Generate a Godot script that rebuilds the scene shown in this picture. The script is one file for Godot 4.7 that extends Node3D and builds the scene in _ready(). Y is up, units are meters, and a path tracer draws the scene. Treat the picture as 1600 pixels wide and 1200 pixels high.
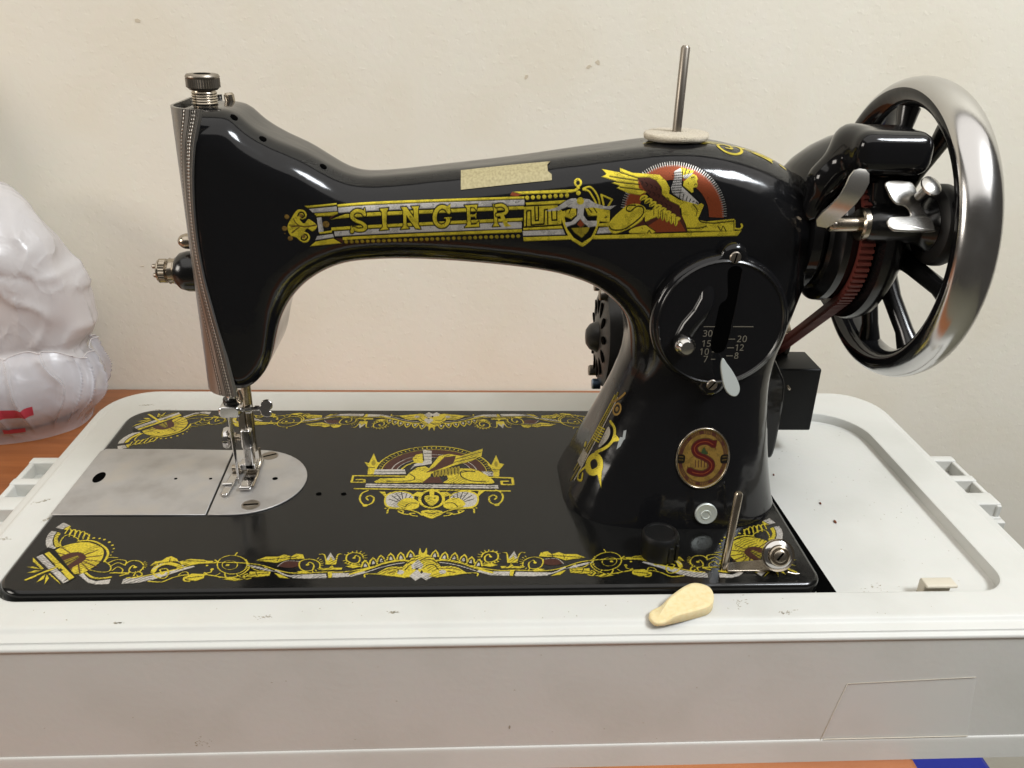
extends Node3D
# A black hand-wheel sewing machine in its white carrying case on a wooden table. All lengths below are millimetres unless noted.
const MM := 0.001
var mats := {}


func _ready() -> void:
	# ---- camera, air, lamps, exposure
	var cam := Camera3D.new()
	cam.name = "camera"
	cam.fov = 48.905
	cam.near = 0.02
	cam.far = 30.0
	cam.position = Vector3(0.2037, 0.2422, 0.3048)
	cam.rotation = Vector3(-0.4333, -0.0666, 0.0315)
	add_child(cam)
	cam.current = true
	var env := Environment.new()
	env.background_mode = Environment.BG_COLOR
	env.background_color = Color(0.62, 0.6, 0.57)
	env.background_energy_multiplier = 0.16
	env.tonemap_mode = Environment.TONE_MAPPER_LINEAR
	env.tonemap_exposure = 1.42
	env.sdfgi_enabled = true
	env.ssao_enabled = true
	env.ssil_enabled = true
	var we := WorldEnvironment.new()
	we.name = "air"
	we.environment = env
	add_child(we)
	area_lamp("ceiling_glow", Vector3(0.3, 1.6, 0.72), Vector3(0.3, 0.0, 0.67), Vector2(3.4, 2.0), 2.2, Color(1.0, 0.985, 0.965))
	area_lamp("window_light", Vector3(1.1, 1.25, 0.52), Vector3(0.25, 0.08, -0.15), Vector2(0.45, 0.3), 1.6, Color(0.96, 0.98, 1.0))
	area_lamp("room_light", Vector3(-1.3, 0.6, 0.4), Vector3(0.0, 0.05, -0.2), Vector2(0.5, 0.5), 0.75, Color(1.0, 0.97, 0.93))
	make_materials()
	# ---- setting
	make_room()
	# ---- things
	make_case()
	make_machine()
	make_bag()
	make_small_things()


func area_lamp(called: String, at: Vector3, look: Vector3, size: Vector2, energy: float, col: Color) -> void:
	var l := AreaLight3D.new()
	l.name = called
	l.area_size = size
	l.light_energy = energy
	l.light_color = col
	l.area_range = 6.0
	l.area_attenuation = 2.0
	l.shadow_enabled = true
	add_child(l)
	l.look_at_from_position(at, look, Vector3.UP if absf((look - at).normalized().y) < 0.98 else Vector3.BACK)


# ======================================================================= helpers
func thing(called: String, label: String, category: String, at: Vector3, group := "") -> Node3D:
	var o := Node3D.new()
	o.name = called
	o.position = at * MM
	o.set_meta("label", label)
	o.set_meta("category", category)
	if group:
		o.set_meta("group", group)
	add_child(o, true)
	return o


func part(parent: Node3D, called: String, m, mat: Material, label := "") -> MeshInstance3D:
	var o := MeshInstance3D.new()
	o.name = called
	o.mesh = m.done() if m is Mb else m
	o.material_override = mat
	if label:
		o.set_meta("label", label)
	parent.add_child(o, true)
	return o


class Mb:
	var st := SurfaceTool.new()
	var grp := 0
	var has_uv := false

	func _init() -> void:
		st.begin(Mesh.PRIMITIVE_TRIANGLES)

	func smooth() -> void:
		grp += 1
		st.set_smooth_group(grp)

	func flat() -> void:
		st.set_smooth_group(-1)

	func v(p: Vector3, uv := Vector2.ZERO) -> void:
		st.set_uv(uv)
		st.add_vertex(p * MM)

	func tri(a: Vector3, b: Vector3, c: Vector3, ua := Vector2.ZERO, ub := Vector2.ZERO, uc := Vector2.ZERO) -> void:
		v(a, ua)
		v(b, ub)
		v(c, uc)

	func quad(a: Vector3, b: Vector3, c: Vector3, d: Vector3, ua := Vector2.ZERO, ub := Vector2.ZERO, uc := Vector2.ZERO, ud := Vector2.ZERO) -> void:
		tri(a, b, c, ua, ub, uc)
		tri(a, c, d, ua, uc, ud)

	func done() -> ArrayMesh:
		st.generate_normals()
		st.index()
		return st.commit()

	# profile of (radius, height) turned about the local y axis
	func lathe(prof: Array, xf: Transform3D, seg := 40, a0 := 0.0, a1 := TAU, ry := 1.0) -> Mb:
		smooth()
		for j in prof.size() - 1:
			if j > 0:
				var d0: Vector2 = (prof[j] - prof[j - 1]).normalized()
				var d1: Vector2 = (prof[j + 1] - prof[j]).normalized()
				if d0.dot(d1) < 0.8:
					smooth()
			for i in seg:
				var t0 := a0 + (a1 - a0) * i / seg
				var t1 := a0 + (a1 - a0) * (i + 1) / seg
				if i == seg - 1 and is_equal_approx(a1 - a0, TAU):
					t1 = a0
				var p: Vector2 = prof[j]
				var q: Vector2 = prof[j + 1]
				var A := xf * Vector3(p.x * cos(t0), p.y, p.x * sin(t0) * ry)
				var B := xf * Vector3(p.x * cos(t1), p.y, p.x * sin(t1) * ry)
				var C := xf * Vector3(q.x * cos(t1), q.y, q.x * sin(t1) * ry)
				var D := xf * Vector3(q.x * cos(t0), q.y, q.x * sin(t0) * ry)
				if p.x < 0.0001:
					tri(A, C, D)
				elif q.x < 0.0001:
					tri(A, B, C)
				else:
					quad(A, B, C, D)
		return self

	func tube(pts: Array, radii, seg := 14, caps := true, flat_k := 1.0) -> Mb:
		smooth()
		var rings := []
		var up := Vector3(0.13, 0.97, 0.21)
		for i in pts.size():
			var d: Vector3 = (pts[mini(i + 1, pts.size() - 1)] - pts[maxi(i - 1, 0)]).normalized()
			if absf(d.dot(up)) > 0.95:
				up = Vector3(0.9, 0.1, 0.4)
			var s := d.cross(up).normalized()
			var u := s.cross(d).normalized()
			up = u
			var r: float = radii[i] if radii is Array else radii
			var ring := []
			for k in seg:
				var t := TAU * k / seg
				ring.append(pts[i] + (s * cos(t) + u * sin(t) * flat_k) * r)
			rings.append(ring)
		for i in rings.size() - 1:
			for k in seg:
				var n := (k + 1) % seg
				quad(rings[i][k], rings[i][n], rings[i + 1][n], rings[i + 1][k])
		if caps:
			for e in [0, rings.size() - 1]:
				smooth()
				for k in seg:
					tri(pts[e], rings[e][k], rings[e][(k + 1) % seg])
		return self

	# rings of equal length joined by quads; a ring on its own may close with a cap
	func loft(rings: Array, closed := true, crease := 0.8) -> Mb:
		smooth()
		for j in rings.size() - 1:
			if j > 0 and crease > 0.0:
				var d0: Vector3 = (rings[j][0] - rings[j - 1][0]).normalized()
				var d1: Vector3 = (rings[j + 1][0] - rings[j][0]).normalized()
				if d0.dot(d1) < crease:
					smooth()
			var n: int = rings[j].size()
			for k in (n if closed else n - 1):
				var m := (k + 1) % n
				quad(rings[j][k], rings[j][m], rings[j + 1][m], rings[j + 1][k])
		return self

	func cap(ring: Array, flat2d: PackedVector2Array) -> Mb:
		smooth()
		var ix := Geometry2D.triangulate_polygon(flat2d)
		if ix.is_empty():
			for k in range(1, ring.size() - 1):
				tri(ring[0], ring[k], ring[k + 1])
		for k in range(0, ix.size(), 3):
			tri(ring[ix[k]], ring[ix[k + 1]], ring[ix[k + 2]], flat2d[ix[k]], flat2d[ix[k + 1]], flat2d[ix[k + 2]])
		return self

	# outline in local x,y pushed along local +z by depth, rims rounded by bevel
	func prism(poly: PackedVector2Array, depth: float, bevel: float, xf: Transform3D) -> Mb:
		var steps := [[bevel, 0.0], [bevel * 0.3, bevel * 0.3], [0.0, bevel]] if bevel > 0.0 else [[0.0, 0.0]]
		var lv := []
		for s in steps:
			lv.append([s[0], s[1]])
		for i in range(steps.size() - 1, -1, -1):
			lv.append([steps[i][0], depth - steps[i][1]])
		var nr := Shape.normals(poly)
		var rings := []
		for l in lv:
			var ring := []
			for k in poly.size():
				var q: Vector2 = poly[k] - nr[k] * l[0]
				ring.append(xf * Vector3(q.x, q.y, l[1]))
			rings.append(ring)
		loft(rings, true, 0.5)
		var inner := PackedVector2Array()
		for k in poly.size():
			inner.append(poly[k] - nr[k] * bevel)
		cap(rings[0], inner)
		cap(rings[-1], inner)
		return self

	func rbox(c: Vector3, size: Vector3, r: float, bevel: float, basis := Basis()) -> Mb:
		return prism(Shape.rrect(-size.x / 2, -size.y / 2, size.x / 2, size.y / 2, [r, r, r, r]), size.z, bevel, Transform3D(basis, c) * Transform3D(Basis(), Vector3(0, 0, -size.z / 2)))

	func ball(c: Vector3, r: Vector3, seg := 20) -> Mb:
		var pr := []
		for i in 13:
			var t := PI * i / 12.0
			pr.append(Vector2(sin(t) if i > 0 and i < 12 else 0.0, -cos(t)))
		return lathe(pr, Transform3D(Basis().scaled(r), c), seg)


class Shape:
	static func normals(p: PackedVector2Array) -> PackedVector2Array:
		var area := 0.0
		var n := p.size()
		for i in n:
			area += p[i].cross(p[(i + 1) % n])
		var s := 1.0 if area > 0 else -1.0
		var out := PackedVector2Array()
		for i in n:
			var a := (p[i] - p[(i + n - 1) % n]).normalized()
			var b := (p[(i + 1) % n] - p[i]).normalized()
			var na := Vector2(a.y, -a.x) * s
			var nb := Vector2(b.y, -b.x) * s
			var m := (na + nb)
			m = m / maxf(0.35, m.length_squared() / 2.0)
			out.append(m)
		return out

	# corner radii in the order x0y0, x1y0, x1y1, x0y1
	static func rrect(x0: float, y0: float, x1: float, y1: float, r: Array, seg := 8) -> PackedVector2Array:
		var out := PackedVector2Array()
		var cs := [Vector2(x0 + r[0], y0 + r[0]), Vector2(x1 - r[1], y0 + r[1]), Vector2(x1 - r[2], y1 - r[2]), Vector2(x0 + r[3], y1 - r[3])]
		for k in 4:
			for i in seg + 1:
				var t := PI + PI / 2 * k + PI / 2 * i / seg
				out.append(cs[k] + Vector2(cos(t), sin(t)) * r[k])
		return out

	static func oval(c: Vector2, rx: float, ry: float, n := 32) -> PackedVector2Array:
		var out := PackedVector2Array()
		for i in n:
			out.append(c + Vector2(cos(TAU * i / n) * rx, sin(TAU * i / n) * ry))
		return out

	static func spline(p: PackedVector2Array, closed: bool, sub := 6) -> PackedVector2Array:
		var out := PackedVector2Array()
		var n := p.size()
		for i in (n if closed else n - 1):
			var a := p[(i + n - 1) % n] if closed else p[maxi(i - 1, 0)]
			var b := p[i]
			var c := p[(i + 1) % n]
			var d := p[(i + 2) % n] if closed else p[mini(i + 2, n - 1)]
			for k in sub:
				out.append(b.cubic_interpolate(c, a, d, float(k) / sub))
		if not closed:
			out.append(p[n - 1])
		return out


# axis transform: local y along dir
func along(at: Vector3, dir: Vector3) -> Transform3D:
	var y := dir.normalized()
	var x := y.cross(Vector3(0, 0, 1) if absf(y.z) < 0.9 else Vector3(1, 0, 0)).normalized()
	return Transform3D(Basis(x, y, x.cross(y)), at)


# outline transform: local z along dir, local y as near up as it can be
func facing(at: Vector3, dir: Vector3, spin := 0.0) -> Transform3D:
	var z := dir.normalized()
	var x := (Vector3(0, 1, 0) if absf(z.y) < 0.95 else Vector3(0, 0, -1)).cross(z).normalized()
	return Transform3D(Basis(x, z.cross(x), z) * Basis(Vector3(0, 0, 1), spin), at)


# flat on a level surface: local x = x, local y = -z, local z = up
func level(y: float) -> Transform3D:
	return Transform3D(Basis(Vector3(1, 0, 0), Vector3(0, 0, -1), Vector3(0, 1, 0)), Vector3(0, y, 0))


# surface nets over a sampled field, millimetres in, metres out
func nets(F: PackedFloat32Array, n: Vector3i, lo: Vector3, c: float, reach := 2.2) -> ArrayMesh:
	var nx := n.x
	var nxy := n.x * n.y
	var off := [0, 1, nx, nx + 1, nxy, nxy + 1, nxy + nx, nxy + nx + 1]
	var idx := {}
	var vs := PackedVector3Array()
	var ns := PackedVector3Array()
	var tri := PackedInt32Array()
	var lim := c * reach
	for z in n.z - 1:
		for y in n.y - 1:
			var base := z * nxy + y * nx
			for x in nx - 1:
				var b := base + x
				if absf(F[b]) > lim:
					continue
				var inside := 0
				for k in 8:
					if F[b + off[k]] < 0.0:
						inside += 1
				if inside == 0 or inside == 8:
					continue
				var sum := Vector3.ZERO
				var cnt := 0
				for e in 12:
					var a0: int = EDGE[e * 2]
					var a1: int = EDGE[e * 2 + 1]
					var f0 := F[b + off[a0]]
					var f1 := F[b + off[a1]]
					if (f0 < 0.0) != (f1 < 0.0):
						var t := f0 / (f0 - f1)
						sum += Vector3(a0 & 1, (a0 >> 1) & 1, a0 >> 2).lerp(Vector3(a1 & 1, (a1 >> 1) & 1, a1 >> 2), t)
						cnt += 1
				var q := sum / cnt
				# gradient, averaged over the eight corners so that it runs smoothly
				var g := Vector3.ZERO
				if x > 0 and y > 0 and z > 0 and x < nx - 2 and y < n.y - 2 and z < n.z - 2:
					for k in 8:
						var o: int = b + off[k]
						var w := (q.x if k & 1 else 1.0 - q.x) * (q.y if k & 2 else 1.0 - q.y) * (q.z if k & 4 else 1.0 - q.z)
						g += Vector3(F[o + 1] - F[o - 1], F[o + nx] - F[o - nx], F[o + nxy] - F[o - nxy]) * w
				else:
					g = Vector3(F[b + 1] - F[b], F[b + nx] - F[b], F[b + nxy] - F[b])
				idx[b] = vs.size()
				vs.append((lo + (Vector3(x, y, z) + q) * c) * MM)
				ns.append(g.normalized())
	for b: int in idx:
		var x := b % nx
		var y := (b / nx) % n.y
		var z := b / nxy
		for ax in 3:
			var st: int = [1, nx, nxy][ax]
			var u: int = [nx, nxy, 1][ax]
			var w: int = [nxy, 1, nx][ax]
			if [y, z, x][ax] == 0 or [z, x, y][ax] == 0:
				continue
			var s0 := F[b] < 0.0
			if s0 == (F[b + st] < 0.0):
				continue
			if not (idx.has(b - u) and idx.has(b - w) and idx.has(b - u - w)):
				continue
			var i0: int = idx[b]
			var i1: int = idx[b - u]
			var i2: int = idx[b - u - w]
			var i3: int = idx[b - w]
			if s0:
				tri.append_array([i0, i2, i1, i0, i3, i2])
			else:
				tri.append_array([i0, i1, i2, i0, i2, i3])
	var arr := []
	arr.resize(Mesh.ARRAY_MAX)
	arr[Mesh.ARRAY_VERTEX] = vs
	arr[Mesh.ARRAY_NORMAL] = ns
	arr[Mesh.ARRAY_INDEX] = tri
	var m := ArrayMesh.new()
	m.add_surface_from_arrays(Mesh.PRIMITIVE_TRIANGLES, arr)
	return m

const EDGE := [0, 1, 2, 3, 4, 5, 6, 7, 0, 2, 1, 3, 4, 6, 5, 7, 0, 4, 1, 5, 2, 6, 3, 7]


func smin(a: float, b: float, k: float) -> float:
	var h := maxf(k - absf(a - b), 0.0) / k
	return minf(a, b) - h * h * k * 0.25


func field_mesh(lo: Vector3, hi: Vector3, c: float, f: Callable) -> ArrayMesh:
	var n := Vector3i(((hi - lo) / c).ceil()) + Vector3i.ONE
	var F := PackedFloat32Array()
	F.resize(n.x * n.y * n.z)
	var i := 0
	for z in n.z:
		for y in n.y:
			for x in n.x:
				F[i] = f.call(lo + Vector3(x, y, z) * c)
				i += 1
	return nets(F, n, lo, c, 9.0)


func sd_cap(p: Vector3, a: Vector3, b: Vector3, ra: float, rb: float) -> float:
	var ab := b - a
	var t := clampf((p - a).dot(ab) / ab.length_squared(), 0.0, 1.0)
	return p.distance_to(a + ab * t) - lerpf(ra, rb, t)


func sd_box(p: Vector3, c: Vector3, h: Vector3, r: float) -> float:
	var q := (p - c).abs() - h + Vector3(r, r, r)
	return q.max(Vector3.ZERO).length() + minf(maxf(q.x, maxf(q.y, q.z)), 0.0) - r


func sd_egg(p: Vector3, c: Vector3, r: Vector3) -> float:
	var k0 := ((p - c) / r).length()
	var k1 := ((p - c) / (r * r)).length()
	return k0 * (k0 - 1.0) / maxf(k1, 0.0001)


# ======================================================================= materials
func noise(freq: float, oct: int, seed_n: int) -> FastNoiseLite:
	var f := FastNoiseLite.new()
	f.noise_type = FastNoiseLite.TYPE_SIMPLEX_SMOOTH
	f.frequency = freq
	f.fractal_octaves = oct
	f.seed = seed_n
	return f


func noise_tex(freq: float, oct: int, seed_n: int, stops: Array, size := 512) -> ImageTexture:
	var f := noise(freq, oct, seed_n)
	var im := f.get_seamless_image(size, size)
	var out := Image.create(size, size, false, Image.FORMAT_RGB8)
	for y in size:
		for x in size:
			var v := im.get_pixel(x, y).r
			var k := clampf(v, 0.0, 1.0) * (stops.size() - 1)
			var i := mini(int(k), stops.size() - 2)
			out.set_pixel(x, y, (stops[i] as Color).lerp(stops[i + 1], k - i))
	return ImageTexture.create_from_image(out)


func mat(called: String, col: Color, rough: float, metal := 0.0) -> StandardMaterial3D:
	var m := StandardMaterial3D.new()
	m.resource_name = called
	m.albedo_color = col
	m.roughness = rough
	m.metallic = metal
	mats[called] = m
	return m


func tri_map(m: StandardMaterial3D, scale: float) -> void:
	m.uv1_triplanar = true
	m.uv1_scale = Vector3.ONE * scale


func grey(v: float) -> Color:
	return Color(v, v, v)


func make_materials() -> void:
	var e := mat("enamel", Color(0.07, 0.07, 0.075), 0.09)
	e.metallic_specular = 0.42
	e.roughness_texture = noise_tex(0.012, 4, 3, [grey(0.09), grey(0.1), grey(0.17)])
	e.roughness = 1.0
	e.heightmap_enabled = true
	e.heightmap_scale = 0.014
	e.heightmap_texture = noise_tex(0.012, 3, 9, [grey(0.0), grey(1.0)])
	tri_map(e, 9.0)
	var eb := mat("enamel_worn", Color(0.06, 0.06, 0.058), 1.0)
	eb.metallic_specular = 0.4
	eb.roughness_texture = noise_tex(0.02, 4, 13, [grey(0.1), grey(0.14), grey(0.26)])
	tri_map(eb, 8.0)
	mat("enamel_cast", Color(0.06, 0.06, 0.062), 0.22)
	mat("black_plastic", Color(0.035, 0.036, 0.036), 0.5).metallic_specular = 0.35
	mat("black_rubber", Color(0.075, 0.072, 0.07), 0.5)
	mat("dark_hole", Color(0.01, 0.01, 0.01), 0.9).metallic_specular = 0.1
	var c := mat("chrome", Color(0.78, 0.77, 0.76), 1.0, 1.0)
	c.roughness_texture = noise_tex(0.012, 4, 5, [grey(0.1), grey(0.15), grey(0.26)])
	tri_map(c, 7.0)
	var n := mat("nickel", Color(0.66, 0.62, 0.56), 1.0, 1.0)
	n.roughness_texture = noise_tex(0.012, 4, 6, [grey(0.16), grey(0.24), grey(0.36)])
	tri_map(n, 7.0)
	var ws := mat("wheel_steel", Color(0.74, 0.735, 0.73), 1.0, 1.0)
	ws.roughness_texture = noise_tex(0.01, 5, 7, [grey(0.12), grey(0.17), grey(0.28)])
	tri_map(ws, 8.0)
	mat("satin_nickel", Color(0.74, 0.73, 0.71), 0.27, 0.95)
	mat("old_nickel", Color(0.56, 0.53, 0.49), 0.38, 1.0)
	var s := mat("plate_steel", Color(1, 1, 1), 1.0, 0.6)
	s.albedo_texture = noise_tex(0.008, 5, 21, [Color(0.62, 0.605, 0.59), Color(0.68, 0.67, 0.66), Color(0.71, 0.69, 0.66)])
	s.roughness_texture = noise_tex(0.015, 5, 22, [grey(0.34), grey(0.42), grey(0.56)])
	tri_map(s, 9.0)
	var w := mat("case_plastic", Color(1, 1, 1), 0.5)
	w.albedo_texture = noise_tex(0.006, 5, 31, [Color(0.742, 0.74, 0.714), Color(0.765, 0.763, 0.74), Color(0.772, 0.77, 0.748)])
	w.heightmap_enabled = true
	w.heightmap_scale = 0.004
	w.heightmap_texture = noise_tex(0.09, 3, 32, [grey(0.0), grey(1.0)])
	tri_map(w, 5.0)
	mat("grime", Color(0.6, 0.57, 0.5), 0.8)
	var f := mat("felt", Color(1, 1, 1), 0.95)
	f.albedo_texture = noise_tex(0.06, 4, 41, [Color(0.6, 0.55, 0.47), Color(0.74, 0.7, 0.62), Color(0.8, 0.77, 0.7)])
	f.heightmap_enabled = true
	f.heightmap_scale = 0.06
	f.heightmap_texture = noise_tex(0.08, 4, 42, [grey(0.0), grey(1.0)])
	f.rim_enabled = true
	f.rim = 0.4
	tri_map(f, 30.0)
	var lb := mat("brass_label", Color(1, 1, 1), 0.5, 0.25)
	lb.albedo_texture = noise_tex(0.05, 4, 51, [Color(0.5, 0.46, 0.34), Color(0.66, 0.62, 0.47), Color(0.72, 0.68, 0.54)])
	tri_map(lb, 25.0)
	var ck := mat("chalk", Color(1, 1, 1), 0.75)
	ck.albedo_texture = noise_tex(0.03, 4, 55, [Color(0.83, 0.74, 0.54), Color(0.85, 0.78, 0.6), Color(0.86, 0.8, 0.64)])
	tri_map(ck, 20.0)
	ck.subsurf_scatter_enabled = true
	ck.subsurf_scatter_strength = 0.08
	mat("belt_rubber", Color(0.4, 0.17, 0.135), 0.6)
	mat("motor_cast", Color(0.16, 0.155, 0.15), 0.4)
	mat("blue_bolt", Color(0.5, 0.58, 0.68), 0.3, 1.0)
	mat("silver_tin", Color(0.72, 0.74, 0.72), 0.42, 0.5)
	mat("gilt_line", Color(0.43, 0.41, 0.36), 0.5, 0.2)
	mat("off_white_plastic", Color(0.76, 0.73, 0.66), 0.5)
	mat("brown_crumb", Color(0.42, 0.22, 0.1), 0.8)
	mat("flake", Color(0.6, 0.62, 0.62), 0.6)
	mat("blue_plastic", Color(0.06, 0.13, 0.55), 0.4)
	var tp := mat("clear_film", Color(1, 1, 1, 0.05), 0.35)
	tp.transparency = BaseMaterial3D.TRANSPARENCY_ALPHA


# ======================================================================= painting decals
class Canvas:
	var im: Image
	var s: float
	var x0: float
	var y1: float
	var col := {}
	var mx := 0.0
	var my := 0.0
	var flip := Vector2.ONE
	var mir := Vector2.ZERO

	func _init(ax0: float, ay0: float, ax1: float, ay1: float, scale: float) -> void:
		s = scale
		x0 = ax0
		y1 = ay1
		im = Image.create(int((ax1 - ax0) * s), int((ay1 - ay0) * s), false, Image.FORMAT_RGBA8)
		im.fill(Color(0.3, 0.27, 0.1, 0.0))
		col = {"g": Color(0.83, 0.755, 0.22), "s": Color(0.76, 0.745, 0.72), "r": Color(0.52, 0.25, 0.14), "d": Color(0.3, 0.17, 0.14), "k": Color(0.05, 0.045, 0.04), "m": Color(0.6, 0.54, 0.16), "o": Color(0.53, 0.42, 0.2), "R": Color(0.31, 0.09, 0.085), "w": Color(0.85, 0.83, 0.76), "n": Color(0.2, 0.27, 0.16)}

	func pts(a: Array) -> PackedVector2Array:
		var o := PackedVector2Array()
		for i in range(0, a.size(), 2):
			o.append(mir + (Vector2(a[i], a[i + 1]) - mir) * flip)
		return o

	func fill(p: PackedVector2Array, c: Color) -> void:
		var q := PackedVector2Array()
		var lo := INF
		var hi := -INF
		for v in p:
			var t := Vector2((v.x - x0) * s, (y1 - v.y) * s)
			q.append(t)
			lo = minf(lo, t.y)
			hi = maxf(hi, t.y)
		var n := q.size()
		for y in range(maxi(0, int(lo)), mini(im.get_height() - 1, int(hi) + 1) + 1):
			var yc := y + 0.5
			var xs := []
			for i in n:
				var a := q[i]
				var b := q[(i + 1) % n]
				if (a.y <= yc) != (b.y <= yc):
					xs.append(a.x + (yc - a.y) / (b.y - a.y) * (b.x - a.x))
			xs.sort()
			for k in range(0, xs.size() - 1, 2):
				var xa := int(round(xs[k]))
				var xb := int(round(xs[k + 1]))
				if xb > xa:
					im.fill_rect(Rect2i(xa, y, xb - xa, 1), c)

	func P(k: String, a: Array) -> void:
		fill(pts(a), col[k])

	func B(k: String, a: Array) -> void:
		fill(Shape.spline(pts(a), true, 5), col[k])

	func line(p: PackedVector2Array, w: float, c: Color) -> void:
		for i in p.size() - 1:
			var d := (p[i + 1] - p[i])
			if d.length() < 0.0001:
				continue
			var nrm := d.normalized().orthogonal() * w / 2
			fill(PackedVector2Array([p[i] + nrm, p[i + 1] + nrm, p[i + 1] - nrm, p[i] - nrm]), c)
		for v in p:
			fill(Shape.oval(v, w / 2, w / 2, 10), c)

	func L(k: String, w: float, a: Array) -> void:
		line(pts(a), w, col[k])

	func S(k: String, w: float, a: Array) -> void:
		line(Shape.spline(pts(a), false, 6), w, col[k])

	func C(k: String, x: float, y: float, r: float) -> void:
		fill(Shape.oval(mir + (Vector2(x, y) - mir) * flip, r, r, 16), col[k])

	# rays of small dots round a spiral head
	func rays(k: String, x: float, y: float, r: float, a0: float, a1: float, n: int, d: float) -> void:
		for i in n:
			var t := deg_to_rad(lerpf(a0, a1, float(i) / (n - 1)))
			L(k, d, [x + cos(t) * r * 0.82, y + sin(t) * r * 0.82, x + cos(t) * r, y + sin(t) * r])

	func speckle(amount: float, seed_n: int) -> void:
		var f := FastNoiseLite.new()
		f.seed = seed_n
		f.frequency = 0.16
		f.fractal_octaves = 4
		# rubbed spots and hairline scratches through the foil
		var rng := RandomNumberGenerator.new()
		rng.seed = seed_n
		var area := im.get_width() * im.get_height()
		for k in area / 9000:
			var p := Vector2(rng.randf() * im.get_width(), rng.randf() * im.get_height())
			var d := Vector2.RIGHT.rotated(rng.randf() * TAU) * rng.randf_range(2, 9)
			for t in 12:
				var q := p + d * (t / 11.0)
				im.fill_rect(Rect2i(int(q.x), int(q.y), 1 + rng.randi() % 2, 1 + rng.randi() % 2), Color(0.1, 0.09, 0.05, 0.0))
		var g := FastNoiseLite.new()
		g.seed = seed_n + 50
		g.frequency = 0.012
		var src := im.duplicate()
		var w := im.get_width()
		var h := im.get_height()
		for y in h:
			for x in w:
				var c: Color = src.get_pixel(x, y)
				if c.a > 0.5:
					var v := 1.0 + amount * f.get_noise_2d(x, y)
					if c.g > 0.4:
						# the print is hatched with fine dark lines, closer towards the lower edge of each shape
						var n := g.get_noise_2d(x, y)
						var low: Color = src.get_pixel(x, mini(y + maxi(2, int(s * 0.4)), h - 1))
						var edge := low.a < 0.5 or low.g < 0.3
						if edge:
							v *= 0.72
						if sin((x * 0.55 + y * 0.8) * 0.9 + n * 9.0) > 0.55 and (n > 0.12 or edge):
							v *= 0.55
					im.set_pixel(x, y, Color(c.r * v, c.g * v, c.b * v, 1.0))

	func foil(called: String) -> StandardMaterial3D:
		var m := StandardMaterial3D.new()
		m.resource_name = called
		m.albedo_texture = ImageTexture.create_from_image(im)
		m.transparency = BaseMaterial3D.TRANSPARENCY_ALPHA_SCISSOR
		m.alpha_scissor_threshold = 0.5
		m.metallic = 0.62
		m.roughness = 0.4
		m.texture_repeat = false
		return m


# ======================================================================= the cast arm: a drawn outline with a rounded thickness
const ZC := -90.0
const GX0 := 66.0
const GY0 := -64.0
const GS := 2.0
var gnx := 162
var gny := 136
var gd := PackedFloat32Array()


func outline() -> PackedVector2Array:
	var p := PackedVector2Array([Vector2(90, 66.2), Vector2(96, 65.4), Vector2(102, 66.6), Vector2(107, 70.6), Vector2(111.4, 76.6), Vector2(114.6, 84.4), Vector2(116.8, 93), Vector2(119.8, 102), Vector2(124.6, 110), Vector2(131, 116.6), Vector2(139.5, 122), Vector2(150, 125.8), Vector2(165, 127.4), Vector2(181, 127.8), Vector2(197, 127.4), Vector2(213, 126.5), Vector2(228, 125.3), Vector2(241, 123.8), Vector2(253, 121.5), Vector2(267, 116.5), Vector2(278, 108.5), Vector2(285, 98), Vector2(287, 83), Vector2(283, 66), Vector2(277, 48), Vector2(270.5, 30), Vector2(264, 14), Vector2(259.3, 4), Vector2(256.5, -5), Vector2(250, -30), Vector2(244, -60),
		Vector2(386, -60), Vector2(378, -30), Vector2(372.8, -5), Vector2(370.0, 4), Vector2(366.5, 22), Vector2(363.8, 43), Vector2(362.5, 62), Vector2(362.5, 82), Vector2(365, 101), Vector2(369, 114), Vector2(372, 125), Vector2(373, 137), Vector2(371.5, 149), Vector2(367, 160), Vector2(359, 169), Vector2(346, 176.5), Vector2(330, 181), Vector2(315, 183), Vector2(301, 183.2), Vector2(285, 181.6), Vector2(256, 177.4), Vector2(227, 173), Vector2(197, 169.2), Vector2(180, 167), Vector2(168, 165.8), Vector2(159, 165.5), Vector2(151, 167.4), Vector2(142.5, 172), Vector2(134, 176.8), Vector2(123, 181.4), Vector2(114, 186.5), Vector2(108, 192), Vector2(103, 194), Vector2(94, 194.2), Vector2(85, 194), Vector2(82, 191), Vector2(82, 175), Vector2(82, 150), Vector2(82, 125), Vector2(82, 100), Vector2(82, 82), Vector2(82, 72), Vector2(84, 67.6)])
	return Shape.spline(p, true, 3)


func build_outline_field() -> void:
	var poly := outline()
	var n := poly.size()
	gd.resize(gnx * gny)
	var bx := PackedFloat32Array()
	for j in gny:
		for i in gnx:
			var q := Vector2(GX0 + i * GS, GY0 + j * GS)
			var best := 1e9
			var inside := false
			var a := poly[n - 1]
			for k in n:
				var b := poly[k]
				var ab := b - a
				var t := clampf((q - a).dot(ab) / ab.length_squared(), 0.0, 1.0)
				best = minf(best, q.distance_squared_to(a + ab * t))
				if (a.y <= q.y) != (b.y <= q.y) and q.x < a.x + (q.y - a.y) / (b.y - a.y) * ab.x:
					inside = not inside
				a = b
			gd[j * gnx + i] = sqrt(best) * (-1.0 if inside else 1.0)
	# two soft passes take the kinks out of the field, so that the enamel reflects without facets
	for pass_n in 2:
		var o := gd.duplicate()
		for j in range(1, gny - 1):
			for i in range(1, gnx - 1):
				var k := j * gnx + i
				gd[k] = o[k] * 0.4 + (o[k - 1] + o[k + 1] + o[k - gnx] + o[k + gnx]) * 0.15


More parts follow.
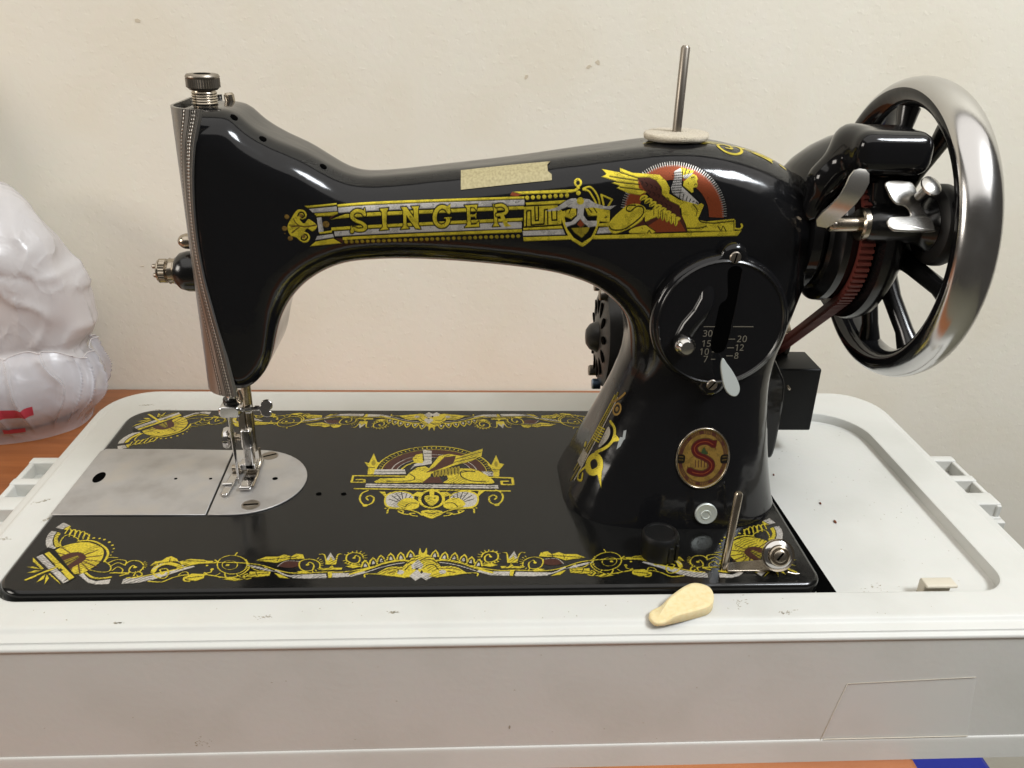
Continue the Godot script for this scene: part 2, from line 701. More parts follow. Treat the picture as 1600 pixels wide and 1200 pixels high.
func d2(x: float, y: float) -> float:
	var fx := clampf((x - GX0) / GS, 0.0, gnx - 1.001)
	var fy := clampf((y - GY0) / GS, 0.0, gny - 1.001)
	var i := int(fx)
	var j := int(fy)
	var k := j * gnx + i
	fx -= i
	fy -= j
	return lerpf(lerpf(gd[k], gd[k + 1], fx), lerpf(gd[k + gnx], gd[k + gnx + 1], fx), fy)


func half_depth(x: float, y: float) -> float:
	var t := lerpf(24.0, 29.5, smoothstep(165.0, 330.0, x))
	t = lerpf(27.5, t, smoothstep(105.0, 160.0, x))
	var low := clampf((118.0 - y) / 118.0, 0.0, 1.0)
	t += smoothstep(235.0, 275.0, x) * (16.0 * pow(low, 1.25))
	t -= (1.0 - smoothstep(120.0, 160.0, x)) * 1.5 * smoothstep(105.0, 58.0, y)
	return t


func rounding(x: float, y: float) -> float:
	var r := lerpf(15.0, 18.0, smoothstep(110.0, 170.0, x))
	r = lerpf(r, 26.0, smoothstep(290.0, 350.0, x) * smoothstep(90.0, 130.0, y))
	r = lerpf(r, 34.0, smoothstep(240.0, 290.0, x) * smoothstep(115.0, 60.0, y))
	r = lerpf(r, 7.0, (1.0 - smoothstep(120.0, 150.0, x)) * smoothstep(88.0, 104.0, x + (105.0 - y) * 0.1) * smoothstep(125.0, 75.0, y))
	return r


func section(dd: float, h: float, t: float, r: float) -> float:
	var a := dd + r
	var b := h - t + r
	return Vector2(maxf(a, 0.0), maxf(b, 0.0)).length() + minf(maxf(a, b), 0.0) - r


# how far the casting's front face stands at x,y, measured from its middle plane
func front_z(x: float, y: float) -> float:
	var t := half_depth(x, y)
	var r := rounding(x, y)
	var a := clampf(d2(x, y) + r, 0.0, r)
	return ZC + t - r + sqrt(maxf(r * r - a * a, 0.0))


func front_point(x: float, y: float, lift: float) -> Vector3:
	var e := 0.6
	var z := front_z(x, y)
	var dx := (front_z(x + e, y) - front_z(x - e, y)) / (2 * e)
	var dy := (front_z(x, y + e) - front_z(x, y - e)) / (2 * e)
	return Vector3(x, y, z) + Vector3(-dx, -dy, 1).normalized() * lift


func front_normal(x: float, y: float) -> Vector3:
	var e := 1.5
	return Vector3(-(front_z(x + e, y) - front_z(x - e, y)) / (2 * e), -(front_z(x, y + e) - front_z(x, y - e)) / (2 * e), 1).normalized()


func casting_mesh() -> ArrayMesh:
	var c := 2.0
	var lo := Vector3(76, -5, -142)
	var n := Vector3i(153, 103, 53)
	var F := PackedFloat32Array()
	F.resize(n.x * n.y * n.z)
	for y in n.y:
		for x in n.x:
			var px := lo.x + x * c
			var py := lo.y + y * c
			var dd := d2(px, py)
			var t := half_depth(px, py)
			var r := rounding(px, py)
			var k := y * n.x + x
			for z in n.z:
				F[z * n.x * n.y + k] = section(dd, absf(lo.z + z * c - ZC), t, r)
	return nets(F, n, lo, c)


# a thin skin that follows the front of the casting, u and v running over the given window
func front_skin(x0: float, y0: float, x1: float, y1: float, step: float, lift: float) -> Mb:
	var m := Mb.new()
	var nx := int((x1 - x0) / step)
	var ny := int((y1 - y0) / step)
	var rows := []
	for j in ny + 1:
		var row := []
		for i in nx + 1:
			var x := lerpf(x0, x1, float(i) / nx)
			var y := lerpf(y0, y1, float(j) / ny)
			row.append(front_point(x, y, lift) if d2(x, y) < -0.3 else null)
		rows.append(row)
	m.smooth()
	for j in ny:
		for i in nx:
			var a = rows[j][i]
			var b = rows[j][i + 1]
			var c = rows[j + 1][i + 1]
			var d = rows[j + 1][i]
			if a == null or b == null or c == null or d == null:
				continue
			var u0 := float(i) / nx
			var u1 := float(i + 1) / nx
			var v0 := 1.0 - float(j) / ny
			var v1 := 1.0 - float(j + 1) / ny
			m.quad(a, d, c, b, Vector2(u0, v0), Vector2(u0, v1), Vector2(u1, v1), Vector2(u1, v0))
	return m


# ======================================================================= room
func make_room() -> void:
	var wm := mat("wall_paint", Color(1, 1, 1), 0.75)
	wm.albedo_texture = noise_tex(0.004, 4, 61, [Color(0.862, 0.834, 0.766), Color(0.873, 0.85, 0.79), Color(0.878, 0.857, 0.8)])
	wm.heightmap_enabled = true
	wm.heightmap_scale = 0.028
	wm.heightmap_texture = noise_tex(0.035, 5, 62, [grey(0.0), grey(0.4), grey(0.5), grey(0.55), grey(1.0)], 1024)
	wm.uv1_triplanar = true
	wm.uv1_scale = Vector3.ONE * 3.3
	var w := Mb.new()
	w.flat()
	w.rbox(Vector3(200, 400, -430), Vector3(3600, 2600, 100), 2, 1)
	var wall := MeshInstance3D.new()
	wall.name = "wall"
	wall.mesh = w.done()
	wall.material_override = wm
	wall.set_meta("kind", "structure")
	wall.set_meta("label", "cream painted plaster wall with faint chips and marks")
	wall.set_meta("category", "wall")
	add_child(wall)
	# chips and smudges on the plaster
	var chips := Mb.new()
	chips.smooth()
	var rng := RandomNumberGenerator.new()
	rng.seed = 77
	for c in [[-33, 216, 2.2, 1.6], [307, 196, 1.6, 1.8], [301, 193, 2.0, 1.2], [253, 184, 1.0, 1.8], [-58, 30, 1.6, 1.0], [640, 40, 3.5, 2.0], [655, 30, 2.0, 2.0], [618, 16, 2.4, 1.4]]:
		var o := Shape.oval(Vector2(c[0], c[1]), c[2], c[3], 9)
		for k in o.size():
			o[k] += Vector2(rng.randf_range(-0.7, 0.7), rng.randf_range(-0.7, 0.7))
		chips.prism(o, 0.25, 0.0, Transform3D(Basis(), Vector3(0, 0, -380.05)))
	part(wall, "wall_chip", chips, mat("chip_mark", Color(0.78, 0.735, 0.65), 0.9)).set_meta("kind", "stuff")
	# table
	var wood := mat("table_wood", Color(1, 1, 1), 0.38)
	var f := noise(0.006, 4, 71)
	var g := noise(0.05, 3, 72)
	var im := Image.create(512, 512, false, Image.FORMAT_RGB8)
	for y in 512:
		for x in 512:
			var q := f.get_noise_2d(x * 0.5, y * 7.0) * 0.6 + g.get_noise_2d(x * 0.25, y * 6.0) * 0.4
			var k := clampf(q * 0.9 + 0.5, 0.0, 1.0)
			im.set_pixel(x, y, Color(0.5, 0.29, 0.15).lerp(Color(0.66, 0.41, 0.235), k))
	wood.albedo_texture = ImageTexture.create_from_image(im)
	wood.uv1_triplanar = true
	wood.uv1_scale = Vector3(2.2, 2.2, 2.2)
	var t := thing("table", "orange brown wood veneer table under the white sewing machine case", "table", Vector3(0, -80, 0))
	part(t, "table_top", Mb.new().rbox(Vector3(-190, -14, -118), Vector3(1216, 28, 520), 3, 2), wood)
	for c in [[-760, -350], [380, -350], [-760, 110], [380, 110]]:
		part(t, "leg", Mb.new().rbox(Vector3(c[0], -349, c[1]), Vector3(45, 640, 45), 4, 2), wood)
	var fm := mat("floor_tile", Color(1, 1, 1), 0.45)
	fm.albedo_texture = noise_tex(0.01, 4, 81, [Color(0.5, 0.49, 0.43), Color(0.6, 0.59, 0.52)])
	tri_map(fm, 2.0)
	var fl := MeshInstance3D.new()
	fl.name = "floor"
	fl.mesh = Mb.new().rbox(Vector3(200, -774, 700), Vector3(3600, 50, 2400), 2, 1).done()
	fl.material_override = fm
	fl.set_meta("kind", "structure")
	fl.set_meta("label", "grey green floor seen below the table end")
	fl.set_meta("category", "floor")
	add_child(fl)


# ======================================================================= the white case
func ring_at(base: PackedVector2Array, nr: PackedVector2Array, off: float, y: float) -> Array:
	var o := []
	for k in base.size():
		var q := base[k] + nr[k] * off
		o.append(Vector3(q.x, y, -q.y))
	return o


func make_case() -> void:
	var t := thing("carrying_case", "white plastic carrying case base holding the black sewing machine", "case", Vector3(230, -80, -95))
	var up := Vector3(-230, 80, 95)
	var wm: Material = mats.case_plastic
	var base := Shape.rrect(-19, -19, 482.5, 211, [9, 9, 24, 24], 10)
	var nr := Shape.normals(base)
	var m := Mb.new()
	var prof := [[9.8, -80], [8.9, -70.5], [8.7, -68.8], [8.55, -68.1], [8.3, -67.8], [8.0, -67.6], [7.95, -66.6], [7.4, -11.0], [7.35, -9.9], [7.9, -9.3], [8.2, -8.6], [8.0, -7.6], [7.3, -7.1], [6.2, -7.0], [5.7, -6.5], [5.6, -5.9], [5.0, -5.6], [2.2, -5.2], [1.0, -4.6], [0.4, -3.7], [-0.6, -3.1], [-1.8, -3.0]]
	var rings := []
	for q in prof:
		rings.append(ring_at(base, nr, q[0], q[1]))
	# the opening in the top: machine on one side, a shallow tray on the other
	var hole := Shape.rrect(-1.2, -1.4, 460.5, 180.5, [13, 15, 32, 17], 10)
	var hn := Shape.normals(hole)
	for q in [[1.2, -3.0], [0.4, -3.2], [0.0, -3.9], [-0.5, -8.6], [-1.4, -9.3], [-2.6, -9.4]]:
		rings.append(ring_at(hole, hn, q[0], q[1]))
	m.loft(rings, true, 0.72)
	var inner := PackedVector2Array()
	for k in hole.size():
		inner.append(hole[k] - hn[k] * 2.6)
	m.cap(rings[-1], inner)
	shift(part(t, "case_shell", m, wm), up)
	# the panel of the tray, with a dark slit towards the machine
	var slit := Mb.new().prism(PackedVector2Array([Vector2(371, -0.6), Vector2(380.5, -0.6), Vector2(377.5, 100), Vector2(375.0, 180), Vector2(371, 180)]), 0.25, 0.0, level(-9.2))
	shift(part(t, "slit", slit, mats.dark_hole), up)
	var clip := Mb.new()
	clip.rbox(Vector3(425, -5.0, -2.6), Vector3(13, 8.5, 5), 0.8, 0.5)
	clip.rbox(Vector3(426, -1.0, -1.4), Vector3(15, 1.6, 6.5), 0.7, 0.5)
	clip.rbox(Vector3(415, -8.8, -1.6), Vector3(9, 0.8, 2.6), 0.3, 0.2)
	shift(part(t, "lid_clip", clip, mats.off_white_plastic), up)
	# latch lugs on both ends: a low tray with cross ribs
	for s in 2:
		var l := Mb.new()
		var x0 := -27.0 if s == 0 else 490.0
		var d := -1.0 if s == 0 else 1.0
		l.rbox(Vector3(x0 + d * 4, -19, -106), Vector3(26, 4, 56), 1, 0.6)
		for z in [-131.0, -108.0, -86.0]:
			l.rbox(Vector3(x0 + d * 4, -13.5, z), Vector3(24, 9, 6 if z < -90 else 12), 1, 0.7)
		l.rbox(Vector3(x0 + d * 14.5, -13.8, -106), Vector3(3.2, 8, 54), 1, 0.7)
		l.rbox(Vector3(x0 + d * 10, -21, -78), Vector3(16, 6, 6), 1, 0.7)
		shift(part(t, "latch_lug", l, wm), up)
	# a patch of clear tape on the front face
	var tape := Mb.new().prism(PackedVector2Array([Vector2(377, -34), Vector2(436, -31.5), Vector2(441, -66.4), Vector2(371, -66.4)]), 0.12, 0.0, Transform3D(Basis(), Vector3(0, 0, 26.95)))
	shift(part(t, "clear_tape", tape, mats.clear_film), up)
	var te := Mb.new()
	te.tube([Vector3(371, -66.6, 27.1), Vector3(377, -34, 26.9), Vector3(436, -31.5, 26.9)], 0.13, 6)
	te.tube([Vector3(371, -66.6, 27.2), Vector3(368.5, -79.5, 28.5)], 0.16, 6)
	te.tube([Vector3(372, -67.1, 27.6), Vector3(441, -67.1, 27.6)], 0.22, 6)
	shift(part(t, "tape_edge", te, mats.off_white_plastic), up)
	# scuffs and stains
	var st := Mb.new()
	var rng := RandomNumberGenerator.new()
	rng.seed = 5
	var marks := []
	# smudges are clusters of fine flecks
	for q in [[-12, 78, 5.0, 1.4, 0.5], [-15, 45, 4.5, 1.6, 0.2], [-3, 61, 3.5, 1.5, 0.9], [4, 190, 6, 1.2, 0.0], [16, 183.2, 9, 0.8, 0.05], [348, -15.5, 4.4, 1.1, 0.25], [175, -12, 3.0, 0.8, 0], [60, -16.5, 1.8, 0.6, 0], [330, -8, 5, 3, 0.6], [400, 8, 9, 5, 0.3], [120, -14, 4, 1.2, 0]]:
		for k in 22:
			var d := Vector2(rng.randfn(0, 0.45) * q[2], rng.randfn(0, 0.45) * q[3]).rotated(q[4])
			var size := rng.randf_range(0.12, 0.42)
			var tray: bool = q[1] > 0.0 and q[0] > 380.0
			marks.append([q[0] + d.x, q[1] + d.y, size * 1.8, size * 0.6, q[4] + rng.randf_range(-0.5, 0.5), -9.35 if tray else -2.98])
	for k in 26:
		marks.append([rng.randf_range(20, 460), rng.randf_range(-17, -4), rng.randf_range(0.15, 0.5), rng.randf_range(0.12, 0.3), rng.randf_range(0, 3)])
	for k in 46:
		marks.append([rng.randf_range(395, 455), rng.randf_range(5, 165), rng.randf_range(0.15, 0.45), rng.randf_range(0.1, 0.3), rng.randf_range(0, 3), -9.35])
	for q in marks:
		var o := Shape.oval(Vector2.ZERO, q[2], q[3], 9)
		var pl := PackedVector2Array()
		for v in o:
			pl.append((v * rng.randf_range(0.6, 1.15)).rotated(q[4]) + Vector2(q[0], q[1]))
		st.prism(pl, 0.06, 0.0, level(q[5] if q.size() > 5 else -2.98))
	for k in 46:
		var c := Vector2(90 + rng.randfn(0, 2.2), -61.5 + rng.randfn(0, 1.4)) if k < 26 else Vector2(rng.randf_range(20, 430), rng.randf_range(-66, -14))
		st.prism(Shape.oval(c, rng.randf_range(0.15, 0.5), rng.randf_range(0.1, 0.22), 8), 0.05, 0.0, Transform3D(Basis(), Vector3(0, 0, 19 + 7.66 - (c.y + 38.8) * 0.01)))
	for q in [[226, -56, 0.35, 1.1], [152, -76, 0.4, 0.9]]:
		st.prism(Shape.oval(Vector2(q[0], q[1]), q[2], q[3], 9), 0.06, 0.0, Transform3D(Basis(), Vector3(0, 0, 19 + 7.9 - minf(q[1] + 66, 0.0) * 0.09)))
	shift(part(t, "stain", st, mats.grime), up).set_meta("kind", "stuff")


func shift(o: Node3D, by: Vector3) -> Node3D:
	o.position = by * MM
	return o


# ======================================================================= the sewing machine
var mach: Node3D


func mp(called: String, m, material: Material, label := "") -> MeshInstance3D:
	return part(mach, called, m, material, label)


func sub(o: MeshInstance3D, called: String, m, material: Material, label := "") -> MeshInstance3D:
	return part(o, called, m, material, label)


func screw(at: Vector3, dir: Vector3, r: float, h: float, material: Material, called: String, spin: float) -> void:
	var o := mp(called, Mb.new().lathe([Vector2(0, 0), Vector2(r, 0), Vector2(r, h * 0.6), Vector2(r * 0.85, h), Vector2(0, h * 1.1)], along(at, dir), 24), material)
	var f := facing(at + dir.normalized() * (h * 1.02), dir, spin)
	sub(o, "slot", Mb.new().prism(Shape.rrect(-r * 0.86, -r * 0.13, r * 0.86, r * 0.13, [0.05, 0.05, 0.05, 0.05], 2), 0.12, 0.0, f), mats.dark_hole)


func make_machine() -> void:
	mach = thing("sewing_machine", "black hand wheel sewing machine with gold and silver decals in the white case", "sewing machine", Vector3.ZERO)
	build_outline_field()
	mp("arm_casting", casting_mesh(), mats.enamel)
	make_bed()
	make_arm_decals()
	make_head()
	make_needle_parts()
	make_dial()
	make_wheel()
	make_winder()
	make_motor()
	make_bed_fittings()


func make_bed() -> void:
	var o := Shape.rrect(0, 0, 371, 178.5, [13, 9, 10, 16], 10)
	var bed := mp("bed", Mb.new().prism(o, 9.0, 1.8, level(-9.0)), mats.enamel_worn)
	var c := Canvas.new(0, 0, 371, 178, 5.0)
	for q in 4:
		c.flip = Vector2(1 - 2 * (q % 2), 1 - 2 * (q / 2))
		c.mir = Vector2(186.0, 90.0)
		# corner, running vine and centre crest, repeated about both middle lines
		paint_corner(c)
		paint_vine(c)
		paint_crest(c)
	c.flip = Vector2.ONE
	c.mir = Vector2.ZERO
	paint_medallion(c)
	c.speckle(0.22, 4)
	var d := Mb.new()
	var x := [2.0, 369.0]
	var z := [-2.0, -176.5]
	d.quad(Vector3(x[0], 0.12, z[0]), Vector3(x[0], 0.12, z[1]), Vector3(x[1], 0.12, z[1]), Vector3(x[1], 0.12, z[0]), Vector2(x[0] / 371, 1 + z[0] / 178), Vector2(x[0] / 371, 1 + z[1] / 178), Vector2(x[1] / 371, 1 + z[1] / 178), Vector2(x[1] / 371, 1 + z[0] / 178))
	sub(bed, "bed_decal", d, c.foil("bed_foil"), "gold and silver scroll border with a winged figure medallion")
	for q in [[129.2, -78.9, 1.5], [142.2, -78.8, 1.4]]:
		sub(bed, "oil_hole", Mb.new().prism(Shape.oval(Vector2(q[0], -q[1]), q[2], q[2], 14), 0.1, 0.0, level(0.1)), mats.dark_hole)
	# slide plate and needle plate
	var sp := mp("slide_plate", Mb.new().prism(PackedVector2Array([Vector2(0.3, 61), Vector2(1.4, 59.9), Vector2(40, 59.5), Vector2(76.0, 59.2), Vector2(74.1, 124.9), Vector2(40, 126.2), Vector2(3, 126.6), Vector2(0.4, 124)]), 0.8, 0.25, level(0.0)), mats.plate_steel)
	sub(sp, "finger_hole", Mb.new().prism(Shape.oval(Vector2(10.6, 95.2), 2.9, 5.4, 22), 0.1, 0.0, level(0.78)), mats.dark_hole)
	sub(sp, "pin_hole", Mb.new().prism(Shape.oval(Vector2(51.2, 93.6), 0.9, 0.9, 12), 0.1, 0.0, level(0.78)), mats.dark_hole)
	sub(sp, "pin_hole", Mb.new().prism(Shape.oval(Vector2(69.6, 93.5), 0.9, 0.9, 12), 0.1, 0.0, level(0.78)), mats.dark_hole)
	var dp := PackedVector2Array([Vector2(77.2, 59.2)])
	for i in 25:
		var t := -PI / 2 + PI * i / 24
		dp.append(Vector2(87.5 + cos(t) * 33.2, 92 + sin(t) * 33.0))
	dp.append(Vector2(75.3, 125.0))
	var np := mp("needle_plate", Mb.new().prism(dp, 0.9, 0.3, level(0.0)), mats.plate_steel)
	sub(np, "pin_hole", Mb.new().prism(Shape.oval(Vector2(103.8, 93.2), 1.5, 1.5, 14), 0.1, 0.0, level(0.88)), mats.dark_hole)
	for q in [[96.0, -118.2, 0.5], [96.6, -67.6, 0.1]]:
		screw(Vector3(q[0], 0.75, q[1]), Vector3.UP, 4.3, 0.4, mats.old_nickel, "plate_screw", q[2])
		sub(np, "screw_rim", Mb.new().lathe([Vector2(4.35, 0.75), Vector2(4.5, 0.98), Vector2(4.75, 0.98), Vector2(4.8, 0.8)], Transform3D(Basis(), Vector3(q[0], 0, q[1])), 26), mats.old_nickel)


func make_arm_decals() -> void:
	var c := Canvas.new(118, 126, 242, 174, 14.0)
	paint_arm(c)
	c.speckle(0.3, 8)
	mp("arm_decal", front_skin(118, 126, 242, 174, 1.0, 0.14), c.foil("arm_foil"), "gold and silver band decal lettered SINGER along the arm")
	var c2 := Canvas.new(242, 126, 372, 186, 13.0)
	c2.mir = Vector2.ZERO
	paint_arm(c2)
	paint_sphinx(c2)
	c2.speckle(0.3, 9)
	mp("winged_figure_decal", front_skin(242, 126, 372, 186, 1.0, 0.14), c2.foil("figure_foil"), "gold winged figure decal before a rust red sun")
	# scroll decal over the shoulder at the pillar end
	var td := Canvas.new(0, 0, 88, 34, 14.0)
	td.S("g", 1.1, [0, 24, 10, 26, 20, 24, 32, 25, 44, 21])
	td.S("g", 0.8, [22, 26.5, 34, 27.5, 43, 22.5])
	td.P("g", [18, 24.5, 22, 20, 28, 18.5, 32, 21, 38, 19.5, 33, 22.8, 27, 25])
	td.L("k", 0.4, [22, 22.5, 31, 20.6])
	td.S("g", 1.5, [46, 24, 47.5, 19.5, 46, 15, 42, 12.6, 37.6, 13.2, 35.2, 16.4, 36, 20, 39.4, 21.6, 42.2, 19.6, 41.6, 17, 39.2, 17])
	td.P("g", [44, 25, 52, 25, 49, 20])
	td.S("g", 0.9, [48, 23, 51, 20.5, 55, 18, 59, 16.4])
	td.S("g", 0.8, [50, 25, 56, 24, 61, 21.6])
	td.P("g", [52.5, 21, 57, 22, 65, 19, 63, 16.6, 62.8, 13.6, 58.6, 16.2, 54.6, 18.6])
	td.S("g", 1.0, [52, 22.5, 54.4, 23.4, 55.6, 21.6, 54, 20.6])
	td.L("k", 0.35, [54.5, 20.2, 61.5, 17.2])
	td.P("g", [67, 17.5, 70, 15.5, 70.6, 13, 67.4, 15])
	td.speckle(0.3, 31)
	var tm := Mb.new()
	tm.smooth()
	var tr := []
	for j in 19:
		var row := []
		for i in 45:
			row.append(shoulder_point(lerpf(286, 368, i / 44.0), lerpf(38, 102, j / 18.0), 0.16))
		tr.append(row)
	for j in 18:
		for i in 44:
			tm.quad(tr[j][i], tr[j + 1][i], tr[j + 1][i + 1], tr[j][i + 1], Vector2(i / 44.0, 1 - j / 18.0), Vector2(i / 44.0, 1 - (j + 1) / 18.0), Vector2((i + 1) / 44.0, 1 - (j + 1) / 18.0), Vector2((i + 1) / 44.0, 1 - j / 18.0))
	mp("shoulder_decal", tm, td.foil("shoulder_foil"), "gold scroll and leaf decal over the shoulder")
	# bare metal label on the shoulder of the arm
	var lb := Mb.new()
	var rows := []
	lb.smooth()
	for j in 7:
		var row := []
		for i in 25:
			var u := i / 24.0
			var x := lerpf(203.4, 243.2, u)
			if i == 24 and j >= 3 and j <= 5:
				x -= 1.6
			row.append(front_point(x, lerpf(lerpf(162.9, 168.2, u), lerpf(169.4, 174.6, u), j / 6.0), 0.35))
		rows.append(row)
	lb.loft(rows, false, 0.0)
	mp("bare_label", lb, mats.brass_label, "worn blank pale brass label with a nicked end")
	# round badge low on the pillar
	var b := Canvas.new(-14, -17, 14, 17, 16.0)
	b.fill(Shape.oval(Vector2.ZERO, 13.2, 15.6, 60), b.col.o)
	for i in 40:
		var t := TAU * i / 40
		b.line(PackedVector2Array([Vector2(cos(t) * 1, sin(t) * 1), Vector2(cos(t) * 9.5, sin(t) * 11.3)]), 0.22, Color(0.56, 0.44, 0.2))
	b.line(Shape.spline(Shape.oval(Vector2.ZERO, 11.2, 13.4, 40), true, 1), 1.8, b.col.d)
	for i in 11:
		var t := TAU * (i + 0.5) / 11
		for k in 5:
			var a := t + (k - 2) * 0.075
			b.line(PackedVector2Array([Vector2(cos(a) * 10.7, sin(a) * 12.8), Vector2(cos(a + 0.03) * 11.7, sin(a + 0.03) * 14.0)]), 0.4, b.col.o)
	for k in [["d", 3.4], ["R", 2.7], ["r", 0.4]]:
		b.S(k[0], k[1], [4.6, 7.0, 1.5, 8.6, -2.5, 8.0, -4.6, 5.4, -3.2, 2.2, 1.0, 0.2, 4.4, -2.4, 4.4, -5.6, 1.0, -8.0, -3.4, -7.6, -6.0, -6.4])
	b.P("R", [3.6, 9.2, 6.4, 9.4, 5.8, 4.4])
	b.P("R", [-7.6, -4.2, -6.0, -8.2, -4.6, -7.2])
	for k in 5:
		b.L("d", 0.45, [-3.6 + k * 1.5, -1.4, -3.4 + k * 1.5, -4.6])
	b.B("n", [-1.0, 2.8, 0.2, 5.6, 1.0, 4.2, 2.4, 2.2])
	for s in [-1, 1]:
		b.B("k", [s * 9.0, 1.2, s * 12.2, 1.8, s * 12.6, -2.2, s * 9.2, -2.4])
		b.L("o", 0.5, [s * 9.8, 0.6, s * 11.8, 0.8])
		b.L("o", 0.5, [s * 9.8, -1.0, s * 11.8, -0.8])
	b.speckle(0.5, 17)
	var bm := Mb.new()
	bm.smooth()
	var br := []
	for j in 15:
		var row := []
		for i in 13:
			row.append(front_point(322.4 + lerpf(-14, 14, i / 12.0), 37.6 + lerpf(-17, 17, j / 14.0), 0.3))
		br.append(row)
	for j in 14:
		for i in 12:
			var u0 := i / 12.0
			var u1 := (i + 1) / 12.0
			var v0 := 1.0 - j / 14.0
			var v1 := 1.0 - (j + 1) / 14.0
			bm.quad(br[j][i], br[j + 1][i], br[j + 1][i + 1], br[j][i + 1], Vector2(u0, v0), Vector2(u0, v1), Vector2(u1, v1), Vector2(u1, v0))
	var bf := b.foil("badge_foil")
	bf.metallic = 0.35
	bf.roughness = 0.35
	mp("round_badge", bm, bf, "oval gold badge with a red letter S")
	var fr := Mb.new()
	var rim := []
	for i in 49:
		var t := TAU * i / 48
		rim.append(front_point(322.4 + cos(t) * 13.0, 37.6 + sin(t) * 15.4, 0.35))
	fr.tube(rim, 0.5, 8, false)
	mp("badge_rim", fr, mats.nickel)
	var bn := front_normal(326.3, 8.6)
	var bp := front_point(326.3, 8.6, 0.0)
	var but := mp("button_plug", Mb.new().lathe([Vector2(5.6, -0.5), Vector2(5.6, 0.9), Vector2(5.2, 1.25), Vector2(4.4, 1.1), Vector2(0, 1.0)], along(bp, bn), 30), mats.silver_tin)
	sub(but, "raised_mark", Mb.new().lathe([Vector2(1.6, 1.0), Vector2(1.9, 1.4), Vector2(2.5, 1.4), Vector2(2.8, 1.0)], along(bp + Vector3(0, -0.6, 0), bn), 24), mats.silver_tin)
	# chipped paint
	var ch := Mb.new()
	ch.smooth()
	for q in [[[285.0, 45.6, 286.2, 46.4, 285.6, 42.2, 284.2, 40.4]], [[283.4, 42.2, 285.4, 42.6, 283.6, 38.2, 281.8, 36.0, 282.6, 39.4]]]:
		var a: Array = q[0]
		var ctr := Vector3.ZERO
		var rg := []
		for i in range(0, a.size(), 2):
			rg.append(front_point(a[i], a[i + 1], 0.2))
			ctr += rg[-1]
		ctr /= rg.size()
		for i in rg.size():
			ch.tri(ctr, rg[i], rg[(i + 1) % rg.size()])
	mp("paint_chip", ch, mats.flake)
	# stripe decal up the left flank of the pillar
	var sd := Canvas.new(0, 0, 30, 60, 12.0)
	sd.col.g = Color(0.66, 0.6, 0.16)
	sd.col.s = Color(0.6, 0.58, 0.54)
	sd.L("m", 1.3, [9, 4, 14, 56])
	sd.L("k", 0.5, [9, 4, 14, 56])
	sd.L("s", 0.9, [11.6, 6, 15.4, 54])
	sd.L("m", 1.0, [6.6, 8, 12.2, 54])
	for i in 6:
		sd.L("s", 1.3, [5.5, 13 + i * 1.3, 11.5, 14 + i * 1.3])
		sd.L("g", 0.9, [10.0, 29 + i * 1.4, 16.0, 30 + i * 1.4])
	sd.B("g", [13.5, 20, 17, 25, 22, 24, 24, 18, 20, 14, 15, 15])
	sd.B("k", [16.5, 19.5, 18.5, 22, 21, 20, 19, 17])
	sd.P("g", [22, 17, 26.5, 10.5, 22.5, 23])
	sd.S("g", 1.6, [17, 25, 21.5, 30, 23.5, 35, 22, 40, 17.5, 42])
	sd.B("s", [17, 28, 20, 32, 20.5, 37, 17.5, 39])
	sd.P("g", [23, 33, 28, 36, 23.5, 38])
	sd.S("g", 1.2, [15, 16, 12.6, 11, 13.6, 8, 16, 9, 15, 12])
	sd.C("o", 18.5, 49, 3.4)
	sd.C("k", 18.5, 49, 2.2)
	sd.C("o", 18.5, 49, 1.3)
	sd.S("o", 1.4, [12, 50, 17, 54, 20, 58])
	sd.C("g", 4.5, 22, 1.6)
	sd.speckle(0.3, 23)
	var sm := Mb.new()
	sm.smooth()
	var sr := []
	for j in 25:
		var row := []
		for i in 17:
			row.append(flank_point(lerpf(6, 64, j / 24.0), lerpf(2, 44, i / 16.0), 0.16))
		sr.append(row)
	for j in 24:
		for i in 16:
			sm.quad(sr[j][i], sr[j + 1][i], sr[j + 1][i + 1], sr[j][i + 1], Vector2(i / 16.0, 1 - j / 24.0), Vector2(i / 16.0, 1 - (j + 1) / 24.0), Vector2((i + 1) / 16.0, 1 - (j + 1) / 24.0), Vector2((i + 1) / 16.0, 1 - j / 24.0))
	mp("flank_decal", sm, sd.foil("flank_foil"))


# where a ray from outside, running inwards along -dir to the point c, meets the casting
func on_casting(c: Vector3, dir: Vector3, lift: float) -> Vector3:
	var p := c + dir * 90.0
	for s in 70:
		var f := field_at(p)
		if f < 0.03:
			break
		p -= dir * f * 0.7
	var e := 0.8
	var n := Vector3(field_at(p + Vector3(e, 0, 0)) - field_at(p - Vector3(e, 0, 0)), field_at(p + Vector3(0, e, 0)) - field_at(p - Vector3(0, e, 0)), field_at(p + Vector3(0, 0, e)) - field_at(p - Vector3(0, 0, e))).normalized()
	return p + n * lift


func field_at(p: Vector3) -> float:
	return section(d2(p.x, p.y), absf(p.z - ZC), half_depth(p.x, p.y), rounding(p.x, p.y))


# a point on the pillar's rounded left flank: angle 0 faces left, 90 faces front
func flank_point(y: float, deg: float, lift: float) -> Vector3:
	var a := deg_to_rad(deg)
	return on_casting(Vector3(315, y, ZC), Vector3(-cos(a), 0, sin(a)), lift)


# a point on the arm's rounded shoulder: angle 0 faces front, 90 faces up, more runs on over the top
func shoulder_point(x: float, deg: float, lift: float) -> Vector3:
	var a := deg_to_rad(deg)
	return on_casting(Vector3(x, 150, ZC), Vector3(0, sin(a), cos(a)), lift)


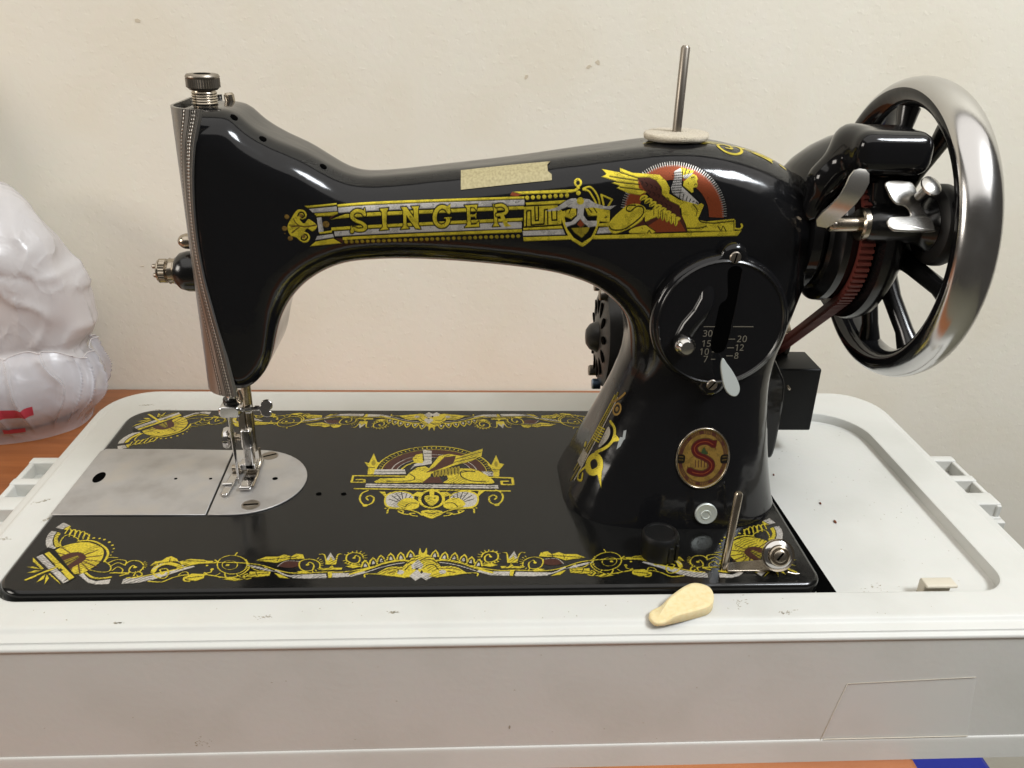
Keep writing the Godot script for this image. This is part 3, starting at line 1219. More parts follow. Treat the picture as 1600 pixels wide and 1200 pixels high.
func make_head() -> void:
	# face plate wrapped round the left end
	var m := Mb.new()
	m.smooth()
	var edge_y := [65.0, 79.5, 94.0, 108.5, 123.0, 137.5, 152.0, 167.0, 181.5, 196.0]
	var edge_a := [90.0, 84.0, 77.0, 68.0, 59.0, 55.0, 56.5, 63.0, 74.0, 90.0]
	var rows := []
	var uvs := []
	var ny := 68
	for j in ny + 1:
		var y := lerpf(65.0, 195.4, float(j) / ny)
		var fa := 60.0
		for k in edge_y.size() - 1:
			if y >= edge_y[k] and y <= edge_y[k + 1]:
				fa = cubic_interpolate(edge_a[k], edge_a[k + 1], edge_a[maxi(k - 1, 0)], edge_a[mini(k + 2, edge_a.size() - 1)], float(y - edge_y[k]) / (edge_y[k + 1] - edge_y[k]))
		var xl := 82.0
		var yy := clampf(y, 100, 186)
		var r := rounding(84, yy)
		var t := half_depth(84, yy)
		var row := []
		var uv := []
		var w := r * deg_to_rad(fa)
		for i in 29:
			var s := lerpf(-(2 * (t - r) + r * deg_to_rad(70)), w, i / 28.0)
			var q: Vector3
			if s >= 0.0:
				var a := s / r
				q = Vector3(xl + r * (1 - cos(a)) - cos(a) * 1.1, y, ZC + t - r + (r + 1.1) * sin(a))
			elif s > -2 * (t - r):
				q = Vector3(xl - 1.1, y, ZC + t - r + s)
			else:
				var a := (-s - 2 * (t - r)) / r
				q = Vector3(xl + r * (1 - cos(a)) - cos(a) * 1.1, y, ZC - (t - r) - (r + 1.1) * sin(a))
			row.append(q)
			uv.append(Vector2((w - s) / 16.0, y / 1.5))
		rows.append(row)
		uvs.append(uv)
	for j in ny:
		for i in 28:
			m.quad(rows[j][i], rows[j + 1][i], rows[j + 1][i + 1], rows[j][i + 1], uvs[j][i], uvs[j + 1][i], uvs[j + 1][i + 1], uvs[j][i + 1])
	# turned edge of the plate
	m.smooth()
	for j in ny:
		var a: Vector3 = rows[j][28]
		var b: Vector3 = rows[j + 1][28]
		m.quad(a, b, b + Vector3(0.9, 0, -1.5), a + Vector3(0.9, 0, -1.5), Vector2(0.9, 0), Vector2(0.9, 0), Vector2(0.9, 0), Vector2(0.9, 0))
	for j in [0, ny]:
		m.smooth()
		for i in 28:
			var a: Vector3 = rows[j][i]
			var b: Vector3 = rows[j][i + 1]
			var mid := Vector3(95, a.y, -90)
			m.quad(a, b, b.move_toward(mid, 1.4), a.move_toward(mid, 1.4), Vector2(0.9, 0), Vector2(0.9, 0), Vector2(0.9, 0), Vector2(0.9, 0))
	var im := Image.create(128, 16, false, Image.FORMAT_RGB8)
	im.fill(grey(0.58))
	for q in [[14, 5, 1.0], [21, 3, 0.75], [52, 4, 0.8]]:
		for y in 16:
			for x in range(q[0] - q[1] - 1, q[0] + q[1] + 2):
				var d := Vector2(x - q[0], (y - 8) * 0.55).length()
				var v: float = 0.52 + 0.45 * q[2] * clampf(1.0 - d / q[1], 0.0, 1.0) - (0.3 if absf(x - q[0]) > q[1] - 1 else 0.0)
				im.set_pixel(x, y, grey(clampf(v, 0, 1)))
	for y in 16:
		im.set_pixel(4, y, grey(0.1))
		im.set_pixel(30, y, grey(0.15))
		im.set_pixel(31, y, grey(0.15))
	var pm: StandardMaterial3D = mat("face_plate_nickel", Color(0.6, 0.59, 0.575), 0.33, 0.85)
	pm.heightmap_enabled = true
	pm.heightmap_scale = 0.035
	pm.heightmap_texture = ImageTexture.create_from_image(im)
	pm.albedo_texture = pm.heightmap_texture
	pm.albedo_color = Color(1.0, 0.98, 0.95)
	var fp := mp("face_plate", m, pm, "nickel face plate with an engraved dotted border")
	# presser regulator on top
	var kn := mp("pressure_regulator", thread_shape(Vector3(91.3, 190, -90), 5.5, 11.5, 9), mats.nickel)
	sub(kn, "knurled_knob", knurled(Transform3D(Basis(), Vector3(91.3, 200.2, -90)), 7.2, 6.6, 44), mats.old_nickel)
	sub(kn, "knob_hole", Mb.new().lathe([Vector2(0, 6.66), Vector2(3.6, 6.66)], Transform3D(Basis(), Vector3(91.3, 200.2, -90)), 20), mats.dark_hole)
	mp("top_screw", Mb.new().lathe([Vector2(2.3, -3), Vector2(2.3, 4.2), Vector2(1.6, 5.0), Vector2(0, 5.0)], along(Vector3(98.6, 192.6, -104), Vector3(-0.1, 1, 0)), 18), mats.nickel)
	for q in [[118.6, 183.8], [142.9, 171.9], [107.5, 192.4]]:
		var n := front_normal(q[0], q[1] - 1.5)
		var at := front_point(q[0], q[1] - 1.2, 0.06)
		mp("oil_hole", Mb.new().lathe([Vector2(0, 0.15), Vector2(1.5, 0.15), Vector2(1.7, 0.0)], along(at, n), 16), mats.dark_hole)
	# thread tension on the face plate
	var ax := along(Vector3(81, 118.4, -88), Vector3(-1, 0, 0))
	var td := mp("thread_tension", Mb.new().lathe([Vector2(9.6, 0), Vector2(9.6, 6.0), Vector2(8.6, 9.5), Vector2(6.6, 11.5), Vector2(0, 11.5)], ax, 34), mats.enamel_cast)
	sub(td, "collar", Mb.new().lathe([Vector2(6.2, 11), Vector2(6.4, 12.0), Vector2(5.9, 12.4), Vector2(5.9, 14.2), Vector2(6.2, 14.6), Vector2(5.2, 15.5), Vector2(5.0, 16.0)], ax, 30), mats.nickel)
	sub(td, "tension_nut", knurled(ax * Transform3D(Basis(), Vector3(0, 15.4, 0)), 5.7, 4.6, 26), mats.nickel)
	for y in [116.2, 120.6]:
		sub(td, "split_stud", Mb.new().tube([Vector3(63, y, -88), Vector3(58.6, y, -88), Vector3(58.2, y, -88)], [1.1, 1.1, 0.7], 12), mats.old_nickel)
	mp("thread_hook", Mb.new().ball(Vector3(77, 133.5, -86), Vector3(4.6, 3.6, 4.0)).tube([Vector3(77, 133, -86), Vector3(82, 131.5, -84)], 2.2, 12), mats.nickel)
	mp("plate_stud", Mb.new().ball(Vector3(80, 101.5, -86), Vector3(2.2, 1.8, 2.2)), mats.old_nickel)


func knurled(xf: Transform3D, r: float, h: float, n: int) -> Mb:
	var m := Mb.new()
	m.lathe([Vector2(0, 0), Vector2(r * 0.82, 0), Vector2(r * 0.96, h * 0.16)], xf, n * 2)
	for i in n * 2:
		m.flat()
		var t0 := TAU * i / (n * 2)
		var t1 := TAU * (i + 1) / (n * 2)
		var r0 := r * (1.0 if i % 2 == 0 else 0.955)
		var r1 := r * (0.955 if i % 2 == 0 else 1.0)
		m.quad(xf * Vector3(cos(t0) * r0, h * 0.16, sin(t0) * r0), xf * Vector3(cos(t1) * r1, h * 0.16, sin(t1) * r1), xf * Vector3(cos(t1) * r1, h * 0.72, sin(t1) * r1), xf * Vector3(cos(t0) * r0, h * 0.72, sin(t0) * r0))
	m.lathe([Vector2(r * 0.96, h * 0.72), Vector2(r, h * 0.78), Vector2(r, h * 0.86), Vector2(r * 0.92, h * 0.98), Vector2(r * 0.8, h), Vector2(0, h)], xf, n * 2)
	return m


func thread_shape(at: Vector3, r: float, h: float, turns: int) -> Mb:
	var pr := [Vector2(0, 0)]
	for i in turns:
		pr.append(Vector2(r * 0.93, h * 0.82 * i / turns))
		pr.append(Vector2(r, h * 0.82 * (i + 0.5) / turns))
	pr.append(Vector2(r * 0.9, h * 0.84))
	pr.append(Vector2(r * 0.9, h))
	return Mb.new().lathe(pr, Transform3D(Basis(), at), 30)


func make_needle_parts() -> void:
	mp("needle_bar", Mb.new().tube([Vector3(88.2, 68, -88), Vector3(88.0, 42, -87.5)], 3.1, 18), mats.chrome)
	var gl := mp("bar_bush", Mb.new().lathe([Vector2(4.4, 0), Vector2(4.4, 6), Vector2(3.2, 8)], along(Vector3(88.6, 68, -88), Vector3(0, -1, 0)), 20), mats.old_nickel)
	sub(gl, "guide_loop", Mb.new().tube([Vector3(93, 58, -84), Vector3(94.5, 54, -82), Vector3(93.5, 51.5, -82), Vector3(92, 53, -83), Vector3(92, 57, -85)], 0.8, 8), mats.nickel)
	var cl := mp("needle_clamp", Mb.new().rbox(Vector3(87.2, 46.3, -86), Vector3(10.8, 6.6, 8.5), 2.6, 1.0), mats.chrome)
	sub(cl, "clamp_top", Mb.new().prism(Shape.oval(Vector2(88, 87), 4.6, 3.8, 24), 3.0, 0.5, level(49.4)), mats.enamel_cast)
	var sc := sub(cl, "thumb_screw", Mb.new().tube([Vector3(92, 46.3, -86), Vector3(100.5, 46.5, -86)], 1.15, 12).tube([Vector3(94.6, 46.3, -86), Vector3(97.2, 46.4, -86)], 2.3, 16), mats.chrome)
	sc.name = "thumb_screw"
	sub(cl, "heart_head", Mb.new().prism(Shape.spline(PackedVector2Array([Vector2(-5.2, -0.9), Vector2(-2.6, -1.4), Vector2(-1.6, -3.6), Vector2(0.8, -4.7), Vector2(3.2, -4.0), Vector2(3.7, -2.2), Vector2(2.9, -0.8), Vector2(3.9, 0.3), Vector2(3.9, 3.0), Vector2(1.6, 4.6), Vector2(-1.2, 3.6), Vector2(-2.4, 1.2), Vector2(-5.2, 0.8)]), true, 4), 1.5, 0.5, facing(Vector3(104.2, 47.0, -86.6), Vector3(-0.15, 0.25, 1))), mats.chrome)
	mp("needle", Mb.new().tube([Vector3(86.2, 44, -85.5), Vector3(86.4, 30, -85.3), Vector3(86.7, 12, -85.0), Vector3(86.8, 3, -84.8)], [1.2, 1.0, 0.75, 0.35], 12), mats.chrome)
	var pb := mp("presser_bar", Mb.new().tube([Vector3(91.8, 68, -101), Vector3(91.6, 14, -101)], 2.5, 18), mats.nickel)
	sub(pb, "thread_guard", Mb.new().rbox(Vector3(88.2, 33, -99), Vector3(3.6, 15, 1.6), 0.6, 0.3), mats.old_nickel)
	var th := mp("foot_screw", Mb.new().lathe([Vector2(0, 0), Vector2(4.2, 0), Vector2(5.6, 0.9), Vector2(5.8, 2.0), Vector2(5.2, 3.4), Vector2(3.8, 3.9), Vector2(3.2, 3.2), Vector2(0, 3.0)], along(Vector3(81.8, 24.0, -97), Vector3(-1, 0.05, 0.12)), 30), mats.chrome)
	sub(th, "screw_shaft", Mb.new().tube([Vector3(81, 24, -97), Vector3(89, 24, -97.5)], 1.7, 14).tube([Vector3(83.6, 24, -97), Vector3(84.8, 24, -97)], 2.7, 16), mats.nickel)
	var pf := mp("presser_foot", Mb.new().rbox(Vector3(90.4, 24, -98), Vector3(5.6, 12, 8.5), 2.0, 1.0), mats.chrome)
	sub(pf, "shank", Mb.new().rbox(Vector3(90.0, 12, -99), Vector3(4.6, 14, 6), 0.8, 0.5).rbox(Vector3(89, 6.2, -99.5), Vector3(8.5, 3.4, 7), 0.8, 0.5), mats.chrome)
	sub(pf, "toe", Mb.new().prism(PackedVector2Array([Vector2(87.8, 80.5), Vector2(93.6, 80.5), Vector2(94.2, 92), Vector2(94.2, 112), Vector2(88.6, 112), Vector2(87.8, 95)]), 1.4, 0.4, level(1.4)).tube([Vector3(88, 2.6, -81), Vector3(93.3, 2.6, -81)], 1.3, 12), mats.chrome)
	sub(pf, "toe", Mb.new().prism(PackedVector2Array([Vector2(79.6, 76), Vector2(81.5, 74.2), Vector2(83.4, 76), Vector2(84.4, 92), Vector2(86.2, 108), Vector2(81.0, 108), Vector2(80.0, 92)]), 1.4, 0.4, level(1.4)).tube([Vector3(78.8, 3.0, -84), Vector3(83.6, 3.0, -84)], 1.3, 12), mats.chrome)
	sub(pf, "hinge_pin", Mb.new().tube([Vector3(80.2, 4.2, -99), Vector3(93.6, 4.2, -99)], 1.7, 14), mats.nickel)
	sub(pf, "spring", Mb.new().tube([Vector3(94.2, 14, -104), Vector3(95.0, 8, -102), Vector3(94.4, 2.8, -94), Vector3(94.2, 2.4, -83)], 0.7, 8), mats.nickel)


func make_dial() -> void:
	var ctr := Vector2(322.6, 107.2)
	var o := Shape.oval(Vector2.ZERO, 32.2, 32.0, 72)
	for l in [[2.6, 30.6, 6.5], [-0.6, -30.2, 7.0]]:
		var mg := Geometry2D.merge_polygons(o, Shape.oval(Vector2(l[0], l[1]), l[2], l[2], 28))
		o = mg[0]
	var f := facing(Vector3(ctr.x, ctr.y, -61), Vector3(0.02, 0.03, 1))
	var lip := mp("stitch_cover", Mb.new().prism(o, 8.4, 2.2, f), mats.enamel)
	# recessed face ring and details
	sub(lip, "rim_line", Mb.new().lathe([Vector2(28.6, 8.3), Vector2(29.2, 9.0), Vector2(30.0, 8.5), Vector2(30.2, 8.2)], f * Transform3D(Basis(Vector3(1, 0, 0), Vector3(0, 0, 1), Vector3(0, -1, 0)), Vector3.ZERO), 60), mats.enamel_cast)
	var fz := f * Transform3D(Basis(), Vector3(0, 0, 8.4))
	sub(lip, "lever_slot", Mb.new().prism(Shape.spline(PackedVector2Array([Vector2(0.2, 25.5), Vector2(6.4, 25.5), Vector2(5.8, 10), Vector2(4.4, -8), Vector2(2.0, -14), Vector2(-3.4, -12), Vector2(-2.4, 2), Vector2(-1.6, 9), Vector2(1.4, 13)]), true, 4), 0.12, 0.0, fz), mats.dark_hole)
	sub(lip, "slot_rim", Mb.new().tube([fz * Vector3(6.8, 25, 0.0), fz * Vector3(6.1, 10, 0.1), fz * Vector3(4.8, -7, 0.0)], 0.55, 8), mats.enamel)
	sub(lip, "raised_sleeve", Mb.new().tube([fz * Vector3(-18, -9, -2.6), fz * Vector3(-14.5, -1, -1.6), fz * Vector3(-10.5, 5, -1.2), fz * Vector3(-8.0, 11, -1.6), fz * Vector3(-7.4, 17, -4.0)], [4.6, 4.9, 4.6, 4.3, 4.0], 18), mats.enamel)
	var kb := sub(lip, "stop_knob", Mb.new().lathe([Vector2(4.6, 0), Vector2(4.9, 3.2), Vector2(4.5, 6.6), Vector2(3.0, 8.2), Vector2(0, 8.7)], along(fz * Vector3(-17.6, -9.2, 0), Vector3(0.1, 0.05, 1)), 28), mats.chrome)
	kb.name = "stop_knob"
	sub(lip, "stitch_lever", Mb.new().prism(Shape.spline(PackedVector2Array([Vector2(0, 0), Vector2(2.0, -2.6), Vector2(4.6, -6), Vector2(7.6, -11.5), Vector2(8.2, -15.2), Vector2(6.6, -17.6), Vector2(3.8, -17.2), Vector2(1.2, -14), Vector2(-0.4, -8), Vector2(-0.9, -3)]), true, 4), 1.6, 0.25, facing(Vector3(323.8, 92.4, -47.6), Vector3(0.05, 0.35, 1))), mats.silver_tin)
	screw(fz * Vector3(2.6, 31.0, -0.4), f.basis.z, 2.7, 1.1, mats.old_nickel, "cover_screw", 1.4)
	screw(fz * Vector3(-0.6, -30.6, -0.4), f.basis.z, 2.7, 1.1, mats.old_nickel, "cover_screw", 0.9)
	var ln := Mb.new()
	for q in [[-8.0, -1.4, 0.7], [5.4, -1.4, 15.4]]:
		ln.prism(Shape.rrect(minf(q[0], q[2]), -1.7, maxf(q[0], q[2]), -1.35, [0.1, 0.1, 0.1, 0.1], 2), 0.1, 0.0, fz)
	for y in [-4.9, -9.9, -13.9, -17.6]:
		ln.prism(Shape.rrect(-2.7, y - 0.17, -0.6, y + 0.17, [0.1, 0.1, 0.1, 0.1], 2), 0.1, 0.0, fz)
	for y in [-7.6, -11.9, -15.9]:
		ln.prism(Shape.rrect(4.4, y - 0.17, 7.6, y + 0.17, [0.1, 0.1, 0.1, 0.1], 2), 0.1, 0.0, fz)
	sub(lip, "scale_line", ln, mats.gilt_line).set_meta("kind", "stuff")
	for q in [["30", -5.8, -4.9], ["15", -5.8, -9.9], ["10", -6.4, -13.9], ["7", -5.2, -17.6], ["20", 10.8, -7.6], ["12", 10.2, -11.9], ["8", 9.2, -15.9]]:
		var tm := TextMesh.new()
		tm.text = q[0]
		var sf := SystemFont.new()
		sf.font_names = PackedStringArray(["Droid Sans"])
		tm.font = sf
		tm.font_size = 32
		tm.pixel_size = 0.00013
		tm.depth = 0.0001
		var d := sub(lip, "scale_number", tm, mats.gilt_line)
		var at := fz * Vector3(q[1], q[2], 0.1)
		d.transform = Transform3D(fz.basis, at * MM)


func make_wheel() -> void:
	var hub := Vector3(0, 142, -91)
	var ax := Transform3D(Basis(Vector3(0, 1, 0), Vector3(1, 0, 0), Vector3(0, 0, -1)), hub)
	mp("shaft_collar", Mb.new().lathe([Vector2(20, 360), Vector2(27.5, 364), Vector2(28.6, 368), Vector2(27.0, 370.5), Vector2(24.5, 371.5), Vector2(24.5, 374.5), Vector2(22, 375), Vector2(14, 375)], ax, 56), mats.enamel)
	var rim := []
	var band := []
	for i in 33:
		var t := deg_to_rad(lerpf(-76.0, 128.0, i / 32.0))
		rim.append(Vector2(64.6 + 6.9 * cos(t), 417.3 + 9.8 * sin(t)))
		t = deg_to_rad(lerpf(128.0, 284.0, i / 32.0))
		band.append(Vector2(64.6 + 6.9 * cos(t), 417.3 + 9.8 * sin(t)))
	var wh := mp("hand_wheel", Mb.new().lathe(rim, ax, 110), mats.wheel_steel, "spoked hand wheel with a polished rim and black spokes")
	sub(wh, "inner_band", Mb.new().lathe(band, ax, 110), mats.enamel)
	sub(wh, "hub", Mb.new().lathe([Vector2(0, 372.5), Vector2(26, 372.5), Vector2(31, 373.6), Vector2(33.8, 376), Vector2(34.2, 379), Vector2(33.2, 380.6), Vector2(33.2, 388.4), Vector2(35.5, 389.4), Vector2(42.2, 390.6), Vector2(43.2, 393.5), Vector2(42.0, 398), Vector2(36, 403), Vector2(28, 406.5), Vector2(22, 409), Vector2(20, 414), Vector2(19, 422), Vector2(15, 427), Vector2(0, 428)], ax, 72), mats.enamel_cast)
	sub(wh, "hub_boss", Mb.new().lathe([Vector2(24, 372.7), Vector2(25, 371.2), Vector2(27, 371.4), Vector2(28.5, 373.2)], ax, 60), mats.enamel_cast)
	for i in 9:
		var a := deg_to_rad(15.0 + 40.0 * i)
		var d := Vector3(0, cos(a), -sin(a))
		sub(wh, "spoke", Mb.new().tube([hub + Vector3(408, 0, 0) + d * 20, hub + Vector3(411, 0, 0) + d * 34, hub + Vector3(415.5, 0, 0) + d * 50, hub + Vector3(417, 0, 0) + d * 58], [5.6, 4.2, 4.1, 5.4], 14), mats.enamel_cast)
	# drive belt round the hub groove and the motor pulley
	var mc := Vector2(-165, 56)
	var hc := Vector2(-91, 142)
	var dir := (mc - hc).normalized()
	var nn := Vector2(-dir.y, dir.x)
	if nn.x < 0:
		nn = -nn
	var loop := []
	var R := 36.0
	var r := 9.5
	var b := asin((R - r) / hc.distance_to(mc))
	var a0 := (nn.rotated(0.0)).angle()
	# outline of the belt in the z,y plane: hub arc, straight, pulley arc, straight
	var sgn := 1.0 if nn.rotated(0.1).dot(dir) < nn.dot(dir) else -1.0
	for i in 31:
		var t := a0 - sgn * b * -1.0 + sgn * lerpf(0.0, PI + 2 * b, i / 30.0) - sgn * 2 * b
		loop.append(hc + Vector2(cos(t), sin(t)) * R)
	for i in 13:
		var t := a0 + sgn * (PI + b) - sgn * 2 * b + sgn * lerpf(2 * b, PI, i / 12.0)
		loop.append(mc + Vector2(cos(t), sin(t)) * r)
	var hull := Geometry2D.convex_hull(PackedVector2Array(loop))
	var dense := []
	for i in hull.size() - 1:
		var n := maxi(1, int(hull[i].distance_to(hull[i + 1]) / 1.15))
		for k in n:
			dense.append(hull[i].lerp(hull[i + 1], float(k) / n))
	var bm := Mb.new()
	bm.flat()
	var cnt := dense.size()
	var mid := (hc + mc) / 2
	for i in cnt:
		var p0: Vector2 = dense[i]
		var p1: Vector2 = dense[(i + 1) % cnt]
		var o := (p1 - p0).normalized().orthogonal()
		if o.dot(p0 - mid) < 0:
			o = -o
		var h0 := 1.9 if i % 2 == 0 else 0.5
		var ring := []
		for p in [p0, p1]:
			var e := lerpf(385.0, 392.6, clampf((p - hc).dot(dir) / hc.distance_to(mc), 0.0, 1.0))
			ring.append([Vector3(e - 3.0, p.y, p.x), Vector3(e + 3.0, p.y, p.x), Vector3(e + 3.0, p.y + o.y * h0, p.x + o.x * h0), Vector3(e - 3.0, p.y + o.y * h0, p.x + o.x * h0), Vector3(e - 2.4, p.y - o.y * 3, p.x - o.x * 3), Vector3(e + 2.4, p.y - o.y * 3, p.x - o.x * 3)])
		var A: Array = ring[0]
		var B: Array = ring[1]
		bm.quad(A[3], B[3], B[2], A[2])
		bm.quad(A[0], B[0], B[3], A[3])
		bm.quad(A[1], A[2], B[2], B[1])
		bm.quad(A[4], B[4], B[0], A[0])
		bm.quad(A[5], A[1], B[1], B[5])
		bm.quad(A[4], A[5], B[5], B[4])
		bm.quad(A[0], A[3], A[2], A[1])
		bm.quad(B[0], B[1], B[2], B[3])
	mp("drive_belt", bm, mats.belt_rubber, "dark red toothed rubber drive belt")


func make_winder() -> void:
	# guard over the belt and the housing of the bobbin winder
	var ax := Transform3D(Basis(Vector3(0, 1, 0), Vector3(1, 0, 0), Vector3(0, 0, -1)), Vector3(0, 142, -91))
	var gp := [Vector2(26.5, 358.5), Vector2(30.5, 360), Vector2(35.5, 364.5), Vector2(40.5, 371.5), Vector2(44.2, 379), Vector2(46.6, 387), Vector2(47.6, 395), Vector2(47.8, 402), Vector2(46.2, 402.4), Vector2(46.0, 395), Vector2(44.8, 387), Vector2(42.4, 379), Vector2(38.8, 372), Vector2(33.8, 365.5)]
	mp("belt_guard", Mb.new().lathe(gp, ax, 60, deg_to_rad(-48), deg_to_rad(150)), mats.enamel)
	var hs := field_mesh(Vector3(356, 146, -90), Vector3(412, 198, -38), 1.6, func(p: Vector3) -> float:
		var d := sd_box(p, Vector3(386, 185.2, -62), Vector3(17, 9.2, 16), 6.5)
		d = smin(d, sd_cap(p, Vector3(374, 183, -66), Vector3(365.5, 171, -67), 8.6, 6.4), 7.0)
		d = smin(d, sd_cap(p, Vector3(365.5, 171, -67), Vector3(362, 156, -69), 6.4, 5.0), 6.0)
		d = smin(d, sd_cap(p, Vector3(389, 178, -64), Vector3(390, 163, -62), 6.6, 6.0), 3.0)
		return d)
	mp("winder_housing", hs, mats.enamel)
	var wx := Transform3D(Basis(Vector3(0, 1, 0), Vector3(1, 0, 0), Vector3(0, 0, -1)), Vector3(0, 154, -55))
	var bw := mp("bobbin_winder", Mb.new().lathe([Vector2(0, 382), Vector2(7.0, 382), Vector2(7.6, 384), Vector2(8.4, 390), Vector2(8.4, 404), Vector2(9.5, 407), Vector2(12, 409.5), Vector2(12, 412)], wx, 36), mats.enamel_cast)
	sub(bw, "bobbin_shaft", Mb.new().lathe([Vector2(0, 365.2), Vector2(2.9, 365.2), Vector2(3.5, 366), Vector2(3.6, 379)], wx, 26), mats.nickel)
	sub(bw, "shaft_flange", Mb.new().lathe([Vector2(3.6, 378.6), Vector2(6.4, 378.6), Vector2(7.3, 379.4), Vector2(7.3, 381.6), Vector2(6.6, 382.4), Vector2(0, 382.4)], wx, 32), mats.nickel)
	sub(bw, "shaft_pin", Mb.new().ball(Vector3(366.8, 154.4, -51.4), Vector3(1.2, 1.4, 1.0), 12), mats.old_nickel)
	sub(bw, "rubber_tire", Mb.new().lathe([Vector2(9, 410), Vector2(14.6, 409.6), Vector2(17.0, 411), Vector2(18.0, 413.6), Vector2(18.0, 416.5), Vector2(17.0, 419), Vector2(14.6, 420.4), Vector2(0, 420.6)], wx, 48), mats.black_rubber)
	# polished levers
	mp("winder_lever", ribbon([Vector3(370.6, 179.6, -44.5), Vector3(370.4, 178.6, -44.0), Vector3(369.6, 175.6, -43.2), Vector3(368.4, 171.6, -43.0), Vector3(366.8, 167.2, -44.0), Vector3(364.8, 162.6, -46.6), Vector3(363.0, 158.4, -50.0), Vector3(362.0, 155.4, -52.4), Vector3(362.2, 153.0, -54.0)], Vector3(0.95, -0.25, 0.2), [1.6, 3.4, 4.5, 4.4, 4.1, 4.0, 4.2, 3.8, 2.4], 1.2), mats.satin_nickel)
	var ll := mp("latch_lever", Mb.new().prism(Shape.spline(PackedVector2Array([Vector2(-10.5, 0), Vector2(-9.4, -2.8), Vector2(-6, -4.0), Vector2(8.6, -4.0), Vector2(10, -2.6), Vector2(9.6, 2), Vector2(7, 3.6), Vector2(-6.8, 3.4), Vector2(-9.6, 2.4)]), true, 4), 1.4, 0.55, facing(Vector3(395.4, 157.0, -42.5), Vector3(0.0, 0.75, 0.66))), mats.satin_nickel)
	sub(ll, "upright", Mb.new().prism(Shape.spline(PackedVector2Array([Vector2(9.6, -4), Vector2(6.2, 4), Vector2(3.6, 13), Vector2(-2, 15), Vector2(-9.5, 14.5), Vector2(-9, 10), Vector2(-6, 5), Vector2(-1, 3.4), Vector2(0.8, 0), Vector2(-2, -3)]), true, 4), 1.3, 0.45, facing(Vector3(395.6, 160.2, -46.5), Vector3(0.1, 0.5, 0.9))), mats.satin_nickel)
	sub(ll, "press_knob", Mb.new().lathe([Vector2(1.8, -7), Vector2(1.8, -1), Vector2(3.6, 0), Vector2(4.7, 0.8), Vector2(4.6, 1.7), Vector2(3.0, 2.5), Vector2(0, 2.8)], along(Vector3(400.4, 172.8, -43), Vector3(0.18, 0.72, 0.68)), 26), mats.satin_nickel)


func ribbon(pts: Array, wdir: Vector3, half: Array, thick: float) -> Mb:
	var rings := []
	for i in pts.size():
		var d: Vector3 = (pts[mini(i + 1, pts.size() - 1)] - pts[maxi(i - 1, 0)]).normalized()
		var w := (wdir - d * wdir.dot(d)).normalized()
		var n := d.cross(w).normalized()
		var h: float = half[i]
		rings.append([pts[i] + w * h, pts[i] + w * (h - 0.3) + n * thick / 2, pts[i] - w * (h - 0.3) + n * thick / 2, pts[i] - w * h, pts[i] - w * (h - 0.3) - n * thick / 2, pts[i] + w * (h - 0.3) - n * thick / 2])
	var m := Mb.new()
	for k in 6:
		m.smooth()
		for j in rings.size() - 1:
			m.quad(rings[j][k], rings[j][(k + 1) % 6], rings[j + 1][(k + 1) % 6], rings[j + 1][k])
	for j in [0, rings.size() - 1]:
		m.smooth()
		for k in range(1, 5):
			m.tri(rings[j][0], rings[j][k], rings[j][k + 1])
	return m


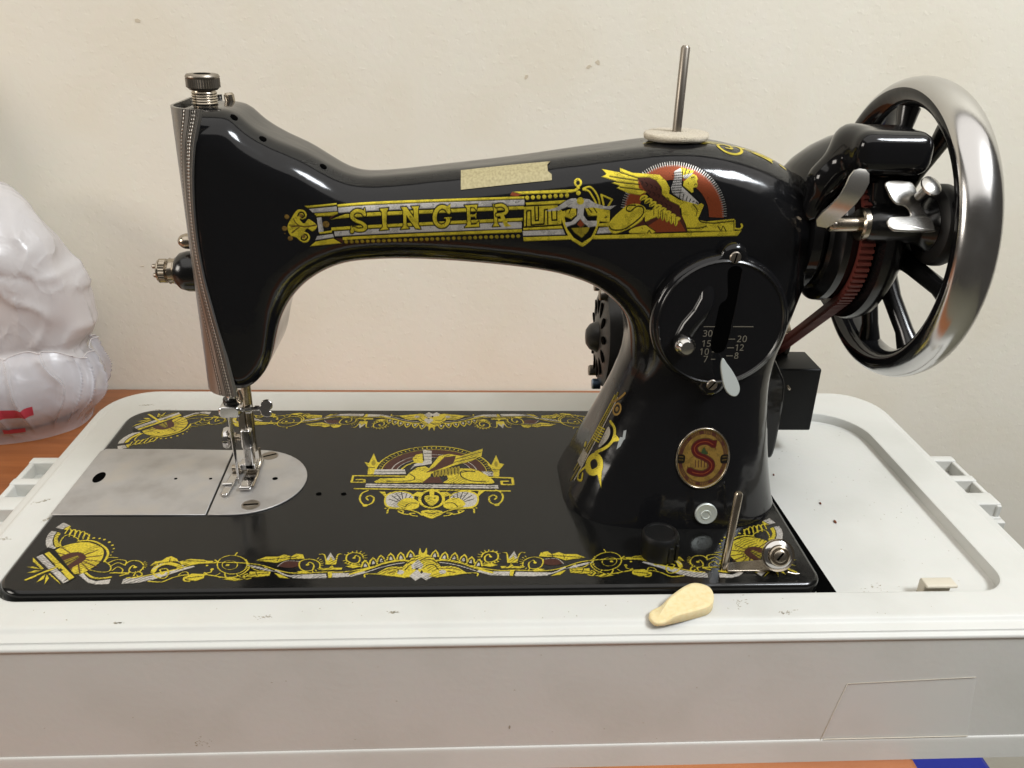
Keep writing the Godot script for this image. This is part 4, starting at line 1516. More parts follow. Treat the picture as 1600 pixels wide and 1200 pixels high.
func make_motor() -> void:
	var ax := Transform3D(Basis(Vector3(0, 1, 0), Vector3(1, 0, 0), Vector3(0, 0, -1)), Vector3(0, 56, -165))
	var mo := mp("motor", Mb.new().lathe([Vector2(0, 288), Vector2(25, 288), Vector2(29.4, 289.2), Vector2(30.6, 292), Vector2(30.6, 372), Vector2(28, 377), Vector2(10, 379), Vector2(10, 384), Vector2(0, 384)], ax, 60), mats.enamel_cast)
	sub(mo, "end_cover", Mb.new().lathe([Vector2(30.8, 300), Vector2(31.0, 292), Vector2(29.6, 288.2), Vector2(26, 286.8), Vector2(9.6, 285.2), Vector2(7.6, 281), Vector2(4.6, 278.8), Vector2(0, 278.2)], ax, 60), mats.motor_cast)
	for i in 12:
		var a := TAU * (i + 0.5) / 12
		var o := Shape.oval(Vector2.ZERO, 2.4, 5.6, 16)
		var f := ax * Transform3D(Basis(Vector3(-sin(a), 0, cos(a)), Vector3(cos(a), 0, sin(a)), Vector3(0, 1, 0)), Vector3(cos(a) * 19, 285.6, sin(a) * 19))
		sub(mo, "vent", Mb.new().prism(o, 0.6, 0.0, f), mats.dark_hole)
	for q in [[85, -158, 0], [27, -160, 1], [84, -178, 0], [29, -176, 0]]:
		var bl := sub(mo, "bolt", Mb.new().lathe([Vector2(0, 0), Vector2(3.6, 0), Vector2(3.6, 4.4), Vector2(2.9, 5.0), Vector2(0, 5.0)], along(Vector3(288.5, q[0], q[1]), Vector3(-1, 0, 0)), 6), mats.blue_bolt if q[2] == 1 else mats.old_nickel)
	sub(mo, "motor_pulley", Mb.new().lathe([Vector2(0, 384), Vector2(12, 386), Vector2(12, 388.5), Vector2(8, 391), Vector2(8, 395.5), Vector2(12, 398), Vector2(12, 400.5), Vector2(0, 401)], ax, 36), mats.nickel)
	var bx := mp("terminal_box", Mb.new().rbox(Vector3(397.5, 28.5, -148), Vector3(32.5, 40.5, 27), 1.2, 1.0), mats.black_plastic, "square black plastic terminal box")
	sub(bx, "socket", Mb.new().prism(Shape.oval(Vector2.ZERO, 2.6, 7, 20), 0.3, 0.0, facing(Vector3(384.5, 22.5, -134.4), Vector3(0, 0, 1))), mats.off_white_plastic)
	mp("motor_bracket", Mb.new().prism(Shape.spline(PackedVector2Array([Vector2(366, 73), Vector2(371, 69.5), Vector2(377, 60), Vector2(381, 51), Vector2(382, 30), Vector2(381.4, 9), Vector2(378, 6), Vector2(375, 10), Vector2(370, 12), Vector2(362, 14), Vector2(356, 40)]), true, 4), 9.0, 1.6, Transform3D(Basis(), Vector3(0, 0, -114))), mats.enamel)
	mp("bracket_wire", Mb.new().tube([Vector3(381.6, 52, -104.5), Vector3(382.6, 50.5, -104), Vector3(383.2, 50, -104.5)], 0.8, 8), mats.nickel)


func make_bed_fittings() -> void:
	# thread spool pin on the arm, with its felt
	var fe := Mb.new()
	var rg := []
	var rng := RandomNumberGenerator.new()
	rng.seed = 12
	var wob := []
	for k in 40:
		wob.append(rng.randf_range(-0.35, 0.35))
	for q in [[0.0, 0.0], [13.6, 0.0], [14.8, 0.7], [15.1, 1.8], [14.6, 2.9], [13.4, 3.3], [8.0, 3.5], [0.4, 3.4]]:
		var ring := []
		for k in 40:
			var t := TAU * k / 40
			ring.append(Vector3(301.8 + cos(t) * (q[0] + wob[k] * q[0] / 15.0), 183.5 + q[1] + cos(t) * q[0] * 0.02 + wob[(k * 7) % 40] * 0.5, -90 + sin(t) * q[0]))
		rg.append(ring)
	fe.loft(rg, true, 0.0)
	var sp := mp("spool_pin", Mb.new().tube([Vector3(301.9, 180, -90), Vector3(301.7, 222.6, -89.2), Vector3(301.7, 223.6, -89.2)], [2.05, 2.05, 1.3], 18), mats.old_nickel)
	sub(sp, "felt_washer", fe, mats.felt, "pale felt disc under the pin")
	mp("lower_spool_pin", Mb.new().tube([Vector3(326.9, 0, -12), Vector3(328.3, 41.2, -12), Vector3(328.4, 42.2, -12)], [1.9, 1.9, 1.3], 18), mats.nickel)
	# bobbin winder tension
	var bt := mp("winder_tension", Mb.new().prism(Shape.spline(PackedVector2Array([Vector2(328, 9.6), Vector2(331, 9.0), Vector2(352, 9.4), Vector2(354, 13), Vector2(352, 17.6), Vector2(331, 15.4), Vector2(328.4, 14.4)]), true, 3), 1.2, 0.3, level(0.2)).rbox(Vector3(351.5, 4, -12), Vector3(5, 8, 3), 0.6, 0.4), mats.nickel)
	var dx := along(Vector3(350.6, 9.2, -10.5), Vector3(-0.08, 0.42, 0.9))
	sub(bt, "tension_disc", Mb.new().lathe([Vector2(0, 0), Vector2(5, 0), Vector2(7.4, 1.2), Vector2(7.6, 1.7), Vector2(5.6, 1.0), Vector2(0, 1.0)], dx, 36), mats.nickel)
	sub(bt, "tension_disc", Mb.new().lathe([Vector2(0, 1.4), Vector2(5, 1.2), Vector2(7.3, 0.2), Vector2(7.4, 0.8), Vector2(5.6, 2.0), Vector2(0, 2.4)], dx, 36), mats.chrome)
	sub(bt, "tension_nut", Mb.new().lathe([Vector2(4.6, 2.0), Vector2(5.1, 3.0), Vector2(4.8, 4.4), Vector2(4.2, 4.8), Vector2(3.7, 4.2), Vector2(3.2, 4.2), Vector2(2.9, 5.0), Vector2(2.3, 5.3), Vector2(0, 5.2)], dx, 36), mats.nickel)
	sub(bt, "slot", Mb.new().prism(Shape.rrect(-2.2, -0.45, 2.2, 0.45, [0.1, 0.1, 0.1, 0.1], 2), 0.15, 0.0, facing(dx * Vector3(0, 5.2, 0), dx.basis.y, 0.9)), mats.dark_hole)
	sub(bt, "spring_end", Mb.new().tube([Vector3(355, 2.6, -6), Vector3(358, 2.0, -5.4), Vector3(360.4, 1.8, -5.6)], 0.5, 8), mats.nickel)
	# black knob standing on the bed
	var kx := Transform3D(Basis(), Vector3(298.6, 0, -24.5))
	var kb := mp("bed_knob", Mb.new().lathe([Vector2(8.8, 0), Vector2(9.0, 9.5), Vector2(8.8, 11.5), Vector2(8.0, 12.6), Vector2(6.8, 12.7), Vector2(6.4, 12.0), Vector2(0, 11.8)], kx, 44), mats.black_plastic)
	sub(kb, "grip_rib", Mb.new().rbox(Vector3(302.2, 5.0, -16.2), Vector3(2.2, 8.5, 1.6), 0.4, 0.3).rbox(Vector3(305.6, 5.0, -18.4), Vector3(1.6, 8.5, 1.6), 0.4, 0.3), mats.black_plastic)


# ======================================================================= bag and small things
func make_bag() -> void:
	var n1 := noise(0.012, 2, 91)
	var n2 := noise(0.012, 2, 92)
	var n3 := noise(0.03, 2, 95)
	var bm := mat("bag_film", Color(0.78, 0.765, 0.76), 0.27)
	bm.metallic_specular = 0.5
	bm.backlight_enabled = true
	bm.backlight = Color(0.4, 0.39, 0.39)
	bm.heightmap_enabled = true
	bm.heightmap_scale = 0.15
	var rf := noise(0.009, 4, 96)
	rf.fractal_type = FastNoiseLite.FRACTAL_RIDGED
	rf.fractal_gain = 0.4
	var rs := rf.get_seamless_image(512, 512)
	var ri := Image.create(512, 512, false, Image.FORMAT_RGB8)
	for y in 512:
		for x in 512:
			ri.set_pixel(x, y, grey(pow(rs.get_pixel(x, y).r, 3.5)))
	bm.heightmap_texture = ImageTexture.create_from_image(ri)
	bm.uv1_triplanar = true
	bm.uv1_scale = Vector3(6.0, 3.6, 6.0)
	var f := func(p: Vector3) -> float:
		var q := p + Vector3(n2.get_noise_3d(p.x, p.y, p.z), n2.get_noise_3d(p.y, p.z, p.x), n2.get_noise_3d(p.z, p.x, p.y)) * 9.0
		var up := sd_egg(q, Vector3(-146, 40, -330), Vector3(63, 70, 42))
		up = smin(up, sd_egg(q, Vector3(-120, 4, -332), Vector3(42, 44, 42)), 18.0)
		var lo := sd_egg(q, Vector3(-124, -44, -328), Vector3(44, 36, 44))
		lo = smin(lo, sd_egg(q, Vector3(-175, -40, -320), Vector3(70, 42, 48)), 14.0)
		var w := n3.get_noise_2d(p.x * 0.5, p.y * 0.5) * 4.0
		var k2 := Vector2(p.x + 132.0, p.y - 128.0)
		up -= 2.4 * pow(1.0 - absf(sin(k2.angle() * 7.0 + w * 0.6)), 3.0) * smoothstep(10.0, 60.0, k2.length())
		up += 3.5 * exp(-absf(p.y - 54.0 + (p.x + 150.0) * 0.12 + w) / 3.5) * smoothstep(-84.0, -116.0, p.x)
		var d := smin(up, lo, 3.0)
		d = smin(d, sd_egg(q, Vector3(-222, 110, -342), Vector3(46, 92, 32)), 14.0)
		d += n1.get_noise_3d(p.x, p.y, p.z) * 2.0
		d = maxf(d, -79.6 - p.y)
		return maxf(d, -p.z - 379.0)
	var b := thing("plastic_bag", "crumpled white plastic bag slumped on the table against the wall", "bag", Vector3(-150, -80, -325))
	shift(part(b, "bag_body", field_mesh(Vector3(-275, -84, -381), Vector3(-60, 214, -270), 2.6, f), bm), Vector3(140, 80, 325))
	# the loose outer film round the lower half, open at its torn upper edge
	var fm := bm.duplicate()
	fm.resource_name = "bag_outer_film"
	fm.albedo_color = Color(0.78, 0.79, 0.82, 0.4)
	fm.roughness = 0.26
	fm.metallic_specular = 0.5
	fm.transparency = BaseMaterial3D.TRANSPARENCY_ALPHA
	var rows := []
	for j in 61:
		var row := []
		for i in 301:
			row.append(film_point(n3, lerpf(-0.55, PI + 0.3, i / 300.0), j / 60.0))
		rows.append(row)
	var film := Mb.new().loft(rows, false, 0.0)
	shift(part(b, "outer_film", film, fm), Vector3(140, 80, 325))
	var hem := Mb.new()
	hem.tube(rows[60], 0.45, 6, false)
	shift(part(b, "film_hem", hem, bm), Vector3(140, 80, 325))
	# printed red band and lettering near the bottom, laid on the film
	var pm := mat("red_print", Color(0.64, 0.2, 0.26), 0.4)
	for q in [[0.98, 1.37, 0.36, 0.46], [1.08, 1.32, 0.14, 0.2]]:
		var br := []
		for j in 5:
			var row := []
			for i in 30:
				var a := lerpf(q[0], q[1], i / 29.0)
				if q[2] < 0.3 and i % 5 == 4 and j % 2 == 1:
					a -= 0.006
				var p := film_point(n3, a, lerpf(q[2], q[3], j / 4.0))
				row.append(p + Vector3(cos(a), 0.25, sin(a)) * 0.7)
			br.append(row)
		shift(part(b, "printed_band", Mb.new().loft(br, false, 0.0), pm), Vector3(140, 80, 325))


func film_point(n3: FastNoiseLite, a: float, h: float) -> Vector3:
	var top := -4.0 + 7.0 * n3.get_noise_2d(a * 28.0, 3.0) - 16.0 * smoothstep(1.0, 0.0, a)
	var y := lerpf(-79.4, top, h)
	var rr := lerpf(0.84, 1.04, smoothstep(0.0, 0.45, h)) - 0.1 * smoothstep(0.6, 1.0, h)
	var fold := pow(1.0 - absf(sin(a * 13.0 - h * 1.6 + n3.get_noise_2d(a * 20.0, h * 20.0) * 4.0)), 3.0) * 7.0 * smoothstep(0.05, 0.6, h) + n3.get_noise_2d(a * 24.0, y * 0.6) * 2.4
	var rx := 70.0 * rr + fold
	var rz := 56.0 * rr + fold
	return Vector3(-144 + cos(a) * rx, y, maxf(-322 + sin(a) * rz, -378.0))


func make_small_things() -> void:
	# chalk on the rim
	var ck := thing("tailor_chalk", "cream wedge of tailor chalk lying on the white rim in front of the black knob", "chalk", Vector3(300, -3, 10))
	var o := Shape.spline(PackedVector2Array([Vector2(286, -21.5), Vector2(288.5, -23.6), Vector2(296, -22), Vector2(307, -18.6), Vector2(312.6, -16.2), Vector2(315.6, -12), Vector2(316.4, -6.5), Vector2(314.6, -3), Vector2(309.5, -1.2), Vector2(304, -3.4), Vector2(296, -9.8), Vector2(291.6, -13), Vector2(287, -15.6), Vector2(285.4, -18.6)]), true, 4)
	var m := Mb.new()
	var cn := Shape.normals(o)
	var rings := []
	var capped := PackedVector2Array()
	for q in [[0.3, 0.0], [0.0, 0.5], [0.1, -0.6], [0.4, -0.2], [1.5, 0.0]]:
		var ring := []
		for k in o.size():
			var v: Vector2 = o[k] - cn[k] * q[0]
			var h := 3.0 + 2.3 * smoothstep(291.0, 297.0, v.x) + (v.y + 12.0) * 0.07
			ring.append(Vector3(v.x, -2.9 + (q[1] if q[1] >= 0.0 and q[0] != 1.5 else h + q[1]), -v.y))
			if q[0] == 1.5:
				capped.append(v)
		rings.append(ring)
	m.loft(rings, true, 0.4)
	m.cap(rings[-1], capped)
	shift(part(ck, "chalk_body", m, mats.chalk), Vector3(-300, 3, -10))
	# crumbs in the tray
	for q in [[403.5, -63.6, 1.3, 0.7, "brown wood crumb in the white tray, the longest of the specks"], [402.5, -81.5, 0.9, 0.5, "small brown crumb in the white tray behind the longest speck"], [386.5, -112.0, 0.8, 0.4, "tiny dark speck in the white tray next to the motor bracket"]]:
		var t := thing("crumb", q[4], "crumb", Vector3(q[0], -9.3, q[1]), "crumbs in the white tray")
		part(t, "crumb_body", Mb.new().ball(Vector3(0, 0.35, 0), Vector3(q[2] * 0.55, 0.5, q[2] * 1.2), 9), mats.brown_crumb)
	# blue stool below the table end
	var s := thing("blue_stool", "deep blue plastic stool on the floor past the table end", "stool", Vector3(575, -749, -250))
	part(s, "seat", Mb.new().prism(Shape.rrect(-125, -125, 125, 125, [45, 45, 45, 45], 10), 22, 6, Transform3D(Basis(Vector3(1, 0, 0), Vector3(0, 0, -1), Vector3(0, 1, 0)), Vector3(0, 327, 0))), mats.blue_plastic)
	for c in [[-1, -1], [1, -1], [1, 1], [-1, 1]]:
		part(s, "leg", Mb.new().tube([Vector3(c[0] * 90, 328, c[1] * 90), Vector3(c[0] * 118, 0, c[1] * 118)], [20, 14], 16), mats.blue_plastic)


func paint_arm(c: Canvas) -> void:
	c.P("g", [149.53, 156.15, 231.22, 161.48, 231.23, 160.4, 149.51, 155.07])
	c.P("s", [149.69, 154.89, 231.24, 160.18, 231.29, 157.7, 149.82, 152.49])
	c.P("g", [146.28, 149.81, 152.44, 152.09, 231.3, 157.43, 231.34, 155.9, 152.38, 150.39])
	c.P("g", [146.45, 146.29, 230.69, 152.24, 230.74, 150.79, 146.35, 144.71])
	c.P("s", [147.48, 144.51, 230.36, 150.46, 230.47, 147.3, 147.53, 142.13])
	c.P("g", [151.15, 141.91, 230.48, 147.1, 230.52, 145.63, 151.04, 140.38])
	c.L("k", 0.26, [149.51, 154.96, 231.24, 160.29])
	c.L("k", 0.26, [149.81, 152.38, 231.29, 157.58])
	c.L("k", 0.27, [147.49, 144.59, 230.75, 150.63])
	c.L("k", 0.27, [147.53, 142.01, 230.47, 147.22])
	c.L("k", 0.30, [149.59, 155.25, 149.81, 152.38])
	c.L("k", 0.30, [147.42, 144.71, 147.6, 141.93])
	c.C("m", 152.51, 139.59, 0.89)
	c.C("m", 154.87, 139.66, 0.90)
	c.C("m", 157.23, 139.74, 0.90)
	c.C("m", 159.60, 139.83, 0.90)
	c.C("m", 161.98, 139.93, 0.90)
	c.C("m", 164.36, 140.04, 0.91)
	c.C("m", 166.74, 140.15, 0.91)
	c.C("m", 169.13, 140.27, 0.91)
	c.C("m", 171.52, 140.39, 0.91)
	c.C("m", 173.91, 140.52, 0.91)
	c.C("m", 176.31, 140.65, 0.91)
	c.C("m", 178.70, 140.78, 0.91)
	c.C("m", 181.10, 140.92, 0.91)
	c.C("m", 183.49, 141.06, 0.91)
	c.C("m", 185.89, 141.20, 0.91)
	c.C("m", 188.29, 141.34, 0.91)
	c.C("m", 190.69, 141.49, 0.91)
	c.C("m", 193.09, 141.64, 0.91)
	c.C("m", 195.48, 141.79, 0.91)
	c.C("m", 197.88, 141.94, 0.91)
	c.C("m", 200.28, 142.09, 0.91)
	c.C("m", 202.67, 142.24, 0.91)
	c.C("m", 205.07, 142.39, 0.91)
	c.C("m", 207.47, 142.54, 0.91)
	c.C("m", 209.86, 142.69, 0.91)
	c.C("m", 212.26, 142.84, 0.91)
	c.C("m", 214.65, 142.99, 0.91)
	c.C("m", 217.05, 143.13, 0.91)
	c.C("m", 219.44, 143.28, 0.91)
	c.C("m", 221.83, 143.43, 0.91)
	c.C("m", 224.23, 143.58, 0.91)
	c.C("m", 226.62, 143.72, 0.91)
	c.C("m", 229.01, 143.87, 0.91)
	c.P("g", [135.45, 155.86, 149.16, 156.77, 149.23, 155.91, 136.86, 154.86])
	c.P("s", [137.21, 154.51, 149.15, 155.44, 149.47, 153.42, 138.95, 152.76])
	c.P("g", [139.31, 152.57, 149.47, 153.35, 149.62, 152.23, 147.13, 151.37, 142.6, 151.19, 140.35, 151.2])
	c.P("s", [140.49, 150.62, 142.58, 150.88, 143.23, 144.53, 140.89, 144.15])
	c.P("g", [140.82, 144.15, 146.56, 144.98, 146.69, 143.88, 141.33, 143.28])
	c.P("s", [140.14, 142.5, 147.04, 143.4, 147.39, 141.73, 139.18, 140.52])
	c.P("g", [139.22, 140.0, 147.1, 141.32, 150.54, 138.97, 136.59, 137.76])
	c.P("d", [146.36, 151.18, 149.04, 151.93, 145.9, 149.78])
	c.P("d", [148.05, 141.32, 151.12, 141.37, 150.94, 139.18])
	c.L("k", 0.26, [137.22, 154.7, 149.15, 155.69])
	c.L("k", 0.26, [138.94, 152.61, 149.47, 153.31])
	c.L("k", 0.23, [142.58, 150.88, 143.23, 144.53])
	c.B("g", [131.54, 153.2, 133.11, 154.34, 135.31, 153.94, 136.31, 152.39, 136.0, 150.65, 134.64, 149.88, 133.16, 150.09, 134.89, 148.13, 136.9, 150.06, 138.34, 149.27, 139.76, 148.09, 140.44, 146.91, 139.58, 145.34, 138.01, 144.57, 136.22, 145.77, 135.01, 144.6, 136.44, 143.6, 137.07, 141.81, 136.19, 140.04, 134.26, 139.46, 132.44, 140.48, 131.04, 141.88, 128.85, 142.7, 127.89, 144.67, 127.92, 147.41, 129.44, 150.12])
	c.S("k", 0.52, [132.52, 151.45, 133.36, 152.8, 134.85, 152.79, 135.31, 151.43, 134.14, 150.66])
	c.S("k", 0.53, [133.52, 142.25, 133.24, 141.06, 134.72, 140.65, 135.94, 141.83, 135.46, 143.02, 134.33, 143.03])
	c.S("d", 0.34, [129.16, 146.62, 132.56, 146.98, 135.52, 146.56, 140.08, 147.3])
	c.S("d", 0.26, [130.56, 150.11, 131.52, 148.16, 132.93, 146.97])
	c.S("d", 0.26, [129.32, 143.87, 131.31, 145.42, 132.9, 146.58])
	c.S("d", 0.22, [128.48, 147.4, 131.08, 147.19])
	c.C("o", 127.85, 151.10, 1.11)
	c.C("o", 126.50, 145.94, 1.19)
	c.C("o", 128.57, 141.51, 1.13)
	c.C("o", 144.26, 147.67, 1.51)
	c.C("o", 126.50, 143.70, 0.34)
	c.C("o", 133.84, 151.63, 0.82)
	c.C("o", 134.39, 142.32, 0.83)
	c.S("k", 2.30, [161.12, 151.93, 160.06, 153.09, 157.78, 153.43, 155.86, 152.34, 155.8, 150.47, 157.66, 149.07, 159.93, 148.2, 161.33, 146.77, 160.57, 145.37, 158.05, 145.02, 156.16, 145.71, 155.32, 144.32])
	c.L("k", 1.07, [161.14, 154.39, 161.49, 151.38])
	c.L("k", 1.07, [155.26, 146.89, 155.51, 144.32])
	c.S("g", 1.61, [161.12, 151.93, 160.06, 153.09, 157.78, 153.43, 155.86, 152.34, 155.8, 150.47, 157.66, 149.07, 159.93, 148.2, 161.33, 146.77, 160.57, 145.37, 158.05, 145.02, 156.16, 145.71, 155.32, 144.32])
	c.L("g", 0.38, [161.14, 154.39, 161.49, 151.38])
	c.L("g", 0.38, [155.26, 146.89, 155.51, 144.32])
	c.L("k", 0.62, [167.56, 154.39, 171.8, 154.84, 170.83, 153.2, 170.68, 146.71, 171.72, 145.54, 167.44, 145.0, 168.93, 146.69, 168.71, 152.97, 167.56, 154.39])
	c.P("g", [167.56, 154.39, 171.8, 154.84, 170.83, 153.2, 170.68, 146.71, 171.72, 145.54, 167.44, 145.0, 168.93, 146.69, 168.71, 152.97])
	c.L("k", 0.62, [177.0, 155.33, 179.52, 155.47, 182.76, 151.05, 182.61, 154.51, 181.45, 155.64, 185.24, 155.96, 184.66, 154.64, 184.72, 147.77, 185.78, 146.0, 183.45, 146.08, 179.41, 151.92, 179.48, 147.46, 180.73, 146.1, 176.64, 145.63, 178.04, 147.24, 178.04, 153.74, 177.0, 155.33])
	c.P("g", [177.0, 155.33, 179.52, 155.47, 182.76, 151.05, 182.61, 154.51, 181.45, 155.64, 185.24, 155.96, 184.66, 154.64, 184.72, 147.77, 185.78, 146.0, 183.45, 146.08, 179.41, 151.92, 179.48, 147.46, 180.73, 146.1, 176.64, 145.63, 178.04, 147.24, 178.04, 153.74])
	c.S("k", 2.48, [198.08, 153.9, 196.92, 155.44, 194.98, 155.86, 193.05, 154.7, 191.95, 152.22, 192.24, 149.31, 194.17, 147.49, 196.51, 147.94, 197.76, 149.63, 197.76, 150.89])
	c.L("k", 1.40, [196.33, 151.17, 199.04, 151.43])
	c.P("k", [198.92, 157.57, 196.72, 155.91, 198.46, 152.77])
	c.S("g", 1.78, [198.08, 153.9, 196.92, 155.44, 194.98, 155.86, 193.05, 154.7, 191.95, 152.22, 192.24, 149.31, 194.17, 147.49, 196.51, 147.94, 197.76, 149.63, 197.76, 150.89])
	c.L("g", 0.70, [196.33, 151.17, 199.04, 151.43])
	c.P("g", [198.92, 157.24, 196.72, 155.91, 198.46, 152.77])
	c.L("k", 0.62, [204.84, 156.88, 210.82, 157.43, 210.27, 154.81, 209.29, 156.1, 207.43, 156.04, 207.53, 153.08, 209.62, 153.25, 210.27, 154.04, 210.19, 151.03, 209.52, 152.08, 207.69, 151.84, 207.88, 148.45, 210.14, 148.74, 211.37, 150.16, 211.63, 147.59, 205.0, 147.11, 206.32, 148.65, 206.04, 155.55, 204.84, 156.88])
	c.P("g", [204.84, 156.88, 210.82, 157.43, 210.27, 154.81, 209.29, 156.1, 207.43, 156.04, 207.53, 153.08, 209.62, 153.25, 210.27, 154.04, 210.19, 151.03, 209.52, 152.08, 207.69, 151.84, 207.88, 148.45, 210.14, 148.74, 211.37, 150.16, 211.63, 147.59, 205.0, 147.11, 206.32, 148.65, 206.04, 155.55])
	c.L("k", 0.62, [217.2, 157.63, 219.01, 157.8, 219.67, 149.39, 220.68, 148.03, 217.36, 147.82, 218.23, 149.35, 217.79, 156.54, 217.2, 157.63])
	c.P("g", [217.2, 157.63, 219.01, 157.8, 219.67, 149.39, 220.68, 148.03, 217.36, 147.82, 218.23, 149.35, 217.79, 156.54])
	c.S("k", 2.16, [218.94, 157.06, 221.45, 157.39, 223.41, 156.06, 223.06, 154.12, 219.4, 153.12])
	c.P("k", [220.37, 153.34, 222.11, 153.58, 224.23, 149.51, 225.94, 148.29, 222.83, 148.08])
	c.S("g", 1.47, [218.94, 157.06, 221.45, 157.39, 223.41, 156.06, 223.06, 154.12, 219.4, 153.12])
	c.P("g", [220.37, 153.34, 222.11, 153.58, 224.23, 149.51, 225.94, 148.29, 222.83, 148.08])
	c.P("g", [225.79, 163.09, 252.96, 165.14, 254.68, 166.37, 255.56, 165.6, 253.68, 164.13, 251.6, 163.6, 229.99, 162.16])
	c.P("r", [224.92, 161.65, 225.79, 162.96, 229.99, 162.16, 227.9, 161.24])
	c.C("g", 254.51, 167.78, 1.80)
	c.C("k", 254.51, 167.69, 0.83)
	c.L("g", 0.90, [254.51, 166.36, 254.7, 165.4])
	c.S("g", 0.87, [256.78, 165.48, 259.55, 166.29, 261.66, 164.83, 263.55, 161.69, 264.26, 159.08])
	c.S("g", 0.87, [256.79, 165.09, 259.24, 164.52, 261.46, 161.63, 262.73, 159.4])
	c.L("g", 0.91, [264.69, 163.26, 269.61, 161.34, 268.17, 158.59])
	c.L("g", 0.91, [264.69, 163.26, 266.03, 158.96])
	c.P("g", [231.61, 158.92, 249.6, 160.58, 246.88, 158.7, 232.17, 157.71])
	c.P("g", [231.13, 157.26, 245.49, 158.38, 248.1, 155.63, 247.88, 149.72, 231.43, 148.3])
	c.L("k", 0.53, [232.49, 148.4, 232.43, 155.19, 234.18, 155.53, 234.6, 149.0, 240.25, 149.69])
	c.L("k", 0.53, [235.88, 157.05, 236.3, 151.02, 237.78, 151.2, 237.46, 157.1])
	c.L("k", 0.53, [240.25, 149.69, 240.15, 155.94, 241.55, 156.09, 241.95, 149.74])
	c.L("k", 0.53, [243.32, 156.03, 243.72, 151.4, 245.83, 151.64, 245.63, 155.56])
	c.L("k", 0.35, [231.13, 157.26, 245.49, 158.45])
	c.P("g", [231.1, 147.64, 248.09, 149.19, 248.88, 147.7, 231.14, 146.48])
	c.P("s", [230.79, 146.26, 248.89, 147.55, 250.1, 144.9, 231.23, 143.94])
	c.P("g", [231.24, 143.47, 251.18, 144.71, 252.71, 142.93, 231.49, 141.6])
	c.L("k", 0.28, [230.79, 146.4, 248.88, 147.7])
	c.L("k", 0.29, [231.05, 143.79, 250.81, 144.92])
	c.L("k", 0.28, [231.09, 147.82, 248.08, 149.37])
	c.P("g", [263.33, 144.72, 277.54, 146.01, 277.71, 144.01, 262.71, 143.35])
	c.P("g", [264.69, 150.66, 269.98, 151.23, 269.06, 149.33, 264.44, 149.21])
	c.P("s", [264.83, 148.71, 269.42, 149.2, 271.24, 146.5, 263.79, 145.79])
	c.B("g", [248.02, 153.85, 255.67, 152.99, 264.25, 154.3, 264.2, 148.55, 262.66, 144.15, 260.33, 141.53, 257.92, 139.92, 254.96, 141.38, 252.16, 143.32, 249.39, 148.14])
	c.P("k", [249.12, 152.99, 263.57, 153.92, 263.09, 148.16, 261.56, 144.49, 257.63, 141.64, 253.73, 143.91, 250.65, 147.82])
	c.P("m", [252.23, 148.22, 260.73, 148.89, 259.99, 146.63, 257.39, 143.72, 253.96, 146.03])
	c.P("g", [246.2, 154.86, 253.98, 157.56, 254.37, 154.02, 252.18, 152.11, 248.57, 153.43])
	c.P("g", [257.87, 157.32, 261.71, 157.78, 269.03, 156.56, 269.27, 151.21, 264.99, 151.38, 264.1, 153.94, 259.49, 154.09])
	c.P("s", [240.69, 155.71, 245.55, 157.26, 249.27, 160.16, 251.67, 161.33, 253.77, 161.46, 255.7, 159.38, 256.98, 161.49, 259.55, 161.23, 262.29, 159.56, 266.96, 158.35, 271.91, 158.94, 269.01, 156.84, 261.37, 157.7, 257.59, 157.24, 257.44, 154.11, 259.48, 151.66, 263.61, 151.85, 263.55, 149.26, 260.2, 148.73, 257.78, 150.47, 256.14, 152.29, 254.08, 150.0, 250.26, 148.46, 249.43, 150.67, 252.24, 151.1, 254.64, 153.6, 254.8, 156.81, 250.11, 157.46, 246.32, 155.86, 242.11, 155.39])
	c.L("k", 0.28, [250.11, 157.46, 249.53, 155.31])
	c.L("k", 0.28, [251.89, 157.15, 250.98, 154.64])
	c.L("k", 0.28, [259.27, 157.36, 261.18, 155.28])
	c.L("k", 0.28, [261.74, 157.43, 263.29, 155.34])
	c.C("g", 255.75, 160.35, 1.61)
	c.P("r", [256.24, 152.29, 258.05, 150.11, 256.47, 148.63, 254.86, 150.03])
	c.L("o", 0.32, [255.35, 149.57, 257.03, 148.36, 258.18, 149.83])
	c.L("k", 0.28, [266.98, 153.3, 267.84, 153.61])
	c.C("g", 232.45, 160.88, 0.94)
	c.C("g", 234.93, 161.11, 0.94)
	c.C("g", 237.41, 161.33, 0.94)
	c.C("g", 239.89, 161.56, 0.94)
	c.C("g", 242.36, 161.79, 0.94)
	c.C("g", 244.84, 162.02, 0.94)
	c.C("g", 247.31, 162.25, 0.94)
	c.C("g", 249.78, 162.48, 0.94)
	c.C("g", 254.74, 163.61, 1.05)


